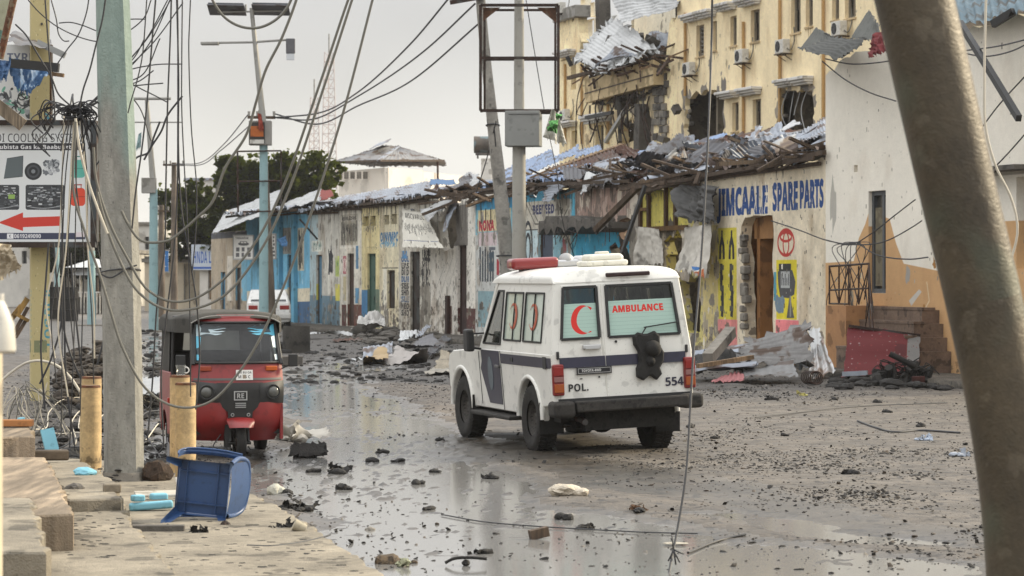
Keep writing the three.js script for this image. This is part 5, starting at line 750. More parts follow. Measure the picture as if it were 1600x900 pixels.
// buildings closing the far end of the street, left
function farBox(name, label, cat, x0, x1, yT, d, m, o = {}) {
const s = d / FPX, a = (x0 - 800) * s, b = (x1 - 800) * s, h = EYE - (yT - HZN) * s, dep = o.dep ?? 8, t = thing(name, label, cat, V3(a, 0, -d), o.turn ?? 0), w = b - a, wins = o.wins ?? [];
const rects = wins.map(([p, q, y0, y1]) => { const u0 = (p - x0) * s, u1 = (q - x0) * s, v0 = EYE - (y1 - HZN) * s, v1 = EYE - (y0 - HZN) * s; return [[u0, Math.max(v0, 0.1)], [u1, Math.max(v0, 0.1)], [u1, v1], [u0, v1]]; });
const g = poly([[0, -0.05], [w, -0.05], [w, h], [0, h]], 0.3, rects); g.translate(0, 0, -0.3);
mesh('wall', [g, box(0.3, h, dep - 0.3, 0.152, h / 2, -dep / 2 - 0.152), box(0.3, h, dep - 0.3, w - 0.152, h / 2, -dep / 2 - 0.152)], m, t);
if (o.room !== false) mesh('back_wall', box(w, h, 0.2, w / 2, h / 2, -dep), M.darkRoom, t);
if (o.roof !== false) mesh('roof', box(w + 0.3, 0.22, dep + 0.3, w / 2, h + 0.112, -dep / 2), o.rm ?? M.concrete, t);
rects.forEach((r, i) => { const wn = mesh(o.door === i ? 'door' : 'window', [box(r[1][0] - r[0][0], r[2][1] - r[0][1], 0.05, (r[0][0] + r[1][0]) / 2, (r[0][1] + r[2][1]) / 2, -0.22)], o.door === i ? (o.dm ?? M.woodPale) : M.black, t); mesh('frame', [box(0.06, r[2][1] - r[0][1], 0.08, r[0][0] + 0.032, (r[0][1] + r[2][1]) / 2, -0.16), box(0.06, r[2][1] - r[0][1], 0.08, r[1][0] - 0.032, (r[0][1] + r[2][1]) / 2, -0.16)], M.plasterGrey, wn); });
return { t, s, h, w, x: (px) => (px - x0) * s, y: (py) => EYE - (py - HZN) * s };
}
const creamFar = mat(C(0.62, 0.54, 0.42), { t: 'plaster', k: 0.15 }), whiteFar = mat(C(0.68, 0.66, 0.62), { t: 'plaster', k: 0.15 });
const fw = farBox('boundary_wall', 'long cream boundary wall with gate at the far end of the street', 'wall', 226, 322, 410, 150, creamFar, { dep: 0.5, room: false, wins: [[287, 305, 412, 470]], door: 0, dm: mat(C(0.40, 0.35, 0.27), { t: 'plaster', k: 0.4 }) });
mesh('coping', box(fw.w, 0.12, 0.5, fw.w / 2, fw.h + 0.28, -0.2), M.concrete, fw.t);
const fs = farBox('shop', 'low white shop with a blue lettered board and orange cloth beyond the tree', 'shop', 312, 366, 388, 148, whiteFar, { dep: 6, wins: [[325, 339, 422, 468]], door: 0, dm: mat(C(0.45, 0.36, 0.24), { t: 'wood', k: 1 }) });
{ const t = canvasTex(512, 96, (c) => { seed(5); c.fillStyle = '#b9c2cc'; c.fillRect(0, 0, 512, 96); c.fillStyle = '#3a5ea8'; c.font = 'bold 60px sans-serif'; c.fillText('HNDA LOMSE', 20, 70); c.fillRect(0, 84, 512, 8); }); const b = mesh('sign_board', box(fs.x(366) - fs.x(300), 1.4, 0.08, (fs.x(366) + fs.x(300)) / 2, fs.y(402), 0.25), new THREE.MeshStandardMaterial({ map: t, roughness: 0.6 }), fs.t); const uv = b.geometry.attributes.uv, W0 = fs.x(366) - fs.x(300); for (let i = 0; i < uv.count; i++) uv.setXY(i, (uv.getX(i) - fs.x(300)) / W0, (uv.getY(i) - fs.y(402) + 0.7) / 1.4); }
cloth('orange_cloth', 'orange red cloth hanging by the far white shop', 'cloth', [P(354, 430, 146), P(362, 428, 146), P(364, 472, 146), P(353, 474, 146)], mat(C(0.45, 0.10, 0.04), { t: 'cloth', k: 1 }), { fold: 0.4 });
farBox('house', 'pale flat roofed house behind the dark tree at the far left', 'house', 195, 245, 352, 185, whiteFar, { wins: [[205, 212, 370, 390], [226, 233, 370, 390]] });
farBox('house', 'white house with a grey roof peeping over the tree', 'house', 290, 345, 282, 240, whiteFar, { wins: [[300, 308, 300, 312], [320, 328, 300, 312]], rm: M.galv });
farBox('house', 'small ochre house at the far left behind the pole', 'house', 130, 168, 276, 260, mat(C(0.55, 0.38, 0.22), { t: 'plaster', k: 0.2 }), { wins: [[140, 146, 300, 320], [152, 158, 300, 320]] });
farBox('house', 'two storey pale house at the far left edge of the street', 'house', -30, 92, 372, 170, whiteFar, { wins: [[12, 22, 392, 412], [34, 42, 392, 412], [52, 60, 440, 470], [76, 84, 440, 470], [76, 84, 392, 412]] });
farBox('house', 'low greyish house behind the kiosk with a dark doorway', 'house', 88, 215, 396, 172, mat(C(0.5, 0.48, 0.44), { t: 'plaster', k: 0.15 }), { wins: [[96, 104, 425, 468], [150, 158, 430, 470], [172, 180, 412, 432], [196, 204, 420, 440]] });
farBox('boundary_wall', 'grey low wall at the far left of the crossing', 'wall', 90, 140, 470, 140, M.concrete, { dep: 0.4, room: false, roof: false });
{ // kiosk with a conical tin roof
const d = 140, s = d / FPX, x = (148 - 800) * s, y = (v) => EYE - (v - HZN) * s, t = thing('kiosk', 'small kiosk with a pale pyramid roof and white railings at the crossing', 'kiosk', V3(x, 0, -d));
mesh('roof', [cyl(1.9, 0.1, y(404) - y(418), 4, 0, (y(404) + y(418)) / 2, 0, 0, 0.785), cyl(1.5, 1.1, y(420) - y(430), 4, 0, (y(420) + y(430)) / 2, 0, 0, 0.785)], M.galvWhite, t);
for (const i of [-1, 1]) for (const j of [-1, 1]) mesh('post', cyl(0.05, 0.05, y(420), 8, i * 0.9, y(420) / 2, j * 0.9), M.white, t);
mesh('railing', Array.from({ length: 12 }, (_, i) => cyl(0.025, 0.025, 1.1, 6, -0.9 + i * 0.164, 0.6, 0.92)).concat([box(1.9, 0.06, 0.06, 0, 1.15, 0.92)]), M.white, t);
mesh('counter', [box(1.5, 0.9, 1.4, 0, 0.45, 0)], M.concreteDark, t);
}
{ // dark oil drums by the far post
const drum = thing('oil_drum', 'dark dented drum standing at the far crossing near the blue post', 'drum', P(106, 500, 118).setY(0.02), 0, 'drums at the crossing'); mesh('barrel', [cyl(0.45, 0.45, 1.5, 18, 0, 0.75, 0), XF(new THREE.TorusGeometry(0.46, 0.025, 6, 18), 0, 0.5, 0, Math.PI / 2), XF(new THREE.TorusGeometry(0.46, 0.025, 6, 18), 0, 1.0, 0, Math.PI / 2), XF(new THREE.TorusGeometry(0.45, 0.03, 6, 18), 0, 1.48, 0, Math.PI / 2)], M.char, drum);
copy(drum, 'oil_drum', 'second dark drum standing left of the other at the far crossing', P(78, 500, 120).setY(0.02), 1);
}
{ // blue direction sign
const d = 130, p = P(252, 392, d), t = thing('street_sign', 'blue panel sign beside the far street lamp', 'sign', V3(p.x, 0, -d)), y = (v) => EYE - (v - HZN) * d / FPX, w = 22 * d / FPX, h = y(391) - y(425);
const tx = canvasTex(128, 192, (c) => { c.fillStyle = '#2f6fb0'; c.fillRect(0, 0, 128, 192); c.fillStyle = '#cfe0ee'; c.fillRect(14, 40, 90, 10); c.fillRect(14, 62, 70, 10); c.font = 'bold 26px sans-serif'; c.fillText('BANK', 20, 120); c.fillRect(14, 140, 96, 6); });
const b = mesh('panel', box(w, h, 0.08, 0, (y(391) + y(425)) / 2, 0), new THREE.MeshStandardMaterial({ map: tx, roughness: 0.5 }), t); const uv = b.geometry.attributes.uv; for (let i = 0; i < uv.count; i++) uv.setXY(i, uv.getX(i) / w + 0.5, (uv.getY(i) - y(425)) / h);
mesh('post', cyl(0.05, 0.05, y(425), 8, 0, y(425) / 2, 0), M.steelGrey, t); mesh('frame', [box(w + 0.1, 0.06, 0.1, 0, y(391), 0), box(w + 0.1, 0.06, 0.1, 0, y(425), 0)], M.steelGrey, t);
}
// the low tin roofed shop left of the blue one
{
const f0 = front('shop', 'low shop with pale tin roof and white car poster beside the light blue shop', 330, 386, { h: 4.0, sd: 51, ppm: 60, holes: [[345, 352, 425, 0], [368, 376, 418, 0]], paint: (p) => { const { c, w, h } = p; c.fillStyle = '#a79a86'; c.fillRect(0, 0, w, h); p.rect(330, 350, 386, 372, '#4a4c52'); p.rect(355, 400, 364, 470, '#cfc8ba'); p.rect(377, 404, 386, 470, '#79b0c8'); p.peel(40, 330, 380, 386, 500, 0.05, 0.3); p.splash(80, 1); } });
door(f0, 345, 352, 425, blueDoor); door(f0, 368, 376, 418, greyDoor);
mesh('roof', sheetGeo([Q(332, 364, -1.6), Q(426, 330, -1.6), Q(440, 296, 3.0), Q(352, 332, 4.0)].map((p) => f0.g.worldToLocal(p.clone())), { pitch: 0.4, amp: 0.03, crumple: 0.05, sd: 77, corr: 'v' }), M.galvWhite, f0.g, false);
sheet('pale tin roof with a red gable end above the light blue shop', qs([426, 332, -0.6], [500, 312, -0.4], [502, 296, 2.6], [446, 318, 2.6]), M.galvWhite, { crumple: 0.08, corr: 'v' });
sheet('red painted gable end under the pale tin roof', qs([498, 314, 0.2], [522, 308, 0.6], [518, 296, 1.0], [502, 298, 1.0]), mat(C(0.25, 0.05, 0.04), { t: 'grime', k: 0.5 }), { amp: 0.01 });
const poster = (p0, p1, y0, y1, label, dr) => { const a = Q(p0, y0, -0.8), b = Q(p1, y0, -0.8), c = Q(p1, y1, -0.8), e = Q(p0, y1, -0.8), t = thing('shop_sign', label, 'sign', a.clone()); const tx = canvasTex(256, 256, dr); const g = grid(1, 1, (u, v) => a.clone().lerp(b, u).lerp(e.clone().lerp(c, u), v).sub(a)); const uv = g.attributes.uv; for (let i = 0; i < 4; i++) uv.setY(i, 1 - uv.getY(i)); mesh('board', g, new THREE.MeshStandardMaterial({ map: tx, roughness: 0.6, side: THREE.DoubleSide }), t, false); mesh('frame', [[a, b], [b, c], [c, e], [e, a]].map(([m, n]) => beam(m.clone().sub(a), n.clone().sub(a), 0.06, 0.06)), M.steelGrey, t); };
poster(365, 396, 368, 405, 'white poster board with car pictures under the tin roof eave', (c) => { seed(6); c.fillStyle = '#d8d6d0'; c.fillRect(0, 0, 256, 256); c.fillStyle = '#2b2b2e'; c.font = 'bold 34px sans-serif'; c.fillText('TABAARAK', 24, 40); c.beginPath(); c.ellipse(130, 92, 70, 20, 0, 0, 7); c.fill(); c.fillRect(85, 64, 90, 30); c.fillStyle = '#d8d6d0'; c.fillRect(95, 70, 34, 14); c.fillRect(135, 70, 30, 14); c.fillStyle = '#3a3a3e'; for (let i = 0; i < 3; i++) for (let j = 0; j < 2; j++) c.fillRect(24 + i * 75 + rr(0, 10), 130 + j * 58, rr(30, 56), 44); });
poster(424, 431, 366, 404, 'narrow black lettered board at the corner of the light blue shop', (c) => { seed(7); c.fillStyle = '#c9c6bf'; c.fillRect(0, 0, 256, 256); c.fillStyle = '#26262a'; for (let i = 0; i < 6; i++) c.fillRect(60 + rr(-30, 30), 20 + i * 38, rr(80, 140), 24); });
}

// ---------------------------------------------------------------- poles, lamps, signs
function poleGeo(pts, radii, n = 16, seg = 40) {    // tapered round pole through points
const c = curve(pts), g = [], fr = c.computeFrenetFrames(seg, false);
return grid(n, seg, (u, v) => { const p = c.getPointAt(v), i = Math.round(v * seg), k = v * (radii.length - 1), j = Math.min(radii.length - 2, Math.floor(k)), r = mix(radii[j], radii[j + 1], k - j); const a = u * 6.28319; return p.addScaledVector(fr.normals[i], Math.cos(a) * r).addScaledVector(fr.binormals[i], Math.sin(a) * r); });
}
const loc = (o, p) => p.clone().sub(o.position);
function metreUV(g, cu, cv) { const uv = g.attributes.uv; for (let i = 0; i < uv.count; i++) uv.setXY(i, uv.getX(i) * cu, uv.getY(i) * cv); return g; }
{ // big leaning steel pole at the right, close to the camera
const d = 10.2, pts = [[1368 + 61 - 46, -200], [1429, 0], [1463, 150], [1497, 300], [1537, 470], [1571, 640], [1592, 800], [1600, 930], [1603, 1290]].map(([x, y]) => P(x, y, d));
const o = thing('utility_pole', 'thick rusty steel pole leaning across the right edge, close to the camera', 'pole', pts[pts.length - 1].clone());
const t = pixTex(512, (u, v) => { const a = fbm(u * 4, v * 10, 5, 0, 5), b = fbm(u * 10, v * 14, 4, 0, 45), c = fbm(u * 60, v * 60, 2, 0, 6); const teal = sst(0.5, 0.72, fbm(u * 3, v * 5, 3, 0, 88)) * 0.4, sc = sst(0.72, 0.75, b) * 0.05, k = 0.25 + 0.12 * a + 0.06 * (c - 0.5); let r = k * 0.95 + sc, g = k * 0.84 + sc, bl = k * 0.66 + sc; r = mix(r, 0.28, teal); g = mix(g, 0.33, teal); bl = mix(bl, 0.28, teal); return [r, g, bl]; });
t.repeat.set(1, 1); const g = poleGeo(pts.map((p) => loc(o, p)), [0.15, 0.149, 0.147, 0.145, 0.144, 0.142, 0.14, 0.14, 0.14], 32, 90); metreUV(g, 1, 2.2);
mesh('shaft', g, new THREE.MeshStandardMaterial({ map: t, roughness: 0.5, metalness: 0.25, bumpMap: rep(T.grain, 2, 4), bumpScale: 0.003, side: THREE.DoubleSide }), o, false);
mesh('bolt_hole', [XF(new THREE.SphereGeometry(0.012, 10, 6), loc(o, P(1484, 52, d - 0.08)).x, loc(o, P(1484, 52, d - 0.08)).y, 0.075)], M.black, o);
}
{ // concrete pole at the left
const d = 24, pts = [P(170, -140, d), P(176, 0, d), P(182, 200, d), P(188, 400, d), P(192, 600, d), P(194, 756, d)], o = thing('utility_pole', 'grey concrete utility pole with faded mint paint standing by the blue chair', 'pole', pts[5].clone());
const t = pixTex(512, (u, v) => { const a = fbm(u * 5, v * 6, 5, 0, 7), b = fbm(u * 30, v * 50, 3, 0, 8), m = sst(0.45, 0.75, fbm(u * 3 + 1, v * 5, 4, 0, 9) + (0.35 - v) * 0.8) * 0.5; let k = 0.47 + 0.16 * a + 0.14 * (b - 0.5); if (hash(Math.floor(u * 200), Math.floor(v * 300), 5) > 0.985) k -= 0.14; return [mix(k, 0.47, m), mix(k * 0.985, 0.60, m), mix(k * 0.93, 0.57, m)]; });
const g = poleGeo(pts.map((p) => loc(o, p)).reverse(), [0.134, 0.155, 0.165, 0.172, 0.176, 0.18].reverse(), 8, 50); metreUV(g, 1, 1);
const m = new THREE.MeshStandardMaterial({ map: t, roughness: 0.9, bumpMap: rep(T.grain, 1, 5), bumpScale: 0.008, side: THREE.DoubleSide });
const q = g.toNonIndexed(); q.computeVertexNormals(); mesh('shaft', q, m, o, false);
mesh('base_collar', [cyl(0.22, 0.19, 0.16, 8, 0, 0.03, 0)], M.concrete, o);
const tie = loc(o, P(178, 425, d)); mesh('wire_tie', [XF(new THREE.TorusGeometry(0.185, 0.008, 5, 24), tie.x + 0.05, tie.y, tie.z, 1.45, 0.1, 0), tube([tie.clone().add(V3(-0.12, 0, 0.17)), tie.clone().add(V3(0, -0.05, 0.2)), tie.clone().add(V3(0.14, 0.03, 0.17)), tie.clone().add(V3(0.22, 0.06, 0.12))], 0.008, 16, 5)], M.cable, o);
}
function solarLamp(px, d, top, baseY, label, o = {}) { // street lamp with solar panels
const s = d / FPX, x = (px - 800) * s, y = (v) => EYE - (v - HZN) * s, t = thing('street_lamp', label, 'street lamp', V3(x, 0, -d)), blue = mat(X('#8fb0b8'), { key: 'lampblue', t: 'grime', k: 0.5, r: 0.6 }), grey = mat(C(0.34, 0.34, 0.33), { key: 'lampgrey', t: 'grime', k: 0.5, r: 0.5, m: 0.3 });
const lx = (v) => (v - px) * s, mid = y(o.mid ?? 190), r = o.r ?? 0.13;
mesh('post', [cyl(r * 1.25, r, mid, 14, 0, mid / 2, 0)], blue, t); mesh('upper_post', [cyl(r * 0.85, r * 0.5, y(top) - mid, 12, o.lean ? o.lean / 2 : 0, (y(top) + mid) / 2, 0, 0, 0, -(o.lean ?? 0) / (y(top) - mid))], grey, t);
mesh('foot', [box(0.6, 0.05, 0.6, 0, 0.06, 0), box(1.1, 0.14, 1.1, 0, 0.02, 0)], M.concrete, t);
return { t, lx, y, s, grey, blue };
}
{
const L = solarLamp(412, 88, 12, 528, 'tall solar street lamp with two panels and an orange covered box', { mid: 200, lean: -0.4 });
const { t, lx, y, grey } = L, lean = -0.4;
const pan = mat(C(0.03, 0.035, 0.045), { r: 0.6 });
for (const [a, b] of [[327, 382], [396, 451]]) { const q = mesh('solar_panel', [box(lx(b) - lx(a), 0.05, 0.8, (lx(a) + lx(b)) / 2, y(13), 0, -0.3, 0, -0.02)], pan, t); mesh('frame', [box(lx(b) - lx(a) + 0.06, 0.04, 0.86, (lx(a) + lx(b)) / 2, y(13) - 0.05, 0, -0.3, 0, -0.02)], M.galvDark, q); }
mesh('bracket', [bar(V3(lx(340), y(19), 0), V3(lx(440), y(17), 0), 0.035), bar(V3(lx(384), y(7), 0), V3(lx(384), y(19), 0), 0.035), bar(V3(lx(396), y(7), 0), V3(lx(396), y(19), 0), 0.035)], grey, t);
mesh('arm', [bar(V3(lx(336), y(67), 0), V3(lx(394), y(66), 0), 0.04), bar(V3(lx(394), y(66), 0), V3(lx(452), y(62), 0), 0.04)], grey, t);
mesh('lamp_head', [rbox(lx(342) - lx(314), 0.1, 0.35, 0.03, (lx(342) + lx(314)) / 2, y(68), 0)], grey, t);
const hh = mesh('lamp_head', [rbox(0.3, 0.5, 0.1, 0.03, lx(454), y(72), 0)], M.galvDark, t); mesh('lens', [rbox(0.27, 0.42, 0.06, 0.02, lx(454), y(84), 0)], mat(C(0.62, 0.64, 0.66), { r: 0.25 }), hh);
const bx = mesh('control_box', [rbox(0.72, 0.8, 0.5, 0.02, lx(407), y(208), 0.02)], M.plasterGrey, t);
mesh('box_face', [box(0.5, 0.68, 0.03, lx(403), y(208), 0.29)], mat(C(0.03, 0.025, 0.02), { r: 0.6 }), bx); mesh('orange_cover', [box(0.42, 0.34, 0.03, lx(403), y(206), 0.31)], mat(C(0.50, 0.14, 0.03), { t: 'cloth', k: 1 }), bx); mesh('label_plate', [box(0.46, 0.13, 0.03, lx(403), y(222), 0.312)], M.white, bx);
cloth('red_rag', 'red rag hanging over the box of the tall solar lamp', 'rag', [P(402, 176, 87.6), P(408, 178, 87.6), P(413, 204, 87.6), P(404, 202, 87.6)], mat(C(0.35, 0.06, 0.035), { t: 'cloth', k: 1 }), { fold: 0.5 });
// empty sign frame carried by the lamp post
mesh('sign_frame', [bar(V3(lx(372), y(237), 0.2), V3(lx(440), y(236), 0.2), 0.03), bar(V3(lx(372), y(237), 0.2), V3(lx(373), y(332), 0.2), 0.035), bar(V3(lx(440), y(236), 0.2), V3(lx(440), y(330), 0.2), 0.03), bar(V3(lx(373), y(284), 0.2), V3(lx(441), y(283), 0.2), 0.03), bar(V3(lx(380), y(331), 0.2), V3(lx(441), y(330), 0.2), 0.03)], M.steel, t);
}
{
const { t, lx, y, grey } = solarLamp(240, 96, 153, 524, 'blue street lamp with a crossbar and grey box behind the hanging cables', { mid: 296, lean: -0.25, r: 0.14 });
mesh('arm', [bar(V3(lx(198), y(154), 0), V3(lx(267), y(154), 0), 0.06), bar(V3(lx(198), y(191), 0), V3(lx(284), y(191), 0), 0.03)], grey, t);
mesh('control_box', [rbox(0.5, 0.55, 0.35, 0.02, lx(233), y(290), 0.05)], M.plasterGrey, t);
cloth('blue_strip', 'pale blue strip of plastic caught on the lamp crossbar wire', 'plastic strip', [P(216, 210, 95), P(221, 206, 95), P(220, 230, 95), P(212, 234, 95)], mat(C(0.3, 0.45, 0.5), { t: 'cloth', k: 1 }), { fold: 0.4 });
}
solarLamp(143, 107, 300, 510, 'blue lamp post with concrete foot standing under the cooling sign', { mid: 392, r: 0.14 });
solarLamp(89, 120, 250, 500, 'pale blue thin lamp post behind the yellow sign post', { mid: 330, r: 0.1 });
{ // wooden poles with crossarms
const mk = (px, d, top, lean, label, arms) => { const s = d / FPX, y = (v) => EYE - (v - HZN) * s, h = y(top), t = thing('power_pole', label, 'pole', V3((px - 800) * s, 0, -d)); mesh('shaft', [cyl(0.2, 0.13, h, 12, lean / 2, h / 2, 0, 0, 0, -lean / h)], mat(C(0.26, 0.245, 0.225), { key: 'pp', t: 'wood', k: 0.5, b: 0.01 }), t); const a = []; for (const [yy, w] of arms) a.push(box(w, 0.1, 0.1, lean * y(yy) / h, y(yy), 0.2, 0, 0.2, 0)); mesh('crossarm', a, M.wood, t); const ins = []; for (const [yy, w] of arms) for (const k of [-0.45, -0.15, 0.45]) ins.push(cyl(0.04, 0.05, 0.18, 8, lean * y(yy) / h + k * w, y(yy) + 0.13, 0.2)); mesh('insulator', ins, M.plasterGrey, t); return t; };
mk(424, 97, 172, -0.35, 'grey wooden power pole with a short crossarm behind the tall solar lamp', [[184, 1.0]]);
mk(272, 140, 254, 0, 'thin distant power pole with one crossarm above the tree', [[258, 1.1]]);
mk(252, 128, 320, 0, 'plain weathered pole standing left of the far boundary wall gate', [[330, 0.8]]);
}
{ // leaning concrete pole behind the billboard
const d = 76, a = P(748, -120, d), m1 = P(751, 0, d), b = P(790, 380, d), e = P(803, 560, d), t = thing('utility_pole', 'leaning pale concrete pole beside the empty billboard frame', 'pole', V3(e.x, 0, e.z));
mesh('shaft', [poleGeo([e, b, m1, a].map((p) => loc(t, p)), [0.24, 0.21, 0.145, 0.13], 14, 40)], mat(C(0.40, 0.385, 0.36), { t: 'concrete', k: 0.5, b: 0.004 }), t);
mesh('crossarm', [beam(loc(t, P(703, 4, d - 0.2)), loc(t, P(760, -6, d - 0.2)), 0.1, 0.12)], M.steel, t);
const br = P(787, 345, d - 0.2); mesh('wire_tie', [XF(new THREE.TorusGeometry(0.24, 0.02, 5, 18), loc(t, P(789, 400, d)).x, loc(t, P(789, 400, d)).y, 0, 1.5), XF(new THREE.TorusGeometry(0.19, 0.02, 5, 18), loc(t, P(770, 196, d)).x, loc(t, P(770, 196, d)).y, 0, 1.4)], M.cable, t);
}
{ // empty billboard on its post
const d = 70, s = d / FPX, t = thing('billboard_frame', 'empty rusty billboard frame with grey box on a round grey post', 'billboard', V3((811 - 800) * s, 0, -d)), X0 = (v) => (v - 811) * s, y = (v) => EYE - (v - HZN) * s;
mesh('post', [cyl(0.19, 0.17, y(200), 20, 0, y(200) / 2, 0), cyl(0.14, 0.12, y(-20) - y(200), 16, 0, (y(-20) + y(200)) / 2, 0)], mat(C(0.36, 0.355, 0.33), { t: 'grime', k: 0.6, r: 0.55, m: 0.1 }), t);
const fr = (z, x0, x1, y0, y1, r) => [box(r, y(y0) - y(y1), r, X0(x0), (y(y0) + y(y1)) / 2, z), box(r, y(y0) - y(y1), r, X0(x1), (y(y0) + y(y1)) / 2, z), box(X0(x1) - X0(x0), r, r, X0((x0 + x1) / 2), y(y0), z), box(X0(x1) - X0(x0), r, r, X0((x0 + x1) / 2), y(y1), z)];
const mm = mat(C(0.13, 0.105, 0.085), { t: 'rust', k: 0.8, r: 0.7, m: 0.2 });
mesh('front_frame', fr(0.32, 751, 872, 10, 174, 0.075), mm, t); mesh('rear_frame', fr(-0.3, 757, 868, 14, 172, 0.06), mm, t);
const br = []; for (const [a, b] of [[752, 12], [752, 92], [752, 173], [871, 12], [871, 92], [871, 173]]) br.push(box(0.06, 0.06, 0.58, X0(a), y(b), 0.01)); br.push(box(X0(871) - X0(752), 0.07, 0.07, X0(811), y(92), 0.31), box(X0(868) - X0(757), 0.05, 0.05, X0(811), y(92), -0.29), box(X0(870) - X0(800), 0.06, 0.06, X0(835), y(177), 0.1)); for (const q of br) mesh('crossbar', q, mm, t);
const wsh = mat(C(0.52, 0.44, 0.32), { t: 'rust', k: 0.7 }); mesh('corner_plate', [poly([[0, 0], [0.45, 0], [0, -0.35]], 0.02).translate(X0(755), y(13), 0.2), poly([[0, 0], [-0.5, 0], [0, -0.4]], 0.02).translate(X0(869), y(13), 0.2)], wsh, t);
const bx = mesh('control_box', [rbox(X0(845) - X0(791), y(175) - y(230), 0.7, 0.02, X0(818), y(202), 0.12, 0, -0.12, 0)], mat(C(0.25, 0.26, 0.26), { t: 'grime', k: 0.6, r: 0.5 }), t); mesh('seam', [box(X0(842) - X0(795), 0.015, 0.01, X0(818), y(180), 0.49, 0, -0.12, 0)], M.black, bx);
}
{ // plastic sheet blown against the billboard
const wm = mat(C(0.60, 0.59, 0.55), { t: 'cloth', k: 0.6, r: 0.7 }), gm = mat(C(0.10, 0.36, 0.09), { t: 'cloth', k: 0.8, r: 0.7 }), d = 69.5, q = (...a) => a.map(([x, y]) => P(x, y, d));
const t = cloth('plastic_banner', 'white and green torn plastic banner hanging from the billboard corner', 'banner', q([862, 170], [872, 176], [886, 226], [848, 216]), wm, { fold: 1.0 });
const add = (pts, m) => { const [a, b, c, e] = q(...pts).map((p) => p.sub(t.position)); mesh('green_part', grid(12, 12, (u, v) => { const p = a.clone().multiplyScalar((1 - u) * (1 - v)).addScaledVector(b, u * (1 - v)).addScaledVector(c, u * v).addScaledVector(e, (1 - u) * v); p.z += 0.35 + (fbm(u * 4, v * 3, 3) - 0.5) * 0.4; return p; }), m, t, false); };
add([[857, 190], [872, 188], [870, 210], [860, 205]], gm); add([[868, 178], [879, 180], [872, 188], [868, 186]], gm); add([[854, 200], [860, 196], [862, 206], [855, 206]], gm);
}
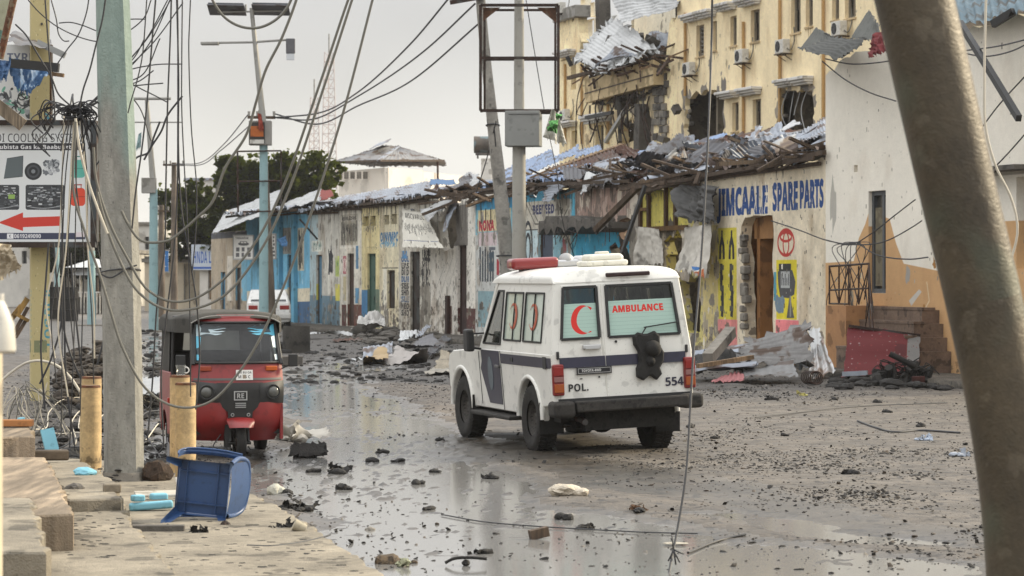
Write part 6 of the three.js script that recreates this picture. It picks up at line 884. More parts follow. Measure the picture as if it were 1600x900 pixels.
// ---------------------------------------------------------------- signs at the left
{
const d = 44, s = d / FPX, y = (v) => EYE - (v - HZN) * s, px0 = -30, px1 = 143, w = (px1 - px0) * s, h = y(196) - y(378);
const post = thing('sign_post', 'square yellow sign post with blue stencilled letters', 'post', V3((57 - 800) * s, 0, -d - 0.3), 0.25);
{ const t = canvasTex(128, 1024, (c, cw, chh) => { c.fillStyle = '#b9ab7c'; c.fillRect(0, 0, cw, chh); c.save(); c.translate(92, 560); c.rotate(Math.PI / 2); c.scale(-1, 1); c.fillStyle = '#4d8f9e'; c.font = 'bold 74px sans-serif'; c.scale(1.15, 1); c.fillText('LOGUCR', -60, 0); c.restore(); c.fillStyle = '#7b7f5e'; c.fillRect(20, 590, 90, 70); seed(3); for (let i = 0; i < 160; i++) { c.fillStyle = ['#8d8460', '#a39a78', '#cfc49c'][i % 3]; c.fillRect(rr(0, 128), rr(0, 1024), rr(1, 7), rr(1, 12)); } });
const pm = mesh('shaft', [box(0.3, y(-80), 0.3, 0, y(-80) / 2, 0)], new THREE.MeshStandardMaterial({ map: t, roughness: 0.85, side: THREE.DoubleSide }), post); const uv = pm.geometry.attributes.uv; for (let i = 0; i < uv.count; i++) uv.setXY(i, uv.getX(i) / 0.3 + 0.5, (uv.getY(i) - y(650)) / (y(378) - y(650)) * 0.98); mesh('bolt', [cyl(0.02, 0.02, 0.03, 8, 0.02, y(36), 0.16, 1.57), cyl(0.02, 0.02, 0.03, 8, 0.02, y(532), 0.16, 1.57)], M.steel, post); }
const t = thing('shop_sign', 'white COOLING SYSTEM sign with a red arrow under the tangled wires', 'sign', V3(px0 * s - 800 * s, y(378), -d));
const tx = canvasTex(1024, 1024 * h / w | 0, (c, W0, H0) => {
const k = W0 / (px1 - px0), U = (p) => (p - px0) * k, Vv = (v) => (v - 196) * H0 / 182; c.fillStyle = '#dcdedd'; c.fillRect(0, 0, W0, H0);
const fit = (s2, a, b, v, hgt, col, f = 'bold') => { c.save(); c.font = f + ' 100px sans-serif'; const tw = c.measureText(s2).width; c.translate(U(a), Vv(v)); c.scale((U(b) - U(a)) / tw, hgt * k / 73); c.fillStyle = col; c.fillText(s2, 0, 0); c.restore(); };
fit('DI COOLING SYSTEM', -6, 130, 222, 13, '#2b2d33', ''); c.fillStyle = '#26262e'; c.fillRect(0, Vv(224), U(134), Vv(235) - Vv(224)); fit('ubista Gas ka Baabuurta', 0, 118, 233, 6.5, '#e8e8e8');
c.fillStyle = '#5d6668'; c.beginPath(); c.moveTo(U(12), Vv(248)); c.lineTo(U(37), Vv(244)); c.lineTo(U(36), Vv(276)); c.lineTo(U(7), Vv(279)); c.fill(); c.strokeStyle = '#33393b'; c.lineWidth = 5; c.stroke();
seed(8); const cx = U(72), cy = Vv(264); for (let i = 0; i < 90; i++) { c.fillStyle = ['#8b8f92', '#b4b7b9', '#54585c', '#6f7478', '#d0d2d3'][i % 5]; c.beginPath(); c.ellipse(cx + rr(-10, 115), cy + rr(-70, 45), rr(6, 26), rr(5, 20), rr(0, 3), 0, 7); c.fill(); } for (const [r, col] of [[84, '#2c2e31'], [62, '#4a4d51'], [44, '#26282b'], [20, '#7d8185']]) { c.fillStyle = col; c.beginPath(); c.arc(U(53), Vv(268), r * 0.95, 0, 7); c.fill(); }
const bot = (v0, col, dk) => { c.fillStyle = col; c.beginPath(); c.roundRect(U(111), Vv(v0), U(134) - U(111), Vv(v0 + 28) - Vv(v0), 34); c.fill(); c.fillStyle = dk; c.fillRect(U(116), Vv(v0 - 6), U(129) - U(116), 10); c.fillRect(U(117), Vv(v0 - 6), 8, 40); c.fillRect(U(127), Vv(v0 - 6), 8, 40); c.fillRect(U(111), Vv(v0 + 13), U(134) - U(111), 6); }; bot(250, '#5cae9f', '#3e7f76'); bot(294, '#d8492f', '#9e3020');
const eng = (a, b) => { c.fillStyle = '#3b3d40'; c.beginPath(); c.roundRect(U(a), Vv(289), U(b) - U(a), Vv(328) - Vv(289), 20); c.fill(); for (let i = 0; i < 110; i++) { c.fillStyle = ['#1f2022', '#6d7174', '#8f9396', '#4c5053', '#c7c9ca'][i % 5]; c.fillRect(rr(U(a) + 8, U(b) - 40), rr(Vv(291), Vv(322)), rr(8, 46), rr(4, 16)); } c.strokeStyle = '#a9acae'; c.lineWidth = 6; c.beginPath(); c.moveTo(U(a) + 10, Vv(322)); c.quadraticCurveTo((U(a) + U(b)) / 2, Vv(330), U(b) - 10, Vv(320)); c.stroke(); }; eng(41, 102); eng(-30, 31); c.fillStyle = '#8fb05a'; c.fillRect(U(14), Vv(304), 60, 40);
c.fillStyle = '#c93a2c'; c.beginPath(); c.moveTo(U(-2), Vv(348)); c.lineTo(U(37), Vv(332)); c.lineTo(U(37), Vv(340)); c.lineTo(U(95), Vv(338)); c.lineTo(U(95), Vv(353)); c.lineTo(U(37), Vv(355)); c.lineTo(U(37), Vv(361)); c.fill();
c.fillStyle = '#3a3f55'; c.fillRect(0, Vv(364), U(134), Vv(374) - Vv(364)); c.fillStyle = '#e6e6e6'; c.fillRect(U(12), Vv(365), 60, 48); c.fillStyle = '#3a3f55'; c.font = 'bold 44px sans-serif'; c.fillText('c', U(15), Vv(371)); fit('0619249090', 23, 65, 372, 6.5, '#e2e2e2'); c.fillStyle = '#d9cfd2'; c.fillRect(U(118), Vv(363), U(133) - U(118), 44);
});
const b = mesh('panel', box(w, h, 0.12, w / 2, h / 2, 0), new THREE.MeshStandardMaterial({ map: tx, roughness: 0.55 }), t); const uv = b.geometry.attributes.uv; for (let i = 0; i < uv.count; i++) uv.setXY(i, uv.getX(i) / w, uv.getY(i) / h);
mesh('frame', [box(w + 0.16, 0.08, 0.3, w / 2, h + 0.042, -0.02), box(w + 0.16, 0.09, 0.3, w / 2, -0.046, -0.02), box(0.1, h, 0.3, w + 0.052, h / 2, -0.02)], mat(C(0.16, 0.18, 0.19), { t: 'rust', k: 0.8, r: 0.6, m: 0.2 }), t);
}
{ // upper sign and the wreckage above it
const d = 44.5, s = d / FPX, y = (v) => EYE - (v - HZN) * s, x = (p) => (p - 800) * s, t = thing('shop_sign', 'torn white TYRE sign with pictures above the cooling sign', 'sign', V3(x(-30), y(194), -d)), w = x(76) - x(-30), h = y(70) - y(194);
const tx = canvasTex(512, 600, (c) => { seed(9); c.fillStyle = '#d9dad8'; c.fillRect(0, 0, 512, 600); c.fillStyle = '#6d7488'; c.font = 'bold 92px sans-serif'; c.fillText('TYRE', 200, 130); for (let i = 0; i < 80; i++) { c.fillStyle = ['#55585c', '#8b8f92', '#3b3d40', '#6faa94', '#b0b3b5'][i % 5]; c.beginPath(); c.ellipse(rr(140, 440), rr(330, 540), rr(6, 40), rr(4, 22), rr(0, 3), 0, 7); c.fill(); } c.strokeStyle = '#2f3133'; c.lineWidth = 9; for (let i = 0; i < 6; i++) { c.beginPath(); c.arc(rr(180, 420), rr(360, 500), rr(18, 46), 0, 5); c.stroke(); } });
const b = mesh('panel', box(w, h, 0.08, w / 2, h / 2, 0), new THREE.MeshStandardMaterial({ map: tx, roughness: 0.6 }), t); const uv = b.geometry.attributes.uv; for (let i = 0; i < uv.count; i++) uv.setXY(i, uv.getX(i) / w, uv.getY(i) / h);
mesh('frame', [box(0.06, h, 0.14, w + 0.03, h / 2, 0)], M.steel, t);
const q = (...a) => a.map(([px, py, dd]) => P(px, py, dd));
sheet('broken grey canopy sheet jutting over the torn upper sign', q([10, 66, 43], [72, 74, 43], [80, 64, 45], [20, 50, 45]), M.galvDark, { crumple: 0.06, pitch: 0.3, cat: 'canopy', name: 'canopy_sheet' });
timber('grey metal bar jutting from the canopy over the upper sign', q([58, 66, 43.5], [102, 87, 43.5]), M.steelGrey, 0.06, 0.1);
timber('short pale timber end under the blue tarpaulin', q([70, 114, 43.6], [100, 118, 43.6]), M.woodPale, 0.08, 0.06);
timber('diagonal pale plank across the torn upper sign', q([-10, 160, 43.6], [36, 196, 43.6]), mat(C(0.5, 0.47, 0.4), { t: 'wood', k: 1 }), 0.05, 0.2);
cloth('tarpaulin', 'blue tarpaulin bundled under the broken canopy at the upper left', 'tarpaulin', q([12, 96, 43.2], [82, 104, 43.4], [52, 147, 43.0], [24, 138, 42.8]), mat(C(0.06, 0.15, 0.33), { t: 'cloth', k: 1, r: 0.6 }), { fold: 0.7 });
cloth('tarpaulin', 'darker blue tarpaulin fold at the left frame edge', 'tarpaulin', q([-20, 90, 43.0], [18, 96, 43.1], [10, 122, 43], [-20, 128, 43]), mat(C(0.05, 0.12, 0.27), { t: 'cloth', k: 1, r: 0.6 }), { fold: 0.5 });
timber('dark pole across the top of the blue tarpaulin', q([18, 99, 42.9], [92, 106, 42.9]), M.black, 0.14, 0.14);
cloth('olive_board', 'pale olive awning panel at the top left corner', 'awning', q([-40, -30, 41], [22, -20, 41], [12, 50, 41], [-40, 46, 41]), mat(C(0.42, 0.42, 0.30), { t: 'plaster', k: 0.6 }), { fold: 0.1 });
cloth('teal_board', 'teal scrap under the olive panel', 'scrap', q([-30, 47, 41.2], [9, 44, 41.2], [8, 62, 41.2], [-30, 60, 41.2]), mat(C(0.22, 0.42, 0.42), { t: 'grime', k: 1 }), { fold: 0.1 });
const pole = thing('rusty_pipe', 'rust speckled leaning pipe at the top left corner', 'pipe', P(0, 92, 40)); mesh('shaft', [bar(V3(0, 0, 0), loc(pole, P(30, -40, 40)), 0.055, 12)], mat(C(0.50, 0.36, 0.22), { t: 'rust', k: 3, b: 0.01 }), pole);
}
// yellow bollards
{
const bm = mat(C(0.74, 0.54, 0.29), { t: 'concrete', k: 1.3, r: 0.75, b: 0.003 });
const bol = (px, py, top, d, label, h0) => { const p = P(px, py, d), hh = (py - top) * d / FPX, o = thing('bollard', label, 'bollard', p); mesh('pipe', [cyl(0.095, 0.095, hh, 24, 0, hh / 2, 0)], bm, o); mesh('cap', [cyl(0.098, 0.09, 0.02, 24, 0, hh + 0.008, 0)], mat(C(0.5, 0.36, 0.19), { key: 'bcap', t: 'rust', k: 2 }), o); return o; };
bol(141, 746, 605, 24.6, 'front yellow pipe bollard left of the concrete pole'); bol(143, 735, 591, 25.6, 'rear yellow pipe bollard left of the concrete pole');
bol(290, 748, 601, 24.4, 'front yellow pipe bollard behind the blue chair'); bol(281, 738, 589, 25.4, 'rear yellow pipe bollard behind the blue chair, under the glass mug');
const mug = thing('glass_mug', 'clear glass mug standing on the rear bollard', 'mug', P(282.5, 588, 25.4)); const gm = new THREE.MeshPhysicalMaterial({ color: C(0.95, 0.96, 0.95), roughness: 0.08, transmission: 1, thickness: 0, side: THREE.DoubleSide });
mesh('glass', [XF(new THREE.LatheGeometry([[0, 0], [0.038, 0], [0.042, 0.01], [0.05, 0.095], [0.046, 0.095], [0.038, 0.014], [0, 0.014]].map(([a, b]) => new THREE.Vector2(a, b)), 20), 0, 0.012, 0)], gm, mug, false); mesh('handle', [XF(new THREE.TorusGeometry(0.028, 0.006, 8, 16, 3.6), 0.048, 0.058, 0, 0, 0, -1.8)], mat(C(0.7, 0.7, 0.68), { r: 0.15 }), mug);
}

// ---------------------------------------------------------------- hanging cables
function cableT(label, pts, r, m, seg = 60, name = 'cable', group) { // pts: [px, py, d]
const w = pts.map((p) => P(...p)), o = thing(name, label, 'cable', w[w.length - 1].clone(), 0, group); mesh('strand', tube(w.map((p) => loc(o, p)), r, seg, 6), m, o, false); return o;
}
const D0 = 23.2;
const mk = (l, d = D0) => l.map(([x, y, k]) => [x, y, k ?? d]);
cableT('thick grey double cable sagging from the top centre to the concrete pole, upper strand', mk([[556, -30], [544, 0], [500, 130], [440, 298], [398, 380], [345, 440], [300, 468], [262, 470], [228, 450], [200, 405], [172, 350], [150, 280], [146, 230]]), 0.0125, M.cableGrey, 90);
cableT('thick grey double cable sagging from the top centre to the concrete pole, lower strand', mk([[560, -30], [550, 0], [508, 130], [450, 300], [408, 390], [350, 462], [300, 483], [255, 482], [215, 455], [186, 405], [165, 350], [152, 300]], D0 - 0.1), 0.0125, M.cableGrey, 90);
cableT('long white and black cable looping low across the rickshaw front to the ground wires', mk([[590, -30], [582, 0], [535, 180], [480, 350], [438, 460], [398, 544], [367, 590], [333, 625], [298, 637], [261, 631], [226, 605], [190, 540], [173, 487], [157, 433], [132, 360], [115, 300], [118, 190]], D0 - 0.4), 0.012, M.cableGrey, 110);
cableT('cable hanging in a long S from the top past the orange box', mk([[468, -20], [463, 0], [440, 60], [415, 110], [400, 160], [385, 210], [352, 262], [331, 317], [310, 338], [282, 363], [262, 376], [221, 376], [200, 350], [190, 330]]), 0.013, M.cableGrey, 90);
cableT('grey cable loop hanging in front of the solar panels', mk([[322, -30], [332, 0], [352, 28], [378, 42], [405, 43], [432, 30], [452, 6], [460, -20]]), 0.013, M.cableGrey, 50);
cableT('pale cable strand running down beside the concrete pole', mk([[118, 185], [124, 230], [140, 290], [160, 345], [168, 365]], D0 - 0.2), 0.012, M.cableWhite, 30);
const DW = 'dark wires hanging from above round the concrete pole';
[[[[230, -10], [222, 90], [213, 130], [204, 160], [200, 177]], 'thin dark wire slanting down to the right side of the pole'],
[[[244, -10], [238, 60], [230, 157], [222, 230], [212, 300], [206, 360]], 'thick dark wire just right of the concrete pole'],
[[[268, -10], [266, 60], [262, 160], [259, 300], [257, 390], [246, 470], [238, 600], [230, 690]], 'dark wire falling in front of the far lamp box down to the ground'],
[[[277, -10], [278, 60], [278, 200], [277, 300], [272, 390], [262, 480], [252, 580], [256, 700]], 'dark wire falling straight then swinging left behind the rickshaw edge'],
[[[276, -10], [279, 120], [279, 240], [284, 330], [296, 400], [308, 480], [312, 560], [306, 640]], 'dark wire curving right over the rickshaw windscreen'],
[[[285, -10], [284, 100], [284, 170], [288, 260], [293, 350], [297, 500], [298, 620]], 'dark wire hanging straight over the left of the windscreen'],
[[[298, -10], [296, 40], [295, 70], [299, 200], [307, 290], [306, 360], [300, 430]], 'dark wire right of the group hanging in front of the tree'],
[[[166, -10], [160, 30], [150, 70], [140, 110], [130, 140], [124, 170]], 'dark wire crossing the top of the concrete pole to the knot'],
[[[140, -10], [135, 20], [122, 55], [106, 76], [88, 102]], 'dark wire from the top left to the blue tarpaulin'],
[[[70, -10], [72, 20], [75, 60], [80, 120], [84, 150], [86, 190]], 'dark wire hanging left of the knot over the upper sign'],
[[[24, 38], [40, 54], [62, 90], [80, 120], [92, 148], [110, 165]], 'thick black wire sagging from the canopy to the knot'],
].forEach(([l, s]) => cableT(s, mk(l), l.length % 2 ? 0.006 : 0.008, M.cable, 50, 'cable', DW));
[[[80, 0], [88, 30], [92, 54], [100, 64], [108, 64]], [[44, 0], [62, 20], [90, 42], [130, 60], [160, 65], [190, 55], [225, 28], [236, 0]], [[92, 36], [110, 35], [130, 40], [150, 48]], [[155, 55], [180, 34], [205, 30], [226, 30]]].forEach((l, i) => cableT(['looped dark wire above the upper sign', 'long dark wire sagging behind the top of the concrete pole', 'short dark wire at the left side of the pole top', 'short dark wire at the right side of the pole top'][i], mk(l, 24.6), 0.006, M.cable, 40));
{ // the knot of wires and the bundle fanning out of it
seed(60); const fan = [[270, -10], [272, -10], [262, 0], [286, 4], [250, 60], [240, 110], [285, 100], [262, 160], [236, 220], [255, 130], [226, 60]];
fan.forEach(([x, y], i) => { const k = rr(-14, 14), j = rr(-10, 24); cableT('dark wire fanning up and right from the knot, behind the concrete pole', [[122, 176, 24.4], [150, 158 + k * 0.4, 24.5], [185, 128 + k + j * 0.5, 24.6], [mix(200, x, 0.45), mix(120, y, 0.45) + j, 24.6], [x, y, 24.6]], 0.006, M.cable, 40, 'cable', 'wires fanning from the knot to the upper right'); });
const kn = thing('wire_knot', 'knotted tangle of wires above the cooling sign', 'tangle', P(120, 176, 24.0)); const g = []; for (let i = 0; i < 12; i++) { const p = []; let a = rr(0, 6.3), r = rr(0.03, 0.09); for (let k = 0; k < 9; k++) { a += rr(0.4, 1.1); p.push(V3(Math.cos(a) * r * rr(0.6, 1.8) * 1.4, Math.sin(a) * r * rr(0.5, 1.2), rr(-0.12, 0.12))); } g.push(tube(p, rr(0.004, 0.008), 30, 5)); }
for (let i = 0; i < 26; i++) { const dx = rr(-0.42, 0.30), dy = rr(-0.35, 0.14); g.push(tube([V3(rr(-0.05, 0.05), rr(-0.03, 0.03), 0), V3(dx * 0.4, dy * 0.2 + rr(0, 0.1), 0.05), V3(dx * 0.8, dy * 0.8 + rr(-0.05, 0.1), rr(-0.1, 0.1)), V3(dx, dy - 0.08, 0), V3(dx * 0.85 + rr(-0.06, 0.06), dy - 0.2, 0)], rr(0.004, 0.008), 24, 5)); } const km = mesh('wire', g, M.cable, kn, false); km.userData.kind = 'stuff';
const down = [[116, 98, 620], [118, 104, 560], [114, 92, 680], [122, 126, 650], [124, 140, 560], [126, 150, 600], [110, 84, 600], [128, 160, 500], [100, 78, 560], [121, 112, 700]];
down.forEach(([a, b, y], i) => { const white = i % 4 === 0; cableT(white ? 'pale wire hanging from the knot across the cooling sign' : 'dark wire hanging from the knot across the cooling sign to the ground', mk([[a, 178], [mix(a, b, 0.35) + rr(-6, 6), 270], [mix(a, b, 0.7) + rr(-8, 8), 390], [b + rr(-8, 8), mix(390, y, 0.5)], [b + rr(-4, 14), y]], 24.1 + i * 0.05), white ? 0.007 : 0.006, white ? M.cableWhite : M.cable, 50, 'cable', white ? 'pale wires hanging over the sign' : 'dark wires hanging over the sign'); });
const low = [[[84, 380], [90, 450], [106, 540], [130, 600], [150, 640]], [[98, 380], [100, 470], [104, 600], [120, 720]], [[110, 395], [116, 470], [126, 560], [135, 620]], [[90, 470], [96, 500], [80, 560], [62, 600]], [[168, 500], [160, 540], [152, 570]], [[76, 380], [70, 460], [64, 540], [70, 640]]];
low.forEach((l) => cableT('dark wire drooping to the ground below the cooling sign', mk(l, 30), 0.012, M.cable, 40, 'cable', 'wires drooping below the cooling sign'));
[[[225, 250], [236, 230], [252, 205], [262, 180], [285, 150]], [[200, 262], [214, 246], [232, 238], [240, 215], [250, 190]]].forEach((l, i) => cableT(i ? 'lower frayed wire curling right of the concrete pole' : 'upper frayed wire curling right of the concrete pole', mk(l, 30), 0.012, M.cable, 40));
}
// wire at the right of the ambulance, reaching the road
cableT('long black cable falling past the ambulance down to the wet road', [[1113, -20, 21], [1112, 60, 21], [1107, 200, 20.6], [1096, 400, 20.2], [1083, 560, 19.8], [1078, 650, 19.6], [1072, 740, 19.4], [1058, 830, 19.2], [1048, 880, 19], [1040, 930, 18.6]], 0.0095, M.cable, 90);
{ const o = thing('frayed_wire', 'frayed twist of wire at the foot of the long black cable', 'wire', P(1052, 858, 19.05)); const g = []; for (const [x, y] of [[-8, 20], [10, 22], [16, 8], [4, 26], [-2, -22]]) g.push(tube([V3(0, 0, 0), V3(x * 0.002, -y * 0.002, 0.02), V3(x * 0.0045, -y * 0.0042, 0)], 0.006, 8, 5)); mesh('strand', g, M.cable, o, false); }
// power lines across the sky
[[[704, -6, 76], [640, 70, 82], [555, 147, 90], [500, 176, 94], [426, 184, 97]], [[742, 6, 76], [660, 82, 82], [560, 150, 90], [490, 186, 94], [432, 184, 97]], [[756, 30, 76], [640, 128, 84], [560, 165, 90], [495, 194, 94], [430, 178, 97]]].forEach((l, i) => cableT(['uppermost power line from the leaning pole to the wooden pole', 'middle power line from the leaning pole to the wooden pole', 'lowest power line from the leaning pole to the wooden pole'][i], l, 0.028, M.cable, 60, 'power_line', 'power lines over the street'));
[[[390, 176, 97], [350, 225, 110], [310, 255, 130], [276, 256, 140]], [[388, 198, 97], [345, 235, 110], [310, 258, 130], [268, 257, 140]]].forEach((l, i) => cableT(i ? 'lower thin power line falling left from the wooden pole' : 'upper thin power line falling left from the wooden pole', l, 0.022, M.cable, 40, 'power_line'));
cableT('thin guy wire crossing behind the empty billboard', [[822, 0, 78], [835, 80, 78], [850, 170, 78]], 0.015, M.cable, 20);
cableT('thin wire hanging from the plastic banner down to the roofs', [[858, 210, 69], [870, 270, 69], [880, 350, 70], [897, 400, 71]], 0.012, M.cable, 30);
[[[775, 190, 75], [760, 250, 78], [744, 300, 82]], [[772, 200, 75], [782, 300, 78], [792, 360, 80]]].forEach((l, i) => cableT(i ? 'stay wire hanging down the right of the leaning pole' : 'stay wire running down left of the leaning pole', l, 0.018, M.cable, 20));
// wires on the white house
const wl = (label, l, r = 0.014, m = M.cable) => cableT(label, l.map(([x, y, D]) => [x, y, W(x, D ?? -0.6).d]), r, m, 50);
wl('dark wire drooping from the shop lettering to the white house window', [[1205, 345], [1250, 360], [1290, 375], [1330, 382], [1380, 378], [1430, 352], [1440, 345]]);
wl('dark wire rising from the railing to the big pole', [[1290, 375], [1330, 382], [1360, 366], [1400, 335], [1430, 312]]);
wl('dark wire sagging across the orange part of the white house', [[1340, 380], [1370, 398], [1420, 405], [1450, 402]]);
wl('thin wire lying along the top of the white wall', [[1290, 92, -0.4], [1330, 100], [1370, 98], [1420, 90]]);
wl('thin dark wire crossing the white wall down to the right', [[1285, 96], [1320, 124], [1360, 145], [1400, 158]]);
wl('dark wire up the right part of the white wall', [[1530, 205, -1], [1560, 165, -1], [1610, 110, -1]]); wl('second dark wire up the right part of the white wall', [[1545, 270, -1], [1570, 245, -1], [1610, 200, -1]]); wl('grey wire sagging at the top right of the white wall', [[1500, 82, -1], [1540, 88, -1], [1580, 80, -1], [1610, 66, -1]]); wl('higher thin wire at the top right of the white wall', [[1500, 80, -1], [1560, 72, -1], [1610, 60, -1]]);
cableT('pale cable hanging in front of the white house at the right edge', [[1541, -20, 40], [1538, 120, 40], [1540, 200, 40], [1556, 260, 40], [1580, 310, 40], [1590, 360, 40], [1575, 420, 40], [1540, 480, 38], [1510, 540, 36]], 0.02, M.cableWhite, 60);
{ seed(66); for (let i = 0; i < 9; i++) { const x = 1300 + i * 7.5, b = rr(1290, 1360); wl('thin dark wire hanging in loops over the black railing', [[1340, 378], [x, 384 + rr(-4, 8)], [mix(x, b, 0.5), 420], [b, 470], [b + rr(-8, 20), 520 + rr(0, 40)]], 0.009); scene.children[scene.children.length - 1].userData.group = 'loose wires over the railing'; } }

// ---------------------------------------------------------------- lettering
const font = await new FontLoader().loadAsync('fonts/droid/droid_sans_bold.typeface.json');
const letters = (s, size, depth = 0.004, gap = 0) => { const g = new TextGeometry(s, { font, size, depth, curveSegments: 4 }); g.computeBoundingBox(); return g; };

// ---------------------------------------------------------------- ambulance
{
const A = thing('ambulance', 'white ambulance seen from behind with a red crescent, navy stripe and red light bar', 'ambulance', V3(1.02, 0, -32.0), 16.5 * Math.PI / 180);
const ROLL = 0.046, K = (g) => { g.translate(0, -0.5, 0); g.rotateZ(ROLL); g.translate(0, 0.5 - 0.02, 0); return g; };
const part = (n, geo, m, parent = A, uv = true) => mesh(n, K(join(geo)), m, parent, uv);
const paint = new THREE.MeshPhysicalMaterial({ color: C(0.78, 0.785, 0.765), roughness: 0.36, clearcoat: 0.35, clearcoatRoughness: 0.3, map: rep(T.grime, 0.6), side: THREE.DoubleSide });
const navy = mat(C(0.022, 0.022, 0.05), { t: 'grime', k: 0.8, r: 0.4 }), trim = mat(C(0.02, 0.02, 0.02), { r: 0.6 }), dirtBlack = mat(C(0.045, 0.042, 0.038), { t: 'mud', k: 0.7, r: 0.85 });
const glass = new THREE.MeshPhysicalMaterial({ color: C(0.30, 0.32, 0.31), roughness: 0.05, transmission: 1, thickness: 0, side: THREE.DoubleSide });
const TUM = 0.125, lean = (g) => { const p = g.attributes.position; for (let i = 0; i < p.count; i++) { const y = p.getY(i); p.setZ(i, p.getZ(i) - Math.max(0, y - 1.0) * 0.09); } g.computeVertexNormals(); return g; };
const arc = (cx, cy, r, a0, a1, n = 14) => Array.from({ length: n + 1 }, (_, i) => { const a = mix(a0, a1, i / n); return [cx + Math.cos(a) * r, cy + Math.sin(a) * r]; });
// sides: outline in (forward distance f, height); f runs towards the front
const f2 = 2.98, low = [[-0.98, 0.66], [-0.5, 0.62], ...arc(0, 0.46, 0.47, Math.PI, 0).map(([a, b]) => [a, Math.max(b, 0.46)]), [0.55, 0.5], [2.42, 0.5], ...arc(f2, 0.46, 0.49, Math.PI, 0).map(([a, b]) => [a, Math.max(b, 0.46)]), [3.52, 0.6], [3.58, 0.72], [3.58, 0.98], [3.50, 1.10], [3.30, 1.16], [2.05, 1.22], [-0.99, 1.22]];
const up = [[-0.96, 1.222], [2.05, 1.222], [1.38, 2.06], [-0.88, 2.06]];
const win = (a, b, c, d, sl = 0) => [[a, c], [b, c], [b - sl, d], [a, d]];
const wz = [win(-0.55, 0.18, 1.36, 1.93), win(0.28, 1.0, 1.36, 1.93), [[1.12, 1.30], [1.88, 1.30], [1.36, 1.95], [1.12, 1.95]]];
for (const sgn of [-1, 1]) {
const tuck = (g) => { const p = g.attributes.position; for (let i = 0; i < p.count; i++) p.setX(i, p.getX(i) - sgn * Math.max(0, 1.22 - p.getY(i)) * 0.045); g.computeVertexNormals(); return g; };
const g1 = poly(low, 0.05, [], 0.012), g2 = poly(up, 0.035, wz, 0.008);
for (const g of [g1, g2]) { g.rotateY(Math.PI / 2); /* (f,y,z)->(z,y,-f) */ g.translate(sgn > 0 ? 0.79 : -0.845, 0, 0); }
{ const p = g2.attributes.position; for (let i = 0; i < p.count; i++) p.setX(i, p.getX(i) - sgn * (p.getY(i) - 1.2) * TUM); g2.computeVertexNormals(); }
tuck(g1);
part('body_side', [g1, g2], paint);
const tx = (y) => sgn * (0.845 - (y - 1.2) * TUM);
wz.forEach((q, i) => {
const c0 = q.map(([f, y]) => V3(tx(y) + sgn * 0.012, y, -f)), w = part('window', c0.map((p, k) => beam(p, c0[(k + 1) % 4], 0.018, 0.022)), trim);
part('pane', grid(1, 1, (u, v) => { const a = c0[0].clone().lerp(c0[1], u), b = c0[3].clone().lerp(c0[2], u); const p = a.lerp(b, v); p.x -= sgn * 0.008; return p; }), i === 2 ? glass : mat(C(0.44, 0.52, 0.48), { r: 0.08, t: 'grime', k: 1 }), w);
if (i < 2) { part('divider', [beam(c0[0].clone().lerp(c0[1], 0.5), c0[3].clone().lerp(c0[2], 0.5), 0.012, 0.014)], trim, w);
const cr = (cx, cy, r) => { const a = arc(cx, cy, r, 0.6, 5.6, 20), b = arc(cx + r * 0.28, cy, r * 0.8, 5.55, 0.65, 20); return [...a, ...b]; };
const gg = poly(cr((q[0][0] + q[1][0]) / 2 + 0.02, 1.65, 0.16), 0.004); gg.rotateY(Math.PI / 2); const p = gg.attributes.position; for (let k = 0; k < p.count; k++) p.setX(k, p.getX(k) + tx(p.getY(k)) + sgn * 0.010 + (sgn > 0 ? 0 : -0.004)); part('red_crescent', gg, mat(C(0.45, 0.10, 0.05), { key: 'cres', r: 0.5 }), w); }
});
// stripe, door band, arches, step, mirror, seams
const st = poly([[-0.97, 1.07], [1.1, 1.07], [1.1, 1.19], [-0.97, 1.19]], 0.004); st.rotateY(Math.PI / 2); st.translate(sgn * 0.860 - 0.002, 0, 0); part('navy_stripe', tuck(st), navy);
const db = poly([[1.16, 1.215], [1.95, 1.215], [1.95, 1.07], [2.02, 0.98], [1.72, 0.56], [1.16, 0.56]], 0.004); db.rotateY(Math.PI / 2); db.translate(sgn * 0.862 - 0.002, 0, 0); part('door_band', tuck(db), navy);
const em = poly(arc(1.58, 0.93, 0.11, 0, 6.28, 20).map(([a, b]) => [a, 0.93 + (b - 0.93) * 1.9]), 0.003); em.rotateY(Math.PI / 2); em.translate(sgn * 0.867 - 0.0015, 0, 0); part('door_emblem', tuck(em), mat(C(0.10, 0.13, 0.16), { r: 0.5, t: 'grime', k: 2 }));
part('door_seam', [tuck(box(0.004, 0.72, 0.014, sgn * 0.860, 0.86, -1.11)), tuck(box(0.004, 0.66, 0.014, sgn * 0.860, 0.86, -2.08)), box(0.006, 0.05, 0.10, sgn * 0.863, 1.13, -0.62), box(0.004, 0.14, 0.13, sgn * 0.862, 1.13, 0.72)], trim);
part('door_handle', [rbox(0.03, 0.035, 0.16, 0.01, sgn * 0.872, 1.03, -1.22)], mat(C(0.08, 0.08, 0.08), { r: 0.4 }));
part('wheel_arch', [XF(new THREE.TorusGeometry(0.485, 0.03, 8, 24, Math.PI), sgn * 0.835, 0.46, 0, 0, Math.PI / 2, 0), XF(new THREE.TorusGeometry(0.505, 0.03, 8, 24, Math.PI), sgn * 0.835, 0.46, -f2, 0, Math.PI / 2, 0)], paint);
part('side_step', [rbox(0.2, 0.05, 1.75, 0.02, sgn * 0.82, 0.42, -1.5)], dirtBlack);
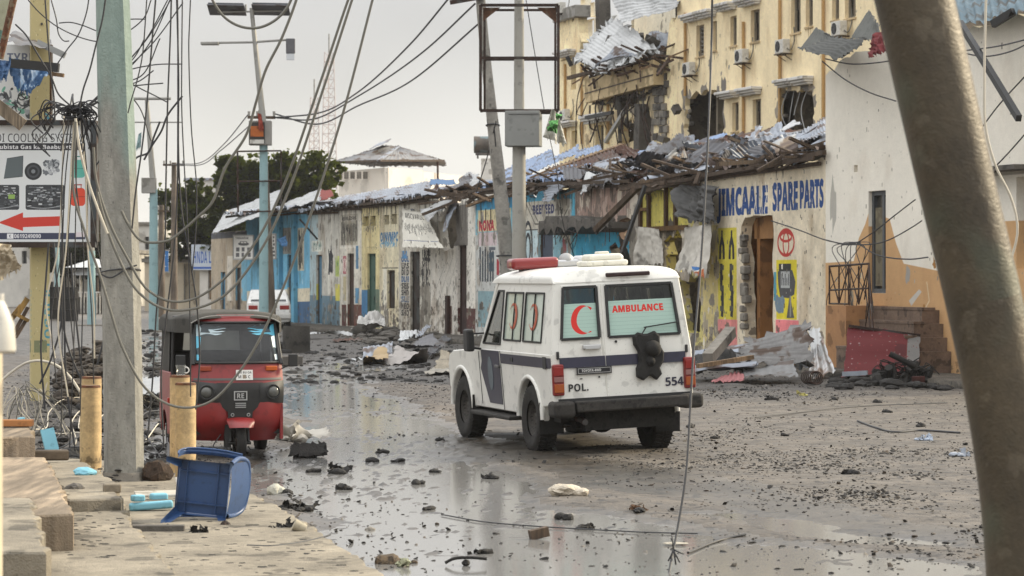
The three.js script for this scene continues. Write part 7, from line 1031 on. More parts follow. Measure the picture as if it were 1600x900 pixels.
part('mirror', [rbox(0.1, 0.28, 0.2, 0.03, sgn * 1.02, 1.34, -1.92), bar(V3(sgn * 0.84, 1.22, -1.98), V3(sgn * 1.0, 1.25, -1.94), 0.015), bar(V3(sgn * 0.82, 1.42, -1.9), V3(sgn * 1.0, 1.42, -1.93), 0.012)], trim);
part('rain_gutter', [beam(V3(sgn * 0.752, 2.055, 0.86), V3(sgn * 0.752, 2.055, -1.4), 0.035, 0.03)], paint);
}
// rear: frame, two doors of unequal width
const topX = (y) => 0.815 - Math.max(0, y - 1.2) * TUM - 0.02;
const ring = poly([[-0.83, 0.66], [0.83, 0.66], [0.845, 1.2], [0.75, 2.06], [-0.75, 2.06], [-0.845, 1.2]], 0.05, [[[-0.775, 0.70], [-0.775, 1.2], [-0.69, 2.02], [0.69, 2.02], [0.775, 1.2], [0.775, 0.70]]], 0.014); ring.translate(0, 0, 0.95); part('rear_frame', lean(ring), paint);
const sp = -0.21, wy0 = 1.40, wy1 = 1.99;
const doorG = (x0b, x0t, x1b, x1t, wx) => lean(poly([[x0b, 0.705], [x1b, 0.705], [x1b, 1.2], [x1t, 2.015], [x0t, 2.015], [x0b, 1.2]], 0.05, [wx], 0.008).translate(0, 0, 0.962));
const wl0 = [[-0.725, wy0], [sp - 0.055, wy0], [sp - 0.055, wy1], [-0.665, wy1]], wr0 = [[sp + 0.06, wy0], [0.715, wy0], [0.655, wy1], [sp + 0.06, wy1]];
const film = (w, h, draw) => { const t = canvasTex(512, 384, (c) => { c.fillStyle = '#a9c4b8'; c.fillRect(0, 0, 512, 384); c.fillStyle = 'rgba(120,150,140,0.6)'; for (let i = 0; i < 9; i++) c.fillRect(0, 20 + i * 42, 512, 3); seed(12); for (let i = 0; i < 300; i++) { c.fillStyle = 'rgba(110,120,105,0.25)'; c.fillRect(rr(0, 512), rr(0, 384), rr(1, 5), rr(1, 4)); } draw(c); }); return new THREE.MeshStandardMaterial({ map: t, roughness: 0.25, side: THREE.DoubleSide }); };
const doors = [[-0.768, -0.683, sp - 0.006, sp - 0.006, wl0], [sp + 0.006, sp + 0.006, 0.768, 0.683, wr0]];
doors.forEach(([a, b, c, d, w], i) => {
const dr = part('rear_door', doorG(a, b, c, d, w), paint), zz = (y) => 1.02 - (y - 1.0) * 0.09;
const c0 = w.map(([x, y]) => V3(x, y, zz(y) + 0.004)), wn = part('window', c0.map((p, k) => beam(p, c0[(k + 1) % 4], 0.035, 0.03)), trim, dr);
part('pane', grid(1, 1, (u, v) => c0[0].clone().lerp(c0[1], u).lerp(c0[3].clone().lerp(c0[2], u), v).add(V3(0, 0, -0.02))), glass, wn);
const ft = i ? 0.68 : 0.66, fm = i ? film(0, 0, (k) => { k.save(); k.font = 'bold 100px sans-serif'; k.fillStyle = '#d22b22'; k.strokeStyle = '#d22b22'; k.lineWidth = 6; const tw = k.measureText('AMBULANCE').width; k.translate(36, 128); k.scale(400 / tw, 1.0); k.fillText('AMBULANCE', 0, 0); k.strokeText('AMBULANCE', 0, 0); k.restore(); }) : film(0, 0, (k) => { k.fillStyle = '#d3261c'; k.beginPath(); k.arc(300, 185, 165, 0.9, 5.6); k.arc(372, 185, 150, 5.25, 1.2, true); k.fill(); });
part('window_film', grid(1, 1, (u, v) => c0[0].clone().lerp(c0[1], mix(0.015, 0.985, u)).lerp(c0[3].clone().lerp(c0[2], mix(0.015, 0.985, u)), v * ft + 0.02).add(V3(0, 0, -0.012))), fm, wn, false);
part('navy_stripe', lean(box((i ? 0.768 : sp - 0.006) - (i ? sp + 0.006 : -0.768), 0.12, 0.004, i ? (0.768 + sp + 0.006) / 2 : (sp - 0.006 - 0.768) / 2, 1.13, 1.027)), navy, dr);
part('hinge', [rbox(0.03, 0.09, 0.03, 0.008, i ? 0.785 : -0.785, 0.86, 1.02), rbox(0.03, 0.09, 0.03, 0.008, i ? 0.785 : -0.785, 1.22, 1.01)], trim, dr);
if (!i) {
part('door_handle', lean([rbox(0.22, 0.05, 0.04, 0.012, -0.37, 1.30, 1.035), box(0.17, 0.016, 0.02, -0.37, 1.285, 1.058)].reduce((p, q) => join([p, q]))), mat(C(0.45, 0.45, 0.44), { r: 0.3, m: 0.6 }), dr);
const pl = canvasTex(256, 48, (c2) => { c2.fillStyle = '#15151a'; c2.fillRect(0, 0, 256, 48); c2.strokeStyle = '#bdbdb8'; c2.lineWidth = 3; c2.strokeRect(10, 9, 236, 30); c2.fillStyle = '#d9d9d4'; c2.font = 'bold 23px sans-serif'; c2.fillText('TOYOTA 4WD', 34, 32); }); const pg = box(0.42, 0.085, 0.02, -0.36, 1.03, 1.03); const pm = new THREE.MeshStandardMaterial({ map: pl, roughness: 0.4 }); part('maker_plate', pg, pm, dr, false);
const t = letters('POL.', 0.085); t.translate(-0.685, 0.80, 1.022); part('lettering', t, trim, dr);
part('fold_mark', [box(0.03, 0.012, 0.004, -0.52, 0.94, 1.026), box(0.02, 0.02, 0.004, -0.3, 0.95, 1.026)], dirtBlack, dr);
} else {
const t = letters('554', 0.098); t.scale(1.02, 1, 1); t.translate(0.50, 0.80, 1.022); part('lettering', t, navy, dr);
part('wiper', [beam(V3(0.17, 1.32, 1.03), V3(0.30, 1.50, 1.03), 0.015, 0.012), beam(V3(0.27, 1.49, 1.025), V3(0.70, 1.535, 1.01), 0.018, 0.014), cyl(0.022, 0.022, 0.05, 10, 0.17, 1.32, 1.02, Math.PI / 2)], trim, dr);
const sc = poly([[0.20, 1.36], [0.25, 1.395], [0.31, 1.375], [0.37, 1.375], [0.44, 1.40], [0.48, 1.36], [0.475, 1.25], [0.52, 1.17], [0.51, 1.08], [0.455, 1.0], [0.475, 0.93], [0.43, 0.885], [0.37, 0.93], [0.33, 0.93], [0.27, 0.885], [0.215, 0.915], [0.215, 1.0], [0.25, 1.06], [0.25, 1.2], [0.205, 1.28]], 0.05, [], 0.02); sc.translate(-0.05, 0.02, 1.03); part('wheel_mount', [lean(sc), XF(new THREE.SphereGeometry(0.1, 16, 10), 0.35, 1.24, 1.07), XF(new THREE.SphereGeometry(0.06, 12, 8), 0.31, 1.1, 1.08)], M.rubber, dr);
part('keyhole', [cyl(0.015, 0.015, 0.012, 10, sp + 0.14, 1.345, 1.0, Math.PI / 2)], trim, dr);
}
});
part('brake_light', [rbox(0.54, 0.05, 0.04, 0.015, 0.13, 2.115, 0.935)], mat(C(0.03, 0.012, 0.01), { r: 0.3 }));
// roof
part('roof', grid(40, 40, (u, v) => { const a = (u * 2 - 1) * Math.PI / 2, x = 0.775 * Math.sign(Math.sin(a)) * Math.pow(Math.abs(Math.sin(a)), 0.75); const z = mix(0.925, -1.62, v), e = Math.min(1, (Math.min(0.925 - z, (z + 1.62) * 0.35) + 0.0) / 0.12); const y = 2.045 + (0.165 * Math.pow(Math.max(0, Math.cos(a)), 0.55)) * Math.sqrt(Math.max(0, 1 - (1 - e) * (1 - e))); return V3(x, y, z); }), paint);
part('roof_vent', [rbox(0.52, 0.07, 0.42, 0.03, 0.12, 2.245, 0.05), rbox(0.42, 0.09, 0.34, 0.04, 0.12, 2.31, 0.05), rbox(0.14, 0.04, 0.14, 0.015, 0.12, 2.365, 0.05)], mat(C(0.74, 0.73, 0.66), { r: 0.5, t: 'grime', k: 1 }));
const lb = part('light_bar', [rbox(0.3, 0.09, 0.26, 0.03, -0.02, 2.255, -0.95)], mat(C(0.5, 0.5, 0.5), { r: 0.3, m: 0.4 }));
part('red_lens', [rbox(0.60, 0.14, 0.28, 0.05, -0.44, 2.27, -0.95)], new THREE.MeshPhysicalMaterial({ color: C(0.22, 0.009, 0.009), roughness: 0.35, clearcoat: 0.6 }), lb); part('clear_lens', [rbox(0.60, 0.14, 0.28, 0.05, 0.40, 2.27, -0.95)], mat(C(0.55, 0.55, 0.55), { r: 0.2 }), lb); part('bracket', [box(0.08, 0.1, 0.2, -0.55, 2.17, -0.95), box(0.08, 0.1, 0.2, 0.55, 2.17, -0.95)], trim, lb); part('horn', [XF(new THREE.SphereGeometry(0.1, 14, 8, 0, 6.3, 0, 1.6), -0.02, 2.28, -0.92)], M.steelGrey, lb);
// front: bonnet, windscreen, nose
part('bonnet', grid(14, 16, (u, v) => { const x = (u * 2 - 1) * 0.80, f = mix(2.02, 3.55, v); return V3(x, mix(1.26, 1.13, v) - 0.05 * Math.pow(Math.abs(u * 2 - 1), 3) - (v > 0.93 ? (v - 0.93) * 1.2 : 0) + 0.02, -f); }), paint);
part('nose', [box(1.5, 0.5, 0.06, 0, 0.86, -3.56), rbox(1.6, 0.16, 0.14, 0.03, 0, 0.6, -3.64)], dirtBlack);
part('windscreen', grid(1, 1, (u, v) => V3((u * 2 - 1) * mix(0.78, 0.70, v), mix(1.26, 2.06, v), -mix(2.04, 1.44, v))), glass);
part('pillar', [beam(V3(-0.82, 1.22, -2.04), V3(-0.735, 2.07, -1.40), 0.05, 0.05), beam(V3(0.82, 1.22, -2.04), V3(0.735, 2.07, -1.40), 0.05, 0.05)], paint);
// inside
part('interior', [box(1.5, 0.04, 3.0, 0, 0.72, -0.5), rbox(0.45, 0.55, 0.16, 0.05, -0.42, 1.3, -0.95, 0.15), rbox(0.45, 0.55, 0.16, 0.05, 0.42, 1.3, -0.95, 0.15), rbox(0.24, 0.18, 0.1, 0.04, -0.42, 1.66, -0.9), rbox(0.24, 0.18, 0.1, 0.04, 0.42, 1.66, -0.9), box(1.5, 0.4, 0.4, 0, 1.05, -1.85), box(0.35, 0.45, 1.8, 0.55, 0.95, 0.05), box(0.35, 0.45, 1.8, -0.55, 0.95, 0.05)], mat(C(0.06, 0.06, 0.058), { r: 0.85 }));
part('lining', [box(0.01, 0.8, 2.0, -0.70, 1.62, 0.0), box(0.01, 0.8, 2.0, 0.70, 1.62, 0.0), box(1.45, 0.02, 2.2, 0, 2.035, -0.2)].slice(2), mat(C(0.12, 0.12, 0.115), { r: 0.9 }));
part('steering_wheel', [XF(new THREE.TorusGeometry(0.19, 0.016, 8, 24), -0.38, 1.32, -1.5, -0.5)], trim);
// lights and bumper
for (const s of [-1, 1]) { const tl = part('tail_light', [rbox(0.135, 0.36, 0.07, 0.02, s * 0.80, 0.94, 1.03)], mat(C(0.20, 0.012, 0.01), { r: 0.3 })); part('lens', [rbox(0.115, 0.1, 0.02, 0.006, s * 0.80, 1.04, 1.068)], mat(C(0.24, 0.014, 0.011), { r: 0.25 }), tl); part('lens', [rbox(0.115, 0.06, 0.02, 0.006, s * 0.80, 0.945, 1.068)], mat(C(0.24, 0.11, 0.10), { r: 0.25 }), tl); part('lens', [rbox(0.115, 0.1, 0.02, 0.006, s * 0.80, 0.845, 1.068)], mat(C(0.32, 0.07, 0.012), { r: 0.25 }), tl); }
part('rear_bumper', [rbox(1.36, 0.13, 0.14, 0.025, 0.06, 0.625, 1.09), rbox(0.26, 0.19, 0.30, 0.05, -0.76, 0.60, 1.0), rbox(0.26, 0.17, 0.30, 0.05, 0.80, 0.615, 1.0)], dirtBlack);
part('valance', [box(1.6, 0.06, 0.06, 0, 0.69, 1.0)], trim);
part('underbody', [box(1.4, 0.24, 3.9, 0, 0.55, -1.2), box(1.1, 0.28, 0.7, 0.1, 0.47, 0.55), box(0.1, 0.14, 3.8, -0.45, 0.42, -1.2), box(0.1, 0.14, 3.8, 0.45, 0.42, -1.2)], mat(C(0.025, 0.024, 0.022), { t: 'mud', k: 1, r: 0.9 }));
// axles and wheels stay level
mesh('axle', [bar(V3(-0.7, 0.39, 0), V3(0.7, 0.39, 0), 0.06, 10), XF(new THREE.SphereGeometry(0.17, 14, 10), 0.05, 0.38, 0), bar(V3(-0.7, 0.39, -f2), V3(0.7, 0.39, -f2), 0.06, 10), XF(new THREE.SphereGeometry(0.15, 14, 10), -0.2, 0.38, -f2), bar(V3(0.05, 0.42, 0), V3(0.0, 0.5, -1.6), 0.04, 8)], dirtBlack, A);
mesh('exhaust', [bar(V3(-0.5, 0.42, 0.9), V3(-0.52, 0.40, 1.12), 0.035, 10), bar(V3(-0.5, 0.42, 0.9), V3(-0.45, 0.45, -1.4), 0.035, 8)], M.steel, A);
mesh('mud_flap', [box(0.3, 0.36, 0.015, -0.72, 0.42, 0.46), box(0.3, 0.36, 0.015, 0.72, 0.42, 0.46), box(0.28, 0.3, 0.015, -0.72, 0.42, -2.45), box(0.28, 0.3, 0.015, 0.72, 0.42, -2.45)], M.rubber, A);
mesh('spring', [-0.55, 0.55].flatMap((x) => [0, 1, 2].map((k) => box(0.06, 0.012, 1.2 - k * 0.25, x, 0.33 - k * 0.016, 0))), M.steel, A);
const wheel = new THREE.Group(); wheel.name = numbered('wheel');
{ const R = 0.395, w = 0.125, prof = [[0.21, -w * 0.8], [0.30, -w], [R - 0.05, -w * 0.98], [R - 0.015, -w * 0.86], [R, -w * 0.7], [R, -0.006], [R - 0.012, 0], [R, 0.006], [R, w * 0.7], [R - 0.015, w * 0.86], [R - 0.05, w * 0.98], [0.30, w], [0.21, w * 0.8]].map(([a, b]) => new THREE.Vector2(a, b));
const ty = new THREE.LatheGeometry(prof, 40); ty.rotateZ(Math.PI / 2); const tr = []; for (let i = 0; i < 44; i++) { const a = i / 44 * 6.283; for (const k of [-0.06, 0.06]) { const b = box(0.085, 0.014, 0.03, k, R + 0.002, 0, 0, k > 0 ? 0.3 : -0.3); b.rotateX(a); tr.push(b); } }
mesh('tyre', [ty, ...tr], mat(C(0.03, 0.028, 0.025), { t: 'mud', k: 1.5, r: 0.9 }), wheel);
const rm = new THREE.LatheGeometry([[0.0, 0.03], [0.06, 0.05], [0.07, 0.02], [0.13, -0.01], [0.17, 0.02], [0.20, 0.05], [0.215, 0.08]].map(([a, b]) => new THREE.Vector2(a, b)), 28); rm.rotateZ(Math.PI / 2); const rm2 = rm.clone(); rm2.rotateY(Math.PI);
const nuts = []; for (let i = 0; i < 6; i++) { const a = i / 6 * 6.283; for (const s of [-1, 1]) nuts.push(cyl(0.013, 0.013, 0.03, 6, s * 0.025, Math.cos(a) * 0.095, Math.sin(a) * 0.095, 0, 0, Math.PI / 2)); }
mesh('rim', [rm, rm2, ...nuts], mat(C(0.09, 0.085, 0.078), { t: 'mud', k: 2, r: 0.7, m: 0.3 }), wheel); }
[[-0.72, 0], [0.72, 0], [-0.72, -f2], [0.72, -f2]].forEach(([x, z], i) => { const w = i ? wheel.clone() : wheel; if (i) w.name = numbered('wheel'); w.position.set(x, 0.395, z); if (i === 2 || i === 3) w.rotation.y = 0.03; A.add(w); });
}
// ---------------------------------------------------------------- red three-wheeler
{
const A = thing('auto_rickshaw', 'red three wheeled auto rickshaw with black canvas roof parked facing the camera', 'auto rickshaw', V3(-3.17, 0, -30.6), 15 * Math.PI / 180);
const red = new THREE.MeshPhysicalMaterial({ color: C(0.25, 0.014, 0.014), roughness: 0.4, clearcoat: 0.3, clearcoatRoughness: 0.35, map: rep(T.grime, 1.2), side: THREE.DoubleSide });
const blk = mat(C(0.022, 0.022, 0.022), { t: 'grime', k: 1.5, r: 0.55 }), canvas = mat(C(0.055, 0.052, 0.046), { t: 'cloth', k: 1.2, r: 0.9, b: 0.003 }), glass = new THREE.MeshPhysicalMaterial({ color: C(0.2, 0.23, 0.24), roughness: 0.05, transmission: 1, thickness: 0, side: THREE.DoubleSide });
const lerpT = (tab, y) => { for (let i = 0; i < tab.length - 1; i++) if (y <= tab[i + 1][0]) return mix(tab[i][1], tab[i + 1][1], sst(0, 1, (y - tab[i][0]) / (tab[i + 1][0] - tab[i][0])) * 0.5 + 0.5 * clamp((y - tab[i][0]) / (tab[i + 1][0] - tab[i][0]))); return tab[tab.length - 1][1]; };
const HW = [[0.2, 0.44], [0.35, 0.50], [0.7, 0.52], [1.0, 0.52], [1.1, 0.51], [1.56, 0.49], [1.64, 0.46]], FZ = [[0.2, 0.30], [0.45, 0.44], [0.8, 0.46], [1.08, 0.40], [1.56, 0.20], [1.64, 0.14]];
const sf = (u, y, o = 0) => { const hw = lerpT(HW, y), z = lerpT(FZ, y) - 0.17 * Math.pow(Math.abs(u), 2.6); return V3(hw * u * (1 + o * 0.5), y, z + o); };
const patch = (f, o, nu = 24, nv = 16) => grid(nu, nv, (u, v) => { const [a, b] = f(u, v); return sf(a, b, typeof o === 'function' ? o(u, v) : o); });
const rect = (u0, u1, y0, y1, o, nu, nv) => patch((u, v) => [mix(u0, u1, u), mix(y0, y1, v)], o, nu, nv);
const front = mesh('front_panel', [rect(-1, 1, 0.86, 1.10, 0), rect(-1, 1, 1.555, 1.64, 0), rect(-1, -0.93, 1.09, 1.56, 0, 4), rect(0.93, 1, 1.09, 1.56, 0, 4), patch((u, v) => { const y = mix(0.22, 0.88, v); return [mix(-1, -0.22, u), y]; }, (u, v) => 0.05 * Math.sin(Math.PI * clamp(v * 1.1)) * Math.sin(Math.PI * u)), patch((u, v) => [mix(0.22, 1, u), mix(0.22, 0.88, v)], (u, v) => 0.05 * Math.sin(Math.PI * clamp(v * 1.1)) * Math.sin(Math.PI * u))], red, A);
const ws = mesh('windscreen', [rect(-0.91, 0.91, 1.115, 1.535, 0.004)], glass, A);
const rim = [[-0.93, 1.10], [0.93, 1.10], [0.93, 1.55], [-0.93, 1.55]]; mesh('rubber_seal', rim.map(([u, y], i) => { const [u2, y2] = rim[(i + 1) % 4], p = []; for (let k = 0; k <= 10; k++) p.push(sf(mix(u, u2, k / 10), mix(y, y2, k / 10), 0.012)); return tube(p, 0.014, 24, 6); }), blk, ws);
const stick = (pts, col, o = 0.009) => { const g = []; for (let i = 1; i < pts.length - 1; i++) { const t = [pts[0], pts[i], pts[i + 1]].map(([u, y]) => sf(u, y, o)); const b = new THREE.BufferGeometry(); b.setAttribute('position', new THREE.Float32BufferAttribute(t.flatMap((p) => [p.x, p.y, p.z]), 3)); b.setAttribute('uv', new THREE.Float32BufferAttribute([0, 0, 0, 0, 0, 0], 2)); b.computeVertexNormals(); g.push(b); } return mesh('sticker', g, col, ws); };
const skin = mat(C(0.42, 0.52, 0.55), { r: 0.4 }), cyan = mat(C(0.10, 0.42, 0.58), { r: 0.35 });
for (const s of [-1, 1]) { const m = s < 0 ? skin : cyan; stick([[s * 0.90, 1.53], [s * 0.42, 1.51], [s * 0.24, 1.485], [s * 0.38, 1.475], [s * 0.55, 1.46], [s * 0.90, 1.42]], m); stick([[s * 0.62, 1.462], [s * 0.26, 1.455], [s * 0.40, 1.44], [s * 0.60, 1.435]], m); stick([[s * 0.66, 1.436], [s * 0.33, 1.425], [s * 0.46, 1.41], [s * 0.90, 1.395], [s * 0.90, 1.44]], m); stick([[s * 0.90, 1.40], [s * 0.80, 1.39], [s * 0.84, 1.13], [s * 0.90, 1.13]], s < 0 ? cyan : skin); }
// plate, grille, badge, lamps, bumper
const pl = canvasTex(128, 72, (c) => { c.fillStyle = '#dcd9d2'; c.fillRect(0, 0, 128, 72); c.fillStyle = '#26262a'; c.font = 'bold 22px sans-serif'; c.fillText('MU BU OA', 10, 26); c.font = 'bold 30px sans-serif'; c.fillText('M 45 C', 14, 60); c.fillStyle = '#8b7d6b'; c.fillRect(50, 34, 24, 28); });
{ const p = sf(0.10, 0.965, 0.02), g = new THREE.BoxGeometry(0.19, 0.115, 0.008); g.rotateX(-0.18); g.translate(p.x, p.y, p.z); mesh('number_plate', g, new THREE.MeshStandardMaterial({ map: pl, roughness: 0.5 }), A, false); }
const gr = mesh('grille', [patch((u, v) => { const y = mix(0.42, 0.86, v), w = mix(0.26, 0.30, v); return [mix(-w, w, u), y]; }, 0.035, 14, 14), patch((u, v) => [mix(-0.5, 0.5, u), mix(0.80, 0.88, v)], 0.03, 14, 6), patch((u, v) => { const y = mix(0.34, 0.46, v), w = 0.2; return [mix(-w, w, u), y]; }, 0.05, 10, 6)], blk, A);
{ const p = sf(0, 0.735, 0.045), t = letters('RE', 0.055, 0.008); t.translate(p.x - 0.048, p.y - 0.028, p.z + 0.004); mesh('badge', [t, box(0.15, 0.012, 0.008, p.x, p.y + 0.046, p.z), box(0.15, 0.012, 0.008, p.x, p.y - 0.046, p.z), box(0.012, 0.08, 0.008, p.x - 0.069, p.y, p.z), box(0.012, 0.08, 0.008, p.x + 0.069, p.y, p.z)], mat(C(0.45, 0.45, 0.44), { r: 0.35, m: 0.5 }), gr); mesh('slat', [0, 1, 2].map((i) => box(0.12, 0.012, 0.012, p.x, p.y - 0.085 - i * 0.022, p.z)), M.steelGrey, gr); mesh('emblem', [XF(new THREE.TorusGeometry(0.016, 0.005, 6, 16), -0.09, 0.52, sf(0, 0.52, 0.05).z), XF(new THREE.TorusGeometry(0.016, 0.005, 6, 16), 0.09, 0.52, sf(0, 0.52, 0.05).z)], M.steelGrey, gr); }
for (const s of [-1, 1]) {
const hb = mesh('headlight', [patch((u, v) => [s * mix(0.42, 0.98, u), mix(0.66 - 0.02 * u, 0.87 + 0.03 * u, v)], (u, v) => 0.035 + 0.03 * Math.sin(Math.PI * u) * Math.sin(Math.PI * v), 12, 10), patch((u, v) => [s * mix(0.25, 0.62, u), mix(0.72 - 0.18 * (1 - u), 0.80, v)], 0.028, 8, 8)], blk, A);
const p = sf(s * 0.70, 0.775, 0.06); mesh('lens', [XF(new THREE.SphereGeometry(0.075, 18, 10, 0, 6.3, 0, 1.1), p.x, p.y, p.z - 0.03, 1.45, 0, -s * 0.18)], mat(C(0.10, 0.10, 0.09), { r: 0.12 }), hb); mesh('bezel', [XF(new THREE.TorusGeometry(0.078, 0.012, 8, 24), p.x, p.y, p.z + 0.01, 0, s * 0.18)], blk, hb);
const ip = sf(s * 0.72, 1.035, 0.012); mesh('indicator', [rbox(0.14, 0.055, 0.03, 0.01, ip.x, ip.y, ip.z, 0, s * 0.25)], mat(s > 0 ? C(0.45, 0.09, 0.01) : C(0.30, 0.05, 0.02), { r: 0.3 }), A);
mesh('mirror', [rbox(0.11, 0.14, 0.03, 0.012, s * 0.64, 1.12, 0.26), bar(V3(s * 0.5, 1.02, 0.22), V3(s * 0.63, 1.08, 0.25), 0.008)].slice(0, 2), blk, A);
}
mesh('red_band_line', [rect(-0.96, 0.96, 0.905, 0.93, 0.006)], mat(C(0.10, 0.09, 0.085), { r: 0.5 }), A);
// mudguard, fork, front wheel
mesh('mudguard', grid(18, 14, (u, v) => { const a = mix(0.62, 1.75, v), r = 0.275, x = (u - 0.5) * mix(0.32, 0.20, Math.abs(v - 0.4)), bow = 1 - 0.35 * Math.pow(Math.abs(u - 0.5) * 2, 2.4); return V3(x, 0.225 + Math.sin(a) * r * (0.86 + 0.14 * bow), 0.42 + Math.cos(a) * r * bow); }), red, A);
mesh('fork', [bar(V3(-0.1, 0.22, 0.42), V3(-0.1, 0.55, 0.32), 0.025, 10), bar(V3(0.1, 0.22, 0.42), V3(0.1, 0.5, 0.32), 0.02, 10), box(0.07, 0.26, 0.10, -0.13, 0.28, 0.38), bar(V3(-0.13, 0.2, 0.42), V3(0.13, 0.2, 0.42), 0.018, 8)], blk, A);
const wheel = (x, z, r, w) => { const g = new THREE.Group(); g.name = numbered('wheel'); g.position.set(x, r, z); A.add(g); const t = new THREE.LatheGeometry([[r * 0.55, -w * 0.8], [r * 0.8, -w], [r * 0.94, -w * 0.85], [r, -w * 0.4], [r, 0], [r, w * 0.4], [r * 0.94, w * 0.85], [r * 0.8, w], [r * 0.55, w * 0.8]].map(([a, b]) => new THREE.Vector2(a, b)), 30); t.rotateZ(Math.PI / 2); mesh('tyre', [t], M.rubber, g); const q = cyl(r * 0.56, r * 0.56, w * 1.2, 20, 0, 0, 0, 0, 0, Math.PI / 2); mesh('rim', [q, cyl(r * 0.2, r * 0.2, w * 1.9, 12, 0, 0, 0, 0, 0, Math.PI / 2)], M.steel, g); };
wheel(0, 0.42, 0.215, 0.055); wheel(-0.52, -1.25, 0.22, 0.06); wheel(0.52, -1.25, 0.22, 0.06);
// cabin: floor, seats, body sides, canvas
mesh('floor', [box(1.0, 0.05, 1.7, 0, 0.32, -0.6), box(1.1, 0.2, 0.8, 0, 0.4, -1.2)], blk, A);
mesh('seat', [rbox(0.6, 0.12, 0.35, 0.04, 0, 0.66, -0.25), rbox(1.1, 0.14, 0.45, 0.05, 0, 0.68, -1.05), rbox(1.1, 0.5, 0.12, 0.05, 0, 0.95, -1.3, -0.15)], blk, A);
mesh('handlebar', [bar(V3(-0.3, 1.0, 0.1), V3(0.3, 1.0, 0.1), 0.015), bar(V3(0, 1.0, 0.1), V3(0, 0.4, 0.3), 0.025), rbox(0.2, 0.1, 0.12, 0.03, 0, 1.02, 0.14)], blk, A);
for (const s of [-1, 1]) { const sd = poly([[0.30, 0.24], [0.30, 0.62], [-0.15, 0.60], [-0.35, 0.42], [-0.62, 0.42], [-0.72, 0.95], [-1.62, 0.95], [-1.66, 0.40], [-1.50, 0.30], ...arc2(-1.25, 0.24, 0.27, Math.PI, 0), [-0.95, 0.24]], 0.03, [], 0.008); sd.rotateY(-Math.PI / 2); sd.translate(s * 0.60 + 0.015, 0, 0); const p = sd.attributes.position; for (let i = 0; i < p.count; i++) { const z = p.getZ(i); p.setX(i, p.getX(i) * (z > -0.4 ? mix(1, 0.83, clamp((z + 0.4) / 0.7)) : 1)); } sd.computeVertexNormals(); mesh('body_side', sd, red, A);
mesh('pillar', [bar(V3(s * 0.50, 1.08, 0.28), V3(s * 0.47, 1.6, 0.02), 0.022, 8), bar(V3(s * 0.6, 0.9, -0.72), V3(s * 0.58, 1.6, -0.74), 0.02, 8), bar(V3(s * 0.48, 1.6, 0.05), V3(s * 0.58, 1.6, -0.74), 0.018, 8)], blk, A);
mesh('side_curtain', grid(8, 8, (u, v) => V3(s * (mix(0.60, 0.585, v) + 0.012 * Math.sin(u * 20)), mix(0.92, 1.6, v), mix(-1.0, -1.62, u))), canvas, A, true); }
mesh('roof', grid(30, 30, (u, v) => { const z = mix(0.16, -1.7, v), hw = mix(0.50, 0.63, sst(0, 0.35, v)), a = (u * 2 - 1) * Math.PI / 2, drop = 0.13 + 0.0 * v, front = Math.sqrt(Math.max(0, 1 - Math.pow(1 - Math.min(1, v / 0.06), 2))), rear = Math.sqrt(Math.max(0, 1 - Math.pow(1 - Math.min(1, (1 - v) / 0.10), 2))); const y = 1.53 + (0.13 + 0.02 * Math.sin(v * 9)) * Math.pow(Math.max(0, Math.cos(a)), 0.5) * (0.55 + 0.45 * Math.min(front, rear)); return V3(hw * Math.sign(Math.sin(a)) * Math.pow(Math.abs(Math.sin(a)), 0.8), y - (Math.abs(u - 0.5) > 0.49 ? 0.10 : 0), z); }), canvas, A);
mesh('roof_piping', [tube(Array.from({ length: 13 }, (_, i) => { const u = i / 12 * 2 - 1; return V3(0.51 * u, 1.63 - 0.085 * Math.pow(Math.abs(u), 4), 0.17); }), 0.008, 40, 6)], M.plasterGrey, A);
mesh('back_canvas', [poly([[-0.6, 0.9], [0.6, 0.9], [0.58, 1.62], [-0.58, 1.62]], 0.02, [[[-0.35, 1.12], [0.35, 1.12], [0.33, 1.42], [-0.33, 1.42]]]).translate(0, 0, -1.68), box(1.2, 0.6, 0.03, 0, 0.62, -1.66)], canvas, A);
mesh('rear_window', [box(0.72, 0.32, 0.004, 0, 1.27, -1.665)], new THREE.MeshPhysicalMaterial({ color: C(0.75, 0.75, 0.72), roughness: 0.35, transmission: 0.9, thickness: 0, side: THREE.DoubleSide }), A);
mesh('marker_lamp', [rbox(0.05, 0.09, 0.05, 0.01, -0.63, 0.62, -0.75)], mat(C(0.4, 0.03, 0.02), { r: 0.3 }), A);
mesh('cable_loop', [tube([V3(-0.2, 0.3, 0.35), V3(-0.3, 0.14, 0.4), V3(-0.22, 0.08, 0.42), V3(-0.14, 0.2, 0.4)], 0.007, 20, 5)], M.cable, A);
function arc2(cx, cy, r, a0, a1, n = 12) { return Array.from({ length: n + 1 }, (_, i) => { const a = mix(a0, a1, i / n); return [cx + Math.cos(a) * r, cy + Math.sin(a) * r]; }); }
}
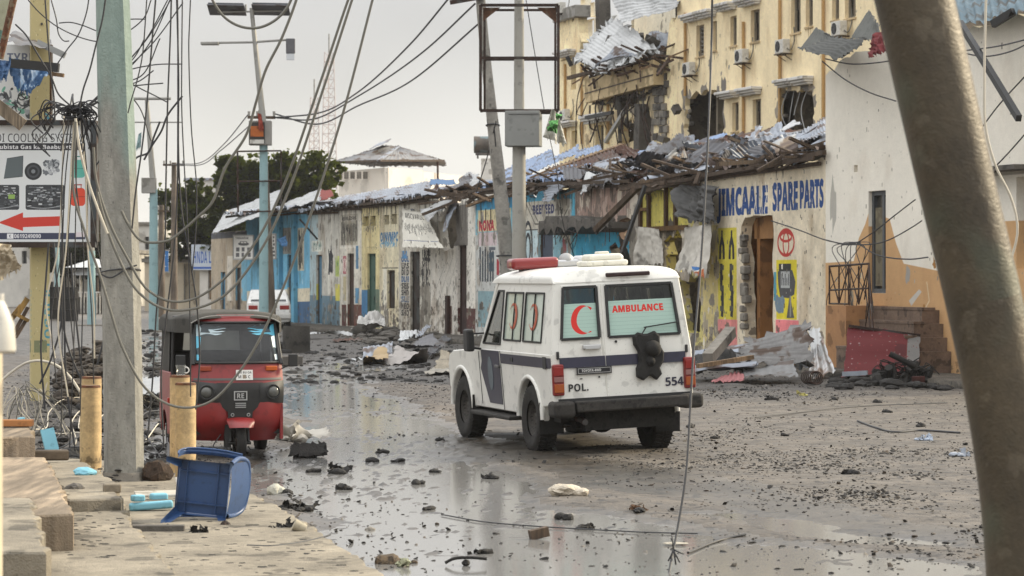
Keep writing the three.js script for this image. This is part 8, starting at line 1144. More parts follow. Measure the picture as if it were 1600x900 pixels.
// ---------------------------------------------------------------- white car in the distance
{
const d = 102, s = d / FPX, A = thing('parked_car', 'white saloon car parked by the light blue shop behind the street lamp', 'car', V3((419 - 800) * s, 0.03, -d), 0.10);
const pw = new THREE.MeshPhysicalMaterial({ color: C(0.66, 0.67, 0.68), roughness: 0.3, clearcoat: 0.4, map: rep(T.grime, 0.6), side: THREE.DoubleSide });
const prof = [[-2.15, 0.35], [-2.2, 0.62], [-2.1, 0.92], [-1.35, 0.98], [-0.85, 1.40], [0.45, 1.42], [1.05, 1.0], [1.95, 0.88], [2.1, 0.6], [2.05, 0.32]];
const g = poly(prof, 1.5, [], 0.06); g.translate(0, 0, -0.75); g.rotateY(Math.PI / 2); { const p = g.attributes.position; for (let i = 0; i < p.count; i++) p.setX(i, p.getX(i) * (1 - 0.16 * clamp((p.getY(i) - 0.95) / 0.45))); g.computeVertexNormals(); } mesh('body', g, pw, A);
const dk = mat(C(0.02, 0.022, 0.024), { r: 0.12 });
mesh('rear_window', [grid(1, 1, (u, v) => V3((u - 0.5) * mix(1.35, 1.15, v), mix(1.02, 1.36, v), mix(1.30, 0.88, v) + 0.10))], dk, A);
for (const q of [-1, 1]) { mesh('side_window', [grid(1, 1, (u, v) => V3(q * (0.835 - 0.12 * v), mix(1.0, 1.34, v), mix(1.0 - 0.35 * v, -0.8 + 0.35 * v, u)))], dk, A); mesh('tail_light', [rbox(0.34, 0.16, 0.06, 0.02, q * 0.58, 0.82, 2.2)], mat(C(0.28, 0.02, 0.015), { r: 0.3 }), A); for (const z of [1.3, -1.3]) { const w = mesh('wheel', [cyl(0.31, 0.31, 0.2, 24, q * 0.72, 0.31, z, 0, 0, Math.PI / 2)], M.rubber, A); mesh('hubcap', [cyl(0.19, 0.17, 0.22, 16, q * 0.72, 0.31, z, 0, 0, Math.PI / 2)], M.steelGrey, w); } }
mesh('bumper', [rbox(1.66, 0.22, 0.16, 0.05, 0, 0.5, 2.2)], pw, A); mesh('number_plate', [box(0.5, 0.12, 0.02, 0, 0.74, 2.25)], M.white, A); mesh('lettering', [box(0.3, 0.05, 0.01, -0.2, 0.86, 2.235), box(0.1, 0.1, 0.01, 0.25, 0.86, 2.235)], M.black, A);
}

// ---------------------------------------------------------------- plastic chair on its side
{
const ch = thing('plastic_chair', 'blue plastic armchair lying on its side at the kerb, underside to the camera', 'chair', G(318, 814, 0.25)); ch.scale.setScalar(0.86);
const pm = new THREE.MeshPhysicalMaterial({ color: C(0.03, 0.078, 0.21), roughness: 0.42, map: rep(T.grime, 1.5), side: THREE.DoubleSide }), edge = mat(C(0.16, 0.24, 0.40), { t: 'grime', k: 2, r: 0.5 });
// upright frame: x across, y up, z to the front; seat at 0.42
const m4 = new THREE.Matrix4(); { const yx = V3(0.04, 0.06, -0.99).normalize(), x0 = V3(0.10, 1, 0.06).normalize(); const z0 = x0.clone().cross(yx).normalize(), x1 = yx.clone().cross(z0).normalize(); m4.makeBasis(x1, yx, z0); }
const add = (n, g, m, p = ch) => { const q = join(g); q.translate(0.02, -0.40, 0); q.applyMatrix4(m4); q.translate(0, 0.27, 0); return mesh(n, q, m, p); };
const seatY = (x, z) => 0.42 - 0.03 * Math.cos(clamp(Math.hypot(x, z) * 3, 0, 1.57));
add('seat', [grid(14, 14, (u, v) => { const x = (u - 0.5) * 0.46, z = (v - 0.5) * 0.44; return V3(x, seatY(x, z), z); }), ...[-1, 1].map((s) => grid(12, 4, (u, v) => V3(s * (0.23 + 0.012 * v), 0.42 - v * 0.075, (u - 0.5) * 0.44))), grid(12, 4, (u, v) => V3((u - 0.5) * 0.46, 0.42 - v * 0.07, 0.22 + 0.012 * v)), grid(12, 4, (u, v) => V3((u - 0.5) * 0.46, 0.42 - v * 0.06, -0.22))], pm);
add('rib', [box(0.008, 0.03, 0.42, -0.14, 0.38, 0), box(0.008, 0.03, 0.42, 0.14, 0.38, 0), box(0.44, 0.03, 0.008, 0, 0.38, -0.12), box(0.44, 0.03, 0.008, 0, 0.38, 0.15)], pm);
const leg = (sx, sz) => grid(8, 12, (u, v) => { const y = mix(0.42, 0.0, v), k = mix(0.075, 0.042, v), a = u < 0.5 ? [0, (1 - u * 2)] : [(u - 0.5) * 2, 0]; const ox = sx * (0.225 + 0.055 * v + 0.02 * v * v), oz = sz * (0.205 + 0.06 * v + 0.02 * v * v); return V3(ox - sx * a[0] * k, y, oz - sz * a[1] * k); });
for (const sx of [-1, 1]) for (const sz of [-1, 1]) add('leg', leg(sx, sz), sx > 0 && sz < 0 ? edge : pm);
const armC = new THREE.CatmullRomCurve3([V3(0.25, 0.72, -0.27), V3(0.275, 0.67, -0.12), V3(0.28, 0.645, 0.06), V3(0.275, 0.60, 0.2), V3(0.265, 0.45, 0.25), V3(0.25, 0.36, 0.24)]);
// back: slats and top rail; arms loop from the back down to the front leg
add('backrest', [tube([V3(-0.23, 0.42, -0.22), V3(-0.25, 0.65, -0.26), V3(-0.2, 0.80, -0.31), V3(0, 0.84, -0.33), V3(0.2, 0.80, -0.31), V3(0.25, 0.65, -0.26), V3(0.23, 0.42, -0.22)], 0.022, 50, 8), grid(16, 10, (u, v) => V3((u - 0.5) * mix(0.45, 0.42, v * v), mix(0.42, 0.83, v), -0.215 - 0.11 * v - 0.02 * Math.cos((u - 0.5) * 3)))], pm);
for (const sx of [-1, 1]) add('armrest', [grid(30, 6, (u, v) => { const c = armC.getPoint(u), k = (v - 0.5) * 0.055; return V3(sx * (c.x + k), c.y + 0.008 * Math.cos(v * 6.28), c.z); }), tube(armC.getPoints(20).map((c) => V3(sx * (c.x + 0.028), c.y - 0.005, c.z)), 0.008, 30, 5)], pm);
}
// ---------------------------------------------------------------- debris one can tell apart
function lump(r, sy, sd, n = 2) { const g = new THREE.IcosahedronGeometry(1, n), p = g.attributes.position; for (let i = 0; i < p.count; i++) { const v = V3(p.getX(i), p.getY(i), p.getZ(i)), k = 0.6 + 0.8 * fbm(v.x * 1.7 + sd * 3 + 20, v.y * 1.7 + v.z * 2.3 + sd, 3); p.setXYZ(i, v.x * r * k, v.y * r * k * sy, v.z * r * k); } g.computeVertexNormals(); return g; }
function piece(name, label, cat, px, py, geo, m, h, group, ry) { const p = G(px, py, h ?? 0.0); if (h === undefined) p.y = Math.max(0.0, groundH(p.x, -p.z)); const o = thing(name, label, cat, p, ry ?? 0, group); mesh(name.includes('bag') ? 'plastic' : 'piece', geo, m, o); return o; }
seed(31);
const shard = (n, L, t, sd) => { seed(sd); const g = []; for (let i = 0; i < n; i++) g.push(sheetGeo([V3(0, 0, 0), V3(rr(0.3, 1) * L, rr(0, 0.2) * L, rr(-0.2, 0.2) * L), V3(rr(0.2, 0.8) * L, rr(0.1, 0.5) * L, rr(-0.5, 0.1) * L), V3(rr(-0.2, 0.1) * L, rr(0, 0.35) * L, rr(-0.5, 0) * L)].map((p) => p.applyAxisAngle(V3(0, 1, 0), i * 1.7 + sd)), { amp: 0.002, crumple: t, sd: sd + i, pitch: L / 3 })); for (let i = 0; i < 5; i++) g.push(lump(L * rr(0.08, 0.22), 0.6, sd + i, 1).translate(rr(-0.4, 0.4) * L, L * 0.06, rr(-0.3, 0.3) * L)); return g; };
// charred scraps on the wet road
[[332, 470, 0], [525, 740, 1], [622, 722, 2], [680, 738, 3], [655, 756, 4], [580, 722, 5], [490, 738, 6], [540, 765, 7], [765, 748, 8], [670, 797, 9], [690, 690, 10], [465, 800, 11], [455, 772, 12], [600, 708, 13], [755, 865, 14], [1000, 805, 15], [920, 826, 16], [1205, 628, 17], [1306, 628, 18], [1372, 632, 19], [1383, 648, 20], [1225, 685, 21], [1115, 690, 22], [1080, 672, 23], [880, 812, 24], [1325, 746, 25], [1440, 670, 26], [1160, 612, 27]].forEach(([x, y, i]) => { if (!i) return; const z = G(x, y).z; piece('charred_scrap', ['small charred scrap of wreckage lying on the wet part of the road', 'small charred scrap of wreckage lying on the sandy side of the road'][x > 1050 ? 1 : 0], 'scrap', x, y, [...shard(i % 3, rr(0.07, 0.15), 0.03, i + 3), ...[0, 1, 2].map((k) => lump(rr(0.02, 0.055), rr(0.4, 0.9), i * 3 + k, 1).scale(rr(0.8, 2), 1, 1).translate(rr(-0.05, 0.05), 0.012, rr(-0.04, 0.04)))], M.char, undefined, x > 1050 ? 'charred scraps on the sandy side of the road' : 'charred scraps on the wet road', rr(0, 6)); });
piece('dark_flap', 'black rag lying half over the kerb edge beside the wet road', 'rag', 468, 798, shard(3, 0.35, 0.06, 50), M.char);
piece('charred_lump', 'large charred clump with splayed ends in the middle of the wet road', 'scrap', 526, 738, shard(4, 0.2, 0.05, 51), M.char);
piece('car_part', 'black broken panel like a drawer beside the rickshaw wheel', 'car part', 484, 714, [box(0.36, 0.12, 0.3, 0, 0.07, 0, 0, 0.2, 0.1), sheetGeo([V3(-0.2, 0.15, 0.16), V3(0.2, 0.17, 0.2), V3(0.22, 0.05, 0.3), V3(-0.2, 0.02, 0.3)], { amp: 0, crumple: 0.03 }), ...shard(3, 0.25, 0.05, 52)], M.char);
piece('plastic_sheet', 'crumpled white sheet on the road behind the rickshaw front wheel', 'sheet', 462, 690, shard(6, 0.55, 0.08, 53), mat(C(0.5, 0.48, 0.45), { t: 'cloth', k: 1.2, r: 0.85 }));
piece('plastic_bag', 'crumpled white plastic bag lying on the wet road', 'plastic bag', 882, 780, [lump(0.11, 0.6, 61, 3).scale(1.4, 1, 1).translate(0, 0.04, 0), lump(0.08, 0.5, 62, 3).translate(0.15, 0.03, 0.02)], mat(C(0.56, 0.50, 0.42), { t: 'cloth', k: 3, r: 0.6, b: 0.01 }));
piece('wood_block', 'short brown wooden block on the wet road with a pale sawn end', 'wood block', 842, 842, [box(0.15, 0.075, 0.08, 0, 0.045, 0, 0, 0.3, 0.2)], M.wood);
piece('stone', 'round tan stone in the wet road near the kerb', 'stone', 578, 828, [lump(0.04, 0.7, 63)], M.concrete);
piece('plastic_bag', 'pale rounded plastic scrap at the kerb below the rickshaw', 'plastic bag', 430, 772, [lump(0.08, 0.8, 64, 3).translate(0, 0.03, 0)], mat(C(0.5, 0.5, 0.45), { t: 'cloth', k: 3 }));
piece('rubble_lump', 'brown clod with pale scraps at the kerb, bottom of the picture', 'rubble', 604, 880, [lump(0.09, 0.7, 65), lump(0.06, 0.6, 66).translate(0.12, 0, 0.06), lump(0.03, 0.8, 67).translate(0.2, 0, 0)], mat(C(0.13, 0.09, 0.05), { t: 'mud', k: 2 }));
piece('paper_scrap', 'pale green paper scrap by the brown clod at the kerb', 'paper', 628, 886, shard(2, 0.1, 0.03, 68).slice(0, 2), mat(C(0.5, 0.52, 0.38), { t: 'cloth', k: 2 }));
piece('metal_strip', 'curved dark metal strip lying on the wet road at the bottom', 'metal strip', 728, 884, [tube([V3(-0.15, 0.02, 0), V3(-0.09, 0.05, 0), V3(0.02, 0.06, 0.01), V3(0.15, 0.05, 0)], 0.012, 20, 6), lump(0.03, 0.8, 69).translate(0, 0.02, 0)], M.char);
piece('plastic_bag', 'flat pale plastic scrap on the wet road near the frayed wire', 'plastic bag', 1055, 852, [lump(0.06, 0.15, 70, 2).scale(1.6, 1, 1).translate(0, 0.015, 0)], mat(C(0.45, 0.42, 0.36), { t: 'cloth', k: 3 }));
piece('fallen_leaves', 'clump of brown leaves on the wet road right of the white bag', 'leaves', 998, 802, shard(7, 0.1, 0.03, 71), mat(C(0.16, 0.09, 0.05), { r: 0.9 }));
piece('yellow_scrap', 'small yellow scrap on the sandy road before the metal sheets', 'scrap', 1256, 622, shard(2, 0.14, 0.03, 72), mat(C(0.5, 0.45, 0.15), { r: 0.8 }));
piece('blue_scrap', 'pale blue flat scrap on the sandy road near the big pole', 'scrap', 1441, 692, shard(2, 0.2, 0.02, 73), mat(C(0.35, 0.4, 0.48), { r: 0.6 }));
piece('paint_sheet', 'curled grey sheet scrap on the sandy road by the big pole', 'scrap', 1496, 718, shard(2, 0.25, 0.03, 74), M.galv);
// thin wires lying on the road
function lie(label, l, r = 0.012) { const w = l.map(([x, y]) => { const p = G(x, y); p.y = Math.max(0.012, groundH(p.x, -p.z) + 0.012); return p; }), o = thing('wire', label, 'wire', w[0].clone()); mesh('strand', tube(w.map((p) => loc(o, p)), r, 80, 5), M.cable, o, false); }
lie('long black wire lying across the wet road in front of the white bag', [[690, 806], [760, 818], [830, 824], [930, 830], [1010, 834], [1090, 836]], 0.006);
lie('bent stick like wire on the wet road right of the frayed wire', [[1075, 866], [1130, 846], [1165, 843]], 0.01); lie('long wire lying on the sandy road toward the big pole', [[1340, 662], [1370, 674], [1400, 680], [1440, 678], [1500, 682]], 0.014); lie('very long thin wire across the sandy road', [[1180, 658], [1260, 648], [1340, 640], [1480, 634]], 0.009);
{ const l = [[386, 855], [420, 856], [460, 852], [505, 842], [516, 838]].map(([x, y]) => { const p = G(x, y, 0.25); p.y = 0.262; return p; }), o = thing('wire', 'dark cord lying on the stone footway right of the chair', 'wire', l[0].clone()); mesh('strand', tube(l.map((p) => loc(o, p)), 0.007, 40, 5), M.cable, o, false); }
// pieces on the stone footway
const onP = (name, label, cat, x, y, geo, m, h = 0.25) => piece(name, label, cat, x, y, geo, m, h);
const sky = mat(C(0.20, 0.48, 0.62), { t: 'grime', k: 2, r: 0.7 }), tanM = mat(C(0.30, 0.26, 0.20), { t: 'concrete', k: 1 });
onP('painted_fragment', 'light blue painted plaster slab leaning on a brick at the left', 'fragment', 80, 715, [box(0.12, 0.24, 0.05, -0.02, 0.14, -0.05, -0.5, 0.2, 0.3)], sky, 0.45);
onP('brick', 'long brown brick under the light blue slab at the left', 'brick', 70, 720, [rbox(0.42, 0.09, 0.16, 0.02, 0, 0.05, 0, 0, 0.2, 0)], mat(C(0.22, 0.17, 0.12), { t: 'concrete', k: 1 }), 0.45);
onP('painted_fragment', 'light blue painted lump left of the yellow bollards', 'fragment', 133, 744, [lump(0.075, 0.6, 80).scale(1.3, 1, 1).translate(0, 0.03, 0)], sky, 0.44);
onP('painted_fragment', 'light blue rod shaped fragment left of the chair', 'fragment', 236, 800, [rbox(0.34, 0.06, 0.1, 0.02, 0, 0.05, 0, 0, 0.15, 0.06), rbox(0.1, 0.05, 0.08, 0.015, -0.1, 0.11, 0.02, 0, 0.5, 0)], sky);
onP('painted_fragment', 'small blue and white fragment between the chair and the pole', 'fragment', 248, 782, [rbox(0.14, 0.06, 0.1, 0.02, 0, 0.03, 0, 0, 0.4, 0)], sky);
onP('plaster_slab', 'white plaster slab lying left of the chair', 'plaster', 258, 776, [rbox(0.5, 0.03, 0.3, 0.01, 0, 0.02, 0, 0.05, 0.2, 0), rbox(0.12, 0.03, 0.3, 0.01, 0.18, 0.08, 0.1, 0.6, 0.3, 0)], mat(C(0.56, 0.53, 0.47), { t: 'plaster', k: 1 }));
onP('broken_kerb', 'dark broken edge of paving under the blue fragments', 'paving', 245, 832, [rbox(0.4, 0.05, 0.08, 0.01, 0, 0.03, 0, 0, 0.02, 0)], M.concreteDark);
onP('stone', 'grey squared stone behind the blue fragments', 'stone', 175, 770, [rbox(0.13, 0.07, 0.1, 0.015, 0, 0.035, 0, 0, 0.3, 0)], tanM, 0.44); onP('stone', 'dark stone on the upper slab at the left', 'stone', 118, 766, [lump(0.07, 0.5, 82).translate(0, 0.02, 0)], M.concreteDark, 0.44);
onP('dry_grass_clump', 'clump of dry brown fibres at the foot of the concrete pole', 'fibre clump', 244, 752, [lump(0.14, 0.8, 83, 3).translate(0, 0.06, 0)], mat(C(0.13, 0.085, 0.05), { t: 'wood', k: 6, b: 0.03, bk: 6 }));
onP('charred_scrap', 'black scrap on the stone footway below the chair', 'scrap', 308, 834, shard(3, 0.13, 0.03, 84), M.char); onP('charred_scrap', 'dark scrap with a cord on the stone footway near the kerb', 'scrap', 447, 826, shard(4, 0.14, 0.04, 85), M.char); onP('rusty_ball', 'small rusty knob under the chair arm', 'scrap', 352, 822, [lump(0.04, 0.9, 86)], mat(C(0.07, 0.045, 0.03), { t: 'rust', k: 3 }));
onP('crushed_cup', 'pale crushed paper cup on the stone footway near the kerb', 'cup', 468, 832, [cyl(0.035, 0.045, 0.09, 12, 0, 0.04, 0, 0.3, 0, 1.1)], mat(C(0.42, 0.38, 0.3), { t: 'cloth', k: 3 }));
onP('orange_strip', 'orange and pale blue strip of board on the top step at the left edge', 'board', 14, 668, [rbox(0.42, 0.06, 0.12, 0.01, 0, 0.04, 0)], mat(C(0.46, 0.20, 0.07), { t: 'grime', k: 2 }), 0.75); onP('painted_fragment', 'pale blue end piece beside the orange strip at the left edge', 'fragment', 33, 667, [rbox(0.05, 0.075, 0.13, 0.01, 0, 0.045, 0)], sky, 0.75);
onP('plastic_scrap', 'teal tinted crumpled plastic at the bottom left corner', 'plastic', 42, 878, [lump(0.1, 0.35, 87, 3).translate(0, 0.02, 0)], mat(C(0.30, 0.36, 0.34), { t: 'cloth', k: 3, r: 0.4 }), 0.35);
{ seed(90); const gs = []; for (let i = 0; i < 1500; i++) { const x = rr(60, 600), y = rr(745, 900), p = G(x, y, 0.256); if (sdPoly(xd([[215, 738], [384, 775], [470, 822], [600, 910], [-50, 910], [-50, 760]]).map((q) => q), p.x / (1.85 / 2.1), -p.z / (1.85 / 2.1)) > -0.05) continue; const s = 0.004 + 0.018 * Math.pow(rnd(), 3); gs.push(lump(s, 0.5, i, 0).scale(rr(1, 2.4), 1, 1).translate(p.x, x < 190 ? 0.36 : 0.258, p.z)); } tag(mesh('grit', gs, M.char), 'dark grit scattered over the stone footway', 'grit', null, 'stuff'); }
// ---------------------------------------------------------------- rubble by the shops
function heap(name, label, px0, px1, y0, y1, hgt, n, m, sd, smin = 0.04, smax = 0.22) { seed(sd); const gs = [], a = G((px0 + px1) / 2, (y0 + y1) / 2); for (let i = 0; i < n; i++) { const u = rr(-1, 1), x = mix(px0, px1, (u + 1) / 2), y = mix(y0, y1, rnd()), p = G(x, y), k = Math.max(0, 1 - u * u), s = mix(smin, smax, Math.pow(rnd(), 3)); gs.push(lump(s, 0.6, i + sd, 1).scale(rr(0.8, 2), 1, rr(0.8, 1.4)).translate(p.x, groundH(p.x, -p.z) + hgt * k * rnd(), p.z)); } return tag(mesh(name, gs, m), label, 'rubble', null, 'stuff'); }
heap('rubble', 'dark muddy rubble before the middle shops', 445, 730, 524, 600, 0.03, 520, M.char, 5, 0.015, 0.09);
heap('rubble', 'paler rubble along the foot of the middle shops', 540, 740, 514, 540, 0.2, 260, M.concreteDark, 6, 0.04, 0.2);
heap('rubble', 'dark wreck debris at the foot of the white house', 1300, 1490, 570, 612, 0.12, 260, M.char, 7, 0.03, 0.14);
heap('rubble', 'burnt earth and debris behind the yellow bollards', 60, 260, 590, 745, 0.08, 420, M.char, 8, 0.02, 0.10);
heap('rubble', 'dark earth mound behind the pole and the sign post', 90, 215, 575, 640, 0.6, 520, mat(C(0.07, 0.055, 0.04), { t: 'mud', k: 1 }), 9, 0.03, 0.16);
heap('rubble', 'scattered dark rubble left of the rickshaw', 200, 262, 520, 640, 0.08, 120, M.char, 10, 0.03, 0.12);
const gq = (...a) => a.map(([x, y, h, d]) => d ? P(x, y, d) : (() => { const p = G(x, y, 0); p.y = 0; p.y += h; return p; })());
const sg = (label, pts, m, o) => sheet(label, gq(...pts), m, { name: 'metal_sheet', ...o });
const at = (x, y, d) => [x, y, 0, d > 47 && d < 53.5 ? d + 2 : d];
// corrugated sheets in front of the spare parts shop
sg('large crumpled grey corrugated sheet piled before the spare parts doorway', [at(1150, 566, 50), at(1268, 566, 50.2), at(1264, 506, 51.4), at(1170, 530, 51.2)], mat(C(0.22, 0.215, 0.21), { t: 'galv', k: 0.7, r: 0.45, m: 0.35 }), { corr: 'v', pitch: 0.2, amp: 0.05, crumple: 0.10, torn: 0.1 });
sg('long pale corrugated sheet under the crumpled sheet at the ambulance side', [at(1086, 580, 49), at(1180, 572, 49.5), at(1192, 542, 51.5), at(1086, 555, 52)], M.galv, { corr: 'v', pitch: 0.16, amp: 0.04, crumple: 0.15 });
sg('shiny crinkled foil sheet standing right of the crumpled sheet', [at(1262, 578, 50.4), at(1306, 570, 50.6), at(1282, 520, 52.5), at(1268, 528, 52.4)], mat(C(0.6, 0.6, 0.6), { t: 'galv', k: 0.5, r: 0.3, m: 0.6 }), { crumple: 0.35, pitch: 0.15, amp: 0.04 });
sg('bright bent tin flap above the foil sheet', [at(1264, 542, 51.6), at(1282, 534, 51.6), at(1278, 508, 52.2), at(1262, 512, 52.2)], M.galvWhite, { crumple: 0.2 });
sg('grey dented metal sheet lying at the front of the pile', [at(1168, 596, 48.6), at(1246, 584, 48.8), at(1240, 560, 50.2), at(1160, 574, 50.2)], mat(C(0.2, 0.2, 0.2), { t: 'galv', k: 0.6, r: 0.5, m: 0.3 }), { amp: 0.006, crumple: 0.2 });
sg('pink painted metal strip at the left foot of the pile', [at(1112, 598, 48.4), at(1162, 594, 48.6), at(1158, 578, 49.6), at(1128, 588, 49.2)], mat(C(0.36, 0.14, 0.15), { t: 'grime', k: 1 }), { pitch: 0.12, amp: 0.02, crumple: 0.04 });
sg('white scrap sheet hanging behind the pile', [at(1240, 576, 50.6), at(1264, 572, 50.7), at(1262, 548, 51), at(1246, 552, 51)], M.galv, { crumple: 0.15 });
{ const b = (label, pts, m, w, h) => { const o = thing('beam', label, 'beam', pts[0].clone()); mesh('shaft', [beam(V3(0, 0, 0), loc(o, pts[1]), w, h)], m, o); }; b('grey broken post leaning behind the left end of the pile', [P(1106, 560, 51), P(1142, 518, 52.5)], M.concrete, 0.2, 0.2); b('thin timber lying under the pale corrugated sheet', [P(1090, 572, 49), P(1176, 558, 50)], M.woodPale, 0.08, 0.08); b('brown timber on the ground between foil sheet and red sheet', [G(1236, 582), G(1314, 579)].map((p) => p.setY(0.2)), M.woodPale, 0.08, 0.08); sg('dark bent car panel under the pale sheet beside the ambulance', [at(1088, 592, 49.6), at(1176, 592, 49.4), at(1176, 566, 50.6), at(1086, 562, 50.8)], M.char, { crumple: 0.2, amp: 0.01, sag: -0.2 }); }
{ // wire coil
const o = thing('wire_coil', 'rusty coil spring lying on the ground before the pile', 'coil', G(1268, 604).setY(0.04)); const p = []; for (let i = 0; i < 90; i++) { const a = i / 90 * 6.283 * 6; p.push(V3(Math.cos(a) * 0.12 + i * 0.002 - 0.09, 0.13 + Math.sin(a) * 0.12, i * 0.002)); } mesh('strand', tube(p, 0.012, 240, 5), M.steel, o, false); }
// red metal sheet against the steps and the burnt engine
{
const t = thing('red_metal_sheet', 'dented red metal container side leaning against the orange steps', 'metal sheet', G(1320, 600).setY(0)); const q = [P(1316, 586, 52.2), P(1436, 584, 52), P(1438, 524, 53), P(1326, 509, 53.2)].map((p) => loc(t, p));
const t2 = canvasTex(256, 128, (c) => { c.fillStyle = '#5a1519'; c.fillRect(0, 0, 256, 128); c.fillStyle = '#6b6a68'; c.fillRect(212, 0, 44, 128); c.fillStyle = '#4a1115'; c.fillRect(170, 30, 38, 60); seed(19); for (let i = 0; i < 120; i++) { c.fillStyle = ['#5c1519', '#7e2a2d', '#5a4a46', '#85797a'][i % 4]; c.fillRect(rr(0, 256), rr(0, 128), rr(1, 7), rr(1, 4)); } });
const g = sheetGeo(q, { amp: 0.03, pitch: 0.9, crumple: 0.07, corr: 'v', sd: 3 }); const uv = g.attributes.uv; let mu = 0, mv = 0; for (let i = 0; i < uv.count; i++) { mu = Math.max(mu, uv.getX(i)); mv = Math.max(mv, uv.getY(i)); } const u0 = 3 * 0.37, v0 = 3 * 0.71; for (let i = 0; i < uv.count; i++) uv.setXY(i, (uv.getX(i) - u0) / (mu - u0), 1 - (uv.getY(i) - v0) / (mv - v0)); mesh('panel', g, new THREE.MeshStandardMaterial({ map: t2, roughness: 0.8, side: THREE.DoubleSide }), t, false); mesh('edge_rail', [beam(q[0].clone().add(V3(0, 0.02, 0.04)), q[1].clone().add(V3(-1.0, 0.02, 0.04)), 0.06, 0.09)], M.galv, t); mesh('top_rail', [beam(q[3], q[2], 0.08, 0.05)], mat(C(0.13, 0.12, 0.12), { t: 'rust', k: 1 }), t);
const e = thing('burnt_engine', 'heap of burnt engine parts and twisted metal before the red sheet', 'engine wreck', G(1412, 604).setY(0.03)); seed(20); const gs = []; for (let i = 0; i < 46; i++) gs.push(i % 3 ? rbox(rr(0.06, 0.3), rr(0.05, 0.2), rr(0.06, 0.25), 0.01, rr(-0.75, 0.75) * 0.9, rr(0.02, 0.42) * (1 - 0.4 * rnd()), rr(-0.3, 0.3), rr(0, 3), rr(0, 3), rr(0, 3)) : cyl(rr(0.03, 0.1), rr(0.03, 0.1), rr(0.08, 0.35), 9, rr(-0.7, 0.7), rr(0.05, 0.45), rr(-0.3, 0.3), rr(0, 3), rr(0, 3), rr(0, 3))); for (let i = 0; i < 18; i++) gs.push(tube([V3(rr(-0.6, 0.6), 0.1, 0), V3(rr(-0.7, 0.7), rr(0.3, 0.7), rr(-0.2, 0.2)), V3(rr(-0.9, 0.9), rr(0.05, 0.4), rr(-0.3, 0.3))], 0.014, 10, 4)); e.scale.setScalar(0.78); mesh('wreckage', gs, M.char, e); mesh('hose', [tube([V3(-0.35, 0.75, 0.1), V3(-0.05, 0.6, 0.15), V3(0.25, 0.45, 0.1)], 0.07, 14, 8)], M.rubber, e); mesh('rusty_part', [rbox(0.3, 0.16, 0.14, 0.02, 0.3, 0.14, 0.32, 0, 0.3, 0)], mat(C(0.17, 0.05, 0.04), { t: 'rust', k: 2 }), e);
sg('grey sheet folded like a tent on the ground by the big pole', [at(1430, 612, 47.6), at(1484, 612, 47.4), at(1488, 590, 48.6), at(1448, 596, 48.6)], M.galv, { crumple: 0.08, amp: 0.005 });
}
// middle of the street: sheets, cloth, drum, tyre
const cl = (n, label, c, pts, m, o) => cloth(n, label, c, gq(...pts), m, o);
cl('white_sheet', 'white sheet draped over a mound before the green door', 'sheet', [at(548, 522, 86), at(560, 496, 90), at(600, 490, 91), at(602, 504, 88)], mat(C(0.55, 0.55, 0.56), { t: 'cloth', k: 0.7 }), { fold: 1.4 });
sg('long pale strip lying from the lamp post to the white sheet', [at(482, 525, 84), at(550, 518, 87), at(552, 522, 86), at(484, 522, 86)].map(([x, y, h, d]) => [x, y, 0, d]), M.galvWhite, { amp: 0.0, crumple: 0.12 });
sg('crumpled pale tin sheet lying before the mound of rubble', [at(566, 558, 64), at(614, 552, 65), at(612, 538, 69), at(582, 542, 69)], M.galv, { crumple: 0.3 });
sg('tan and white crumpled sheet in the middle of the rubble', [at(568, 562, 62), at(606, 560, 62), at(604, 546, 66), at(574, 548, 66)], mat(C(0.40, 0.30, 0.18), { t: 'cloth', k: 0.7 }), { crumple: 0.3, amp: 0.004 });
sg('grey humped sheet beside the tan crumpled sheet', [at(604, 562, 62), at(668, 562, 62), at(664, 546, 66), at(618, 544, 66)], mat(C(0.36, 0.34, 0.34), { t: 'cloth', k: 0.7 }), { crumple: 0.4, amp: 0.01 });
sg('dark panel propped up in the rubble with a white striped sheet behind', [at(640, 545, 68), at(688, 542, 68), at(676, 520, 74), at(656, 526, 73)], mat(C(0.07, 0.07, 0.085), { t: 'grime', k: 0.6, r: 0.5 }), { amp: 0.004, crumple: 0.1 });
sg('white and black striped sheet lying behind the dark panel', [at(622, 532, 74), at(650, 526, 75), at(654, 516, 79), at(628, 522, 79)], M.galvWhite, { crumple: 0.2 });
sg('striped tin strip pointing up to the white shop', [at(650, 526, 74), at(658, 524, 74), at(674, 508, 78), at(666, 508, 78)], M.galv, { crumple: 0.05 });
sg('long grey corrugated strip lying toward the ambulance', [at(664, 550, 66), at(676, 554, 65), at(706, 528, 72), at(694, 526, 73)], M.galvDark, { corr: 'u', pitch: 0.2, amp: 0.03 });
sg('tan board leaning by the ambulance front wheel', [at(676, 576, 56), at(706, 574, 56), at(708, 552, 58), at(690, 544, 59)], mat(C(0.36, 0.32, 0.25), { t: 'concrete', k: 0.6 }), { amp: 0.003, crumple: 0.15 });
sg('pale board lying flat in front of the tan board', [at(662, 582, 54.5), at(706, 578, 55), at(706, 572, 57), at(680, 576, 57)], mat(C(0.4, 0.38, 0.34), { t: 'concrete', k: 0.6 }), { amp: 0.003, crumple: 0.06 });
sg('small white scrap before the tan crumpled sheet', [at(548, 564, 61), at(568, 562, 61), at(566, 558, 63), at(552, 560, 63)], M.galvWhite, { crumple: 0.15 });
sg('thin rusty strip lying behind the rubble', [at(520, 533, 81), at(564, 532, 81), at(566, 530, 83), at(520, 530, 83)], M.rust, { crumple: 0.08 });
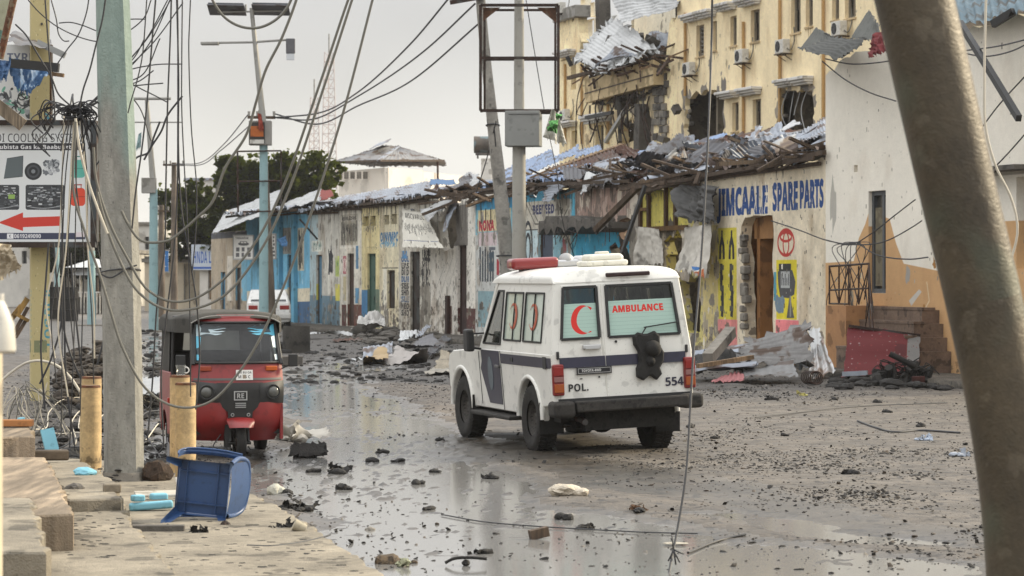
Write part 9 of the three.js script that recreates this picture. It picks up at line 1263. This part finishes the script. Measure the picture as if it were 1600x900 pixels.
{ const o = thing('concrete_ring', 'dark concrete well ring standing at the roadside behind the rickshaw', 'concrete ring', G(463, 552).setY(0)); const h = 0.72, w = 0.36; mesh('ring', [new THREE.LatheGeometry([[w, -0.05], [w * 1.02, h * 0.5], [w, h], [w * 0.82, h], [w * 0.8, 0]].map(([a, b]) => new THREE.Vector2(a, b)), 28)], mat(C(0.075, 0.07, 0.062), { t: 'concrete', k: 0.8, b: 0.02 }), o);
const t = thing('tyre', 'old worn tyre lying behind the rickshaw by the concrete ring', 'tyre', G(447, 552).setY(0.09), 0.3); mesh('carcass', [XF(new THREE.TorusGeometry(0.32, 0.1, 10, 28), 0, 0, 0, Math.PI / 2 + 0.25)], M.rubber, t); const b = thing('concrete_block', 'grey concrete block behind the rickshaw under the tyre', 'concrete block', G(452, 572).setY(0.02), 0.3); mesh('block', [rbox(0.55, 0.22, 0.4, 0.03, 0, 0.1, 0)], M.concreteDark, b);
const pip = thing('steel_pipe', 'dark pipe lying beside the rickshaw', 'pipe', G(440, 548).setY(0.12)); mesh('shaft', [cyl(0.1, 0.1, 1.0, 14, 0.1, 0.02, 0, 0, 0, 1.45)], M.rubber, pip); }
// left of the rickshaw: plate, drain slab, wires on the ground
{ const o = thing('metal_plate', 'flat grey metal plate between the pole and the rickshaw', 'plate', G(232, 648).setY(0)); mesh('plate', sheetGeo([G(214, 646), G(252, 642), G(252, 610), G(216, 612)].map((p) => { p.y += 0.25; return loc(o, p); }), { amp: 0.002, crumple: 0.05 }), mat(C(0.32, 0.34, 0.37), { t: 'grime', k: 0.6, r: 0.5 }), o, false); }
{ seed(33); for (let i = 0; i < 26; i++) { const x = rr(-10, 250), y = rr(610, 742), n = 6, l = []; let a = x, b = y; for (let k = 0; k < n; k++) { l.push([a, b]); a += rr(-10, 46); b += rr(-26, 22); } const w = l.map(([p, q]) => { const v = G(clamp(p, -40, 262), clamp(q, 596, 744)); v.y = groundH(v.x, -v.z) + rr(0.0, 0.28) * rnd() + 0.02; return v; }), o = thing('wire', i % 5 ? 'dark wire tangled on the ground behind the bollards' : 'pale wire tangled on the ground behind the bollards', 'wire', w[0].clone(), 0, i % 5 ? 'dark wires tangled on the ground' : 'pale wires tangled on the ground'); mesh('strand', tube(w.map((p) => loc(o, p)), rr(0.005, 0.011), 50, 5), i % 5 ? M.cable : M.cableWhite, o, false); }
const arc = [[-10, 606], [20, 580], [44, 566], [66, 564], [90, 572], [110, 590], [125, 612]].map(([x, y]) => P(x, y, 36)), o = thing('cable', 'thick pale cable arching over the ground at the left edge', 'cable', arc[0].clone()); mesh('strand', tube(arc.map((p) => loc(o, p)), 0.02, 50, 6), M.cableWhite, o, false);
for (let i = 0; i < 14; i++) { const x = rr(-10, 50), p = [P(x, 690, 33), P(x + rr(-10, 20), 640, 33), P(x + rr(-10, 40), 610 + rr(-20, 10), 33), P(x + rr(10, 70), 640, 33), P(x + rr(10, 80), 680, 33)], q = thing('wire', 'pale thin wire in the tangle at the left edge', 'wire', p[0].clone(), 0, 'pale thin wires at the left edge'); mesh('strand', tube(p.map((v) => loc(q, v)), 0.006, 40, 5), i % 2 ? M.cableWhite : M.cableGrey, q, false); } }
// blurred pale things close to the camera at the left edge
{ const m = mat(C(0.62, 0.54, 0.42), { t: 'cloth', k: 0.6, r: 0.8 });
cloth('tarpaulin', 'pale crumpled sheet hanging at the left edge below the sign', 'tarpaulin', [P(-40, 378, 36), P(20, 382, 36), P(34, 418, 36), P(-40, 450, 36)], m, { fold: 1.0 });
const o = thing('white_container', 'blurred white plastic container at the left edge, close to the camera', 'container', P(-4, 552, 9)); mesh('body', [new THREE.LatheGeometry([[0, 0], [0.055, 0], [0.062, 0.012], [0.056, 0.10], [0.03, 0.16], [0.02, 0.18], [0, 0.18]].map(([a, b]) => new THREE.Vector2(a, b)), 24)], mat(C(0.72, 0.70, 0.64), { t: 'grime', k: 2, r: 0.4 }), o); mesh('cap', [cyl(0.022, 0.022, 0.02, 14, 0, 0.19, 0)], M.white, o);
const st = thing('wall_pier', 'pale plastered pier at the left edge carrying the white container', 'pier', V3(P(-14, 552, 9).x, 0, -9)); mesh('pier', [box(0.13, P(0, 552, 9).y, 0.3, -0.055, P(0, 552, 9).y / 2, 0)], m, st);
const bx = thing('broken_crate', 'broken yellow crate piece hanging among wires left of the sign post', 'crate', P(24, 490, 40)); mesh('slat', [box(0.3, 0.08, 0.05, 0, 0, 0, 0, 0.3, 0.9), box(0.3, 0.08, 0.05, 0.1, 0.1, 0, 0, 0.3, 1.0), box(0.25, 0.05, 0.05, 0.1, -0.05, 0.05, 0, 0.2, -0.5)], mat(C(0.45, 0.32, 0.1), { t: 'wood', k: 1 }), bx); timber('dark stick leaning left of the sign post', [P(22, 520, 40), P(44, 480, 40)], M.wood, 0.05, 0.05); timber('second dark stick low at the left of the sign post', [P(24, 528, 40), P(42, 498, 40)], M.wood, 0.05, 0.05); }

renderer.render(scene, camera);
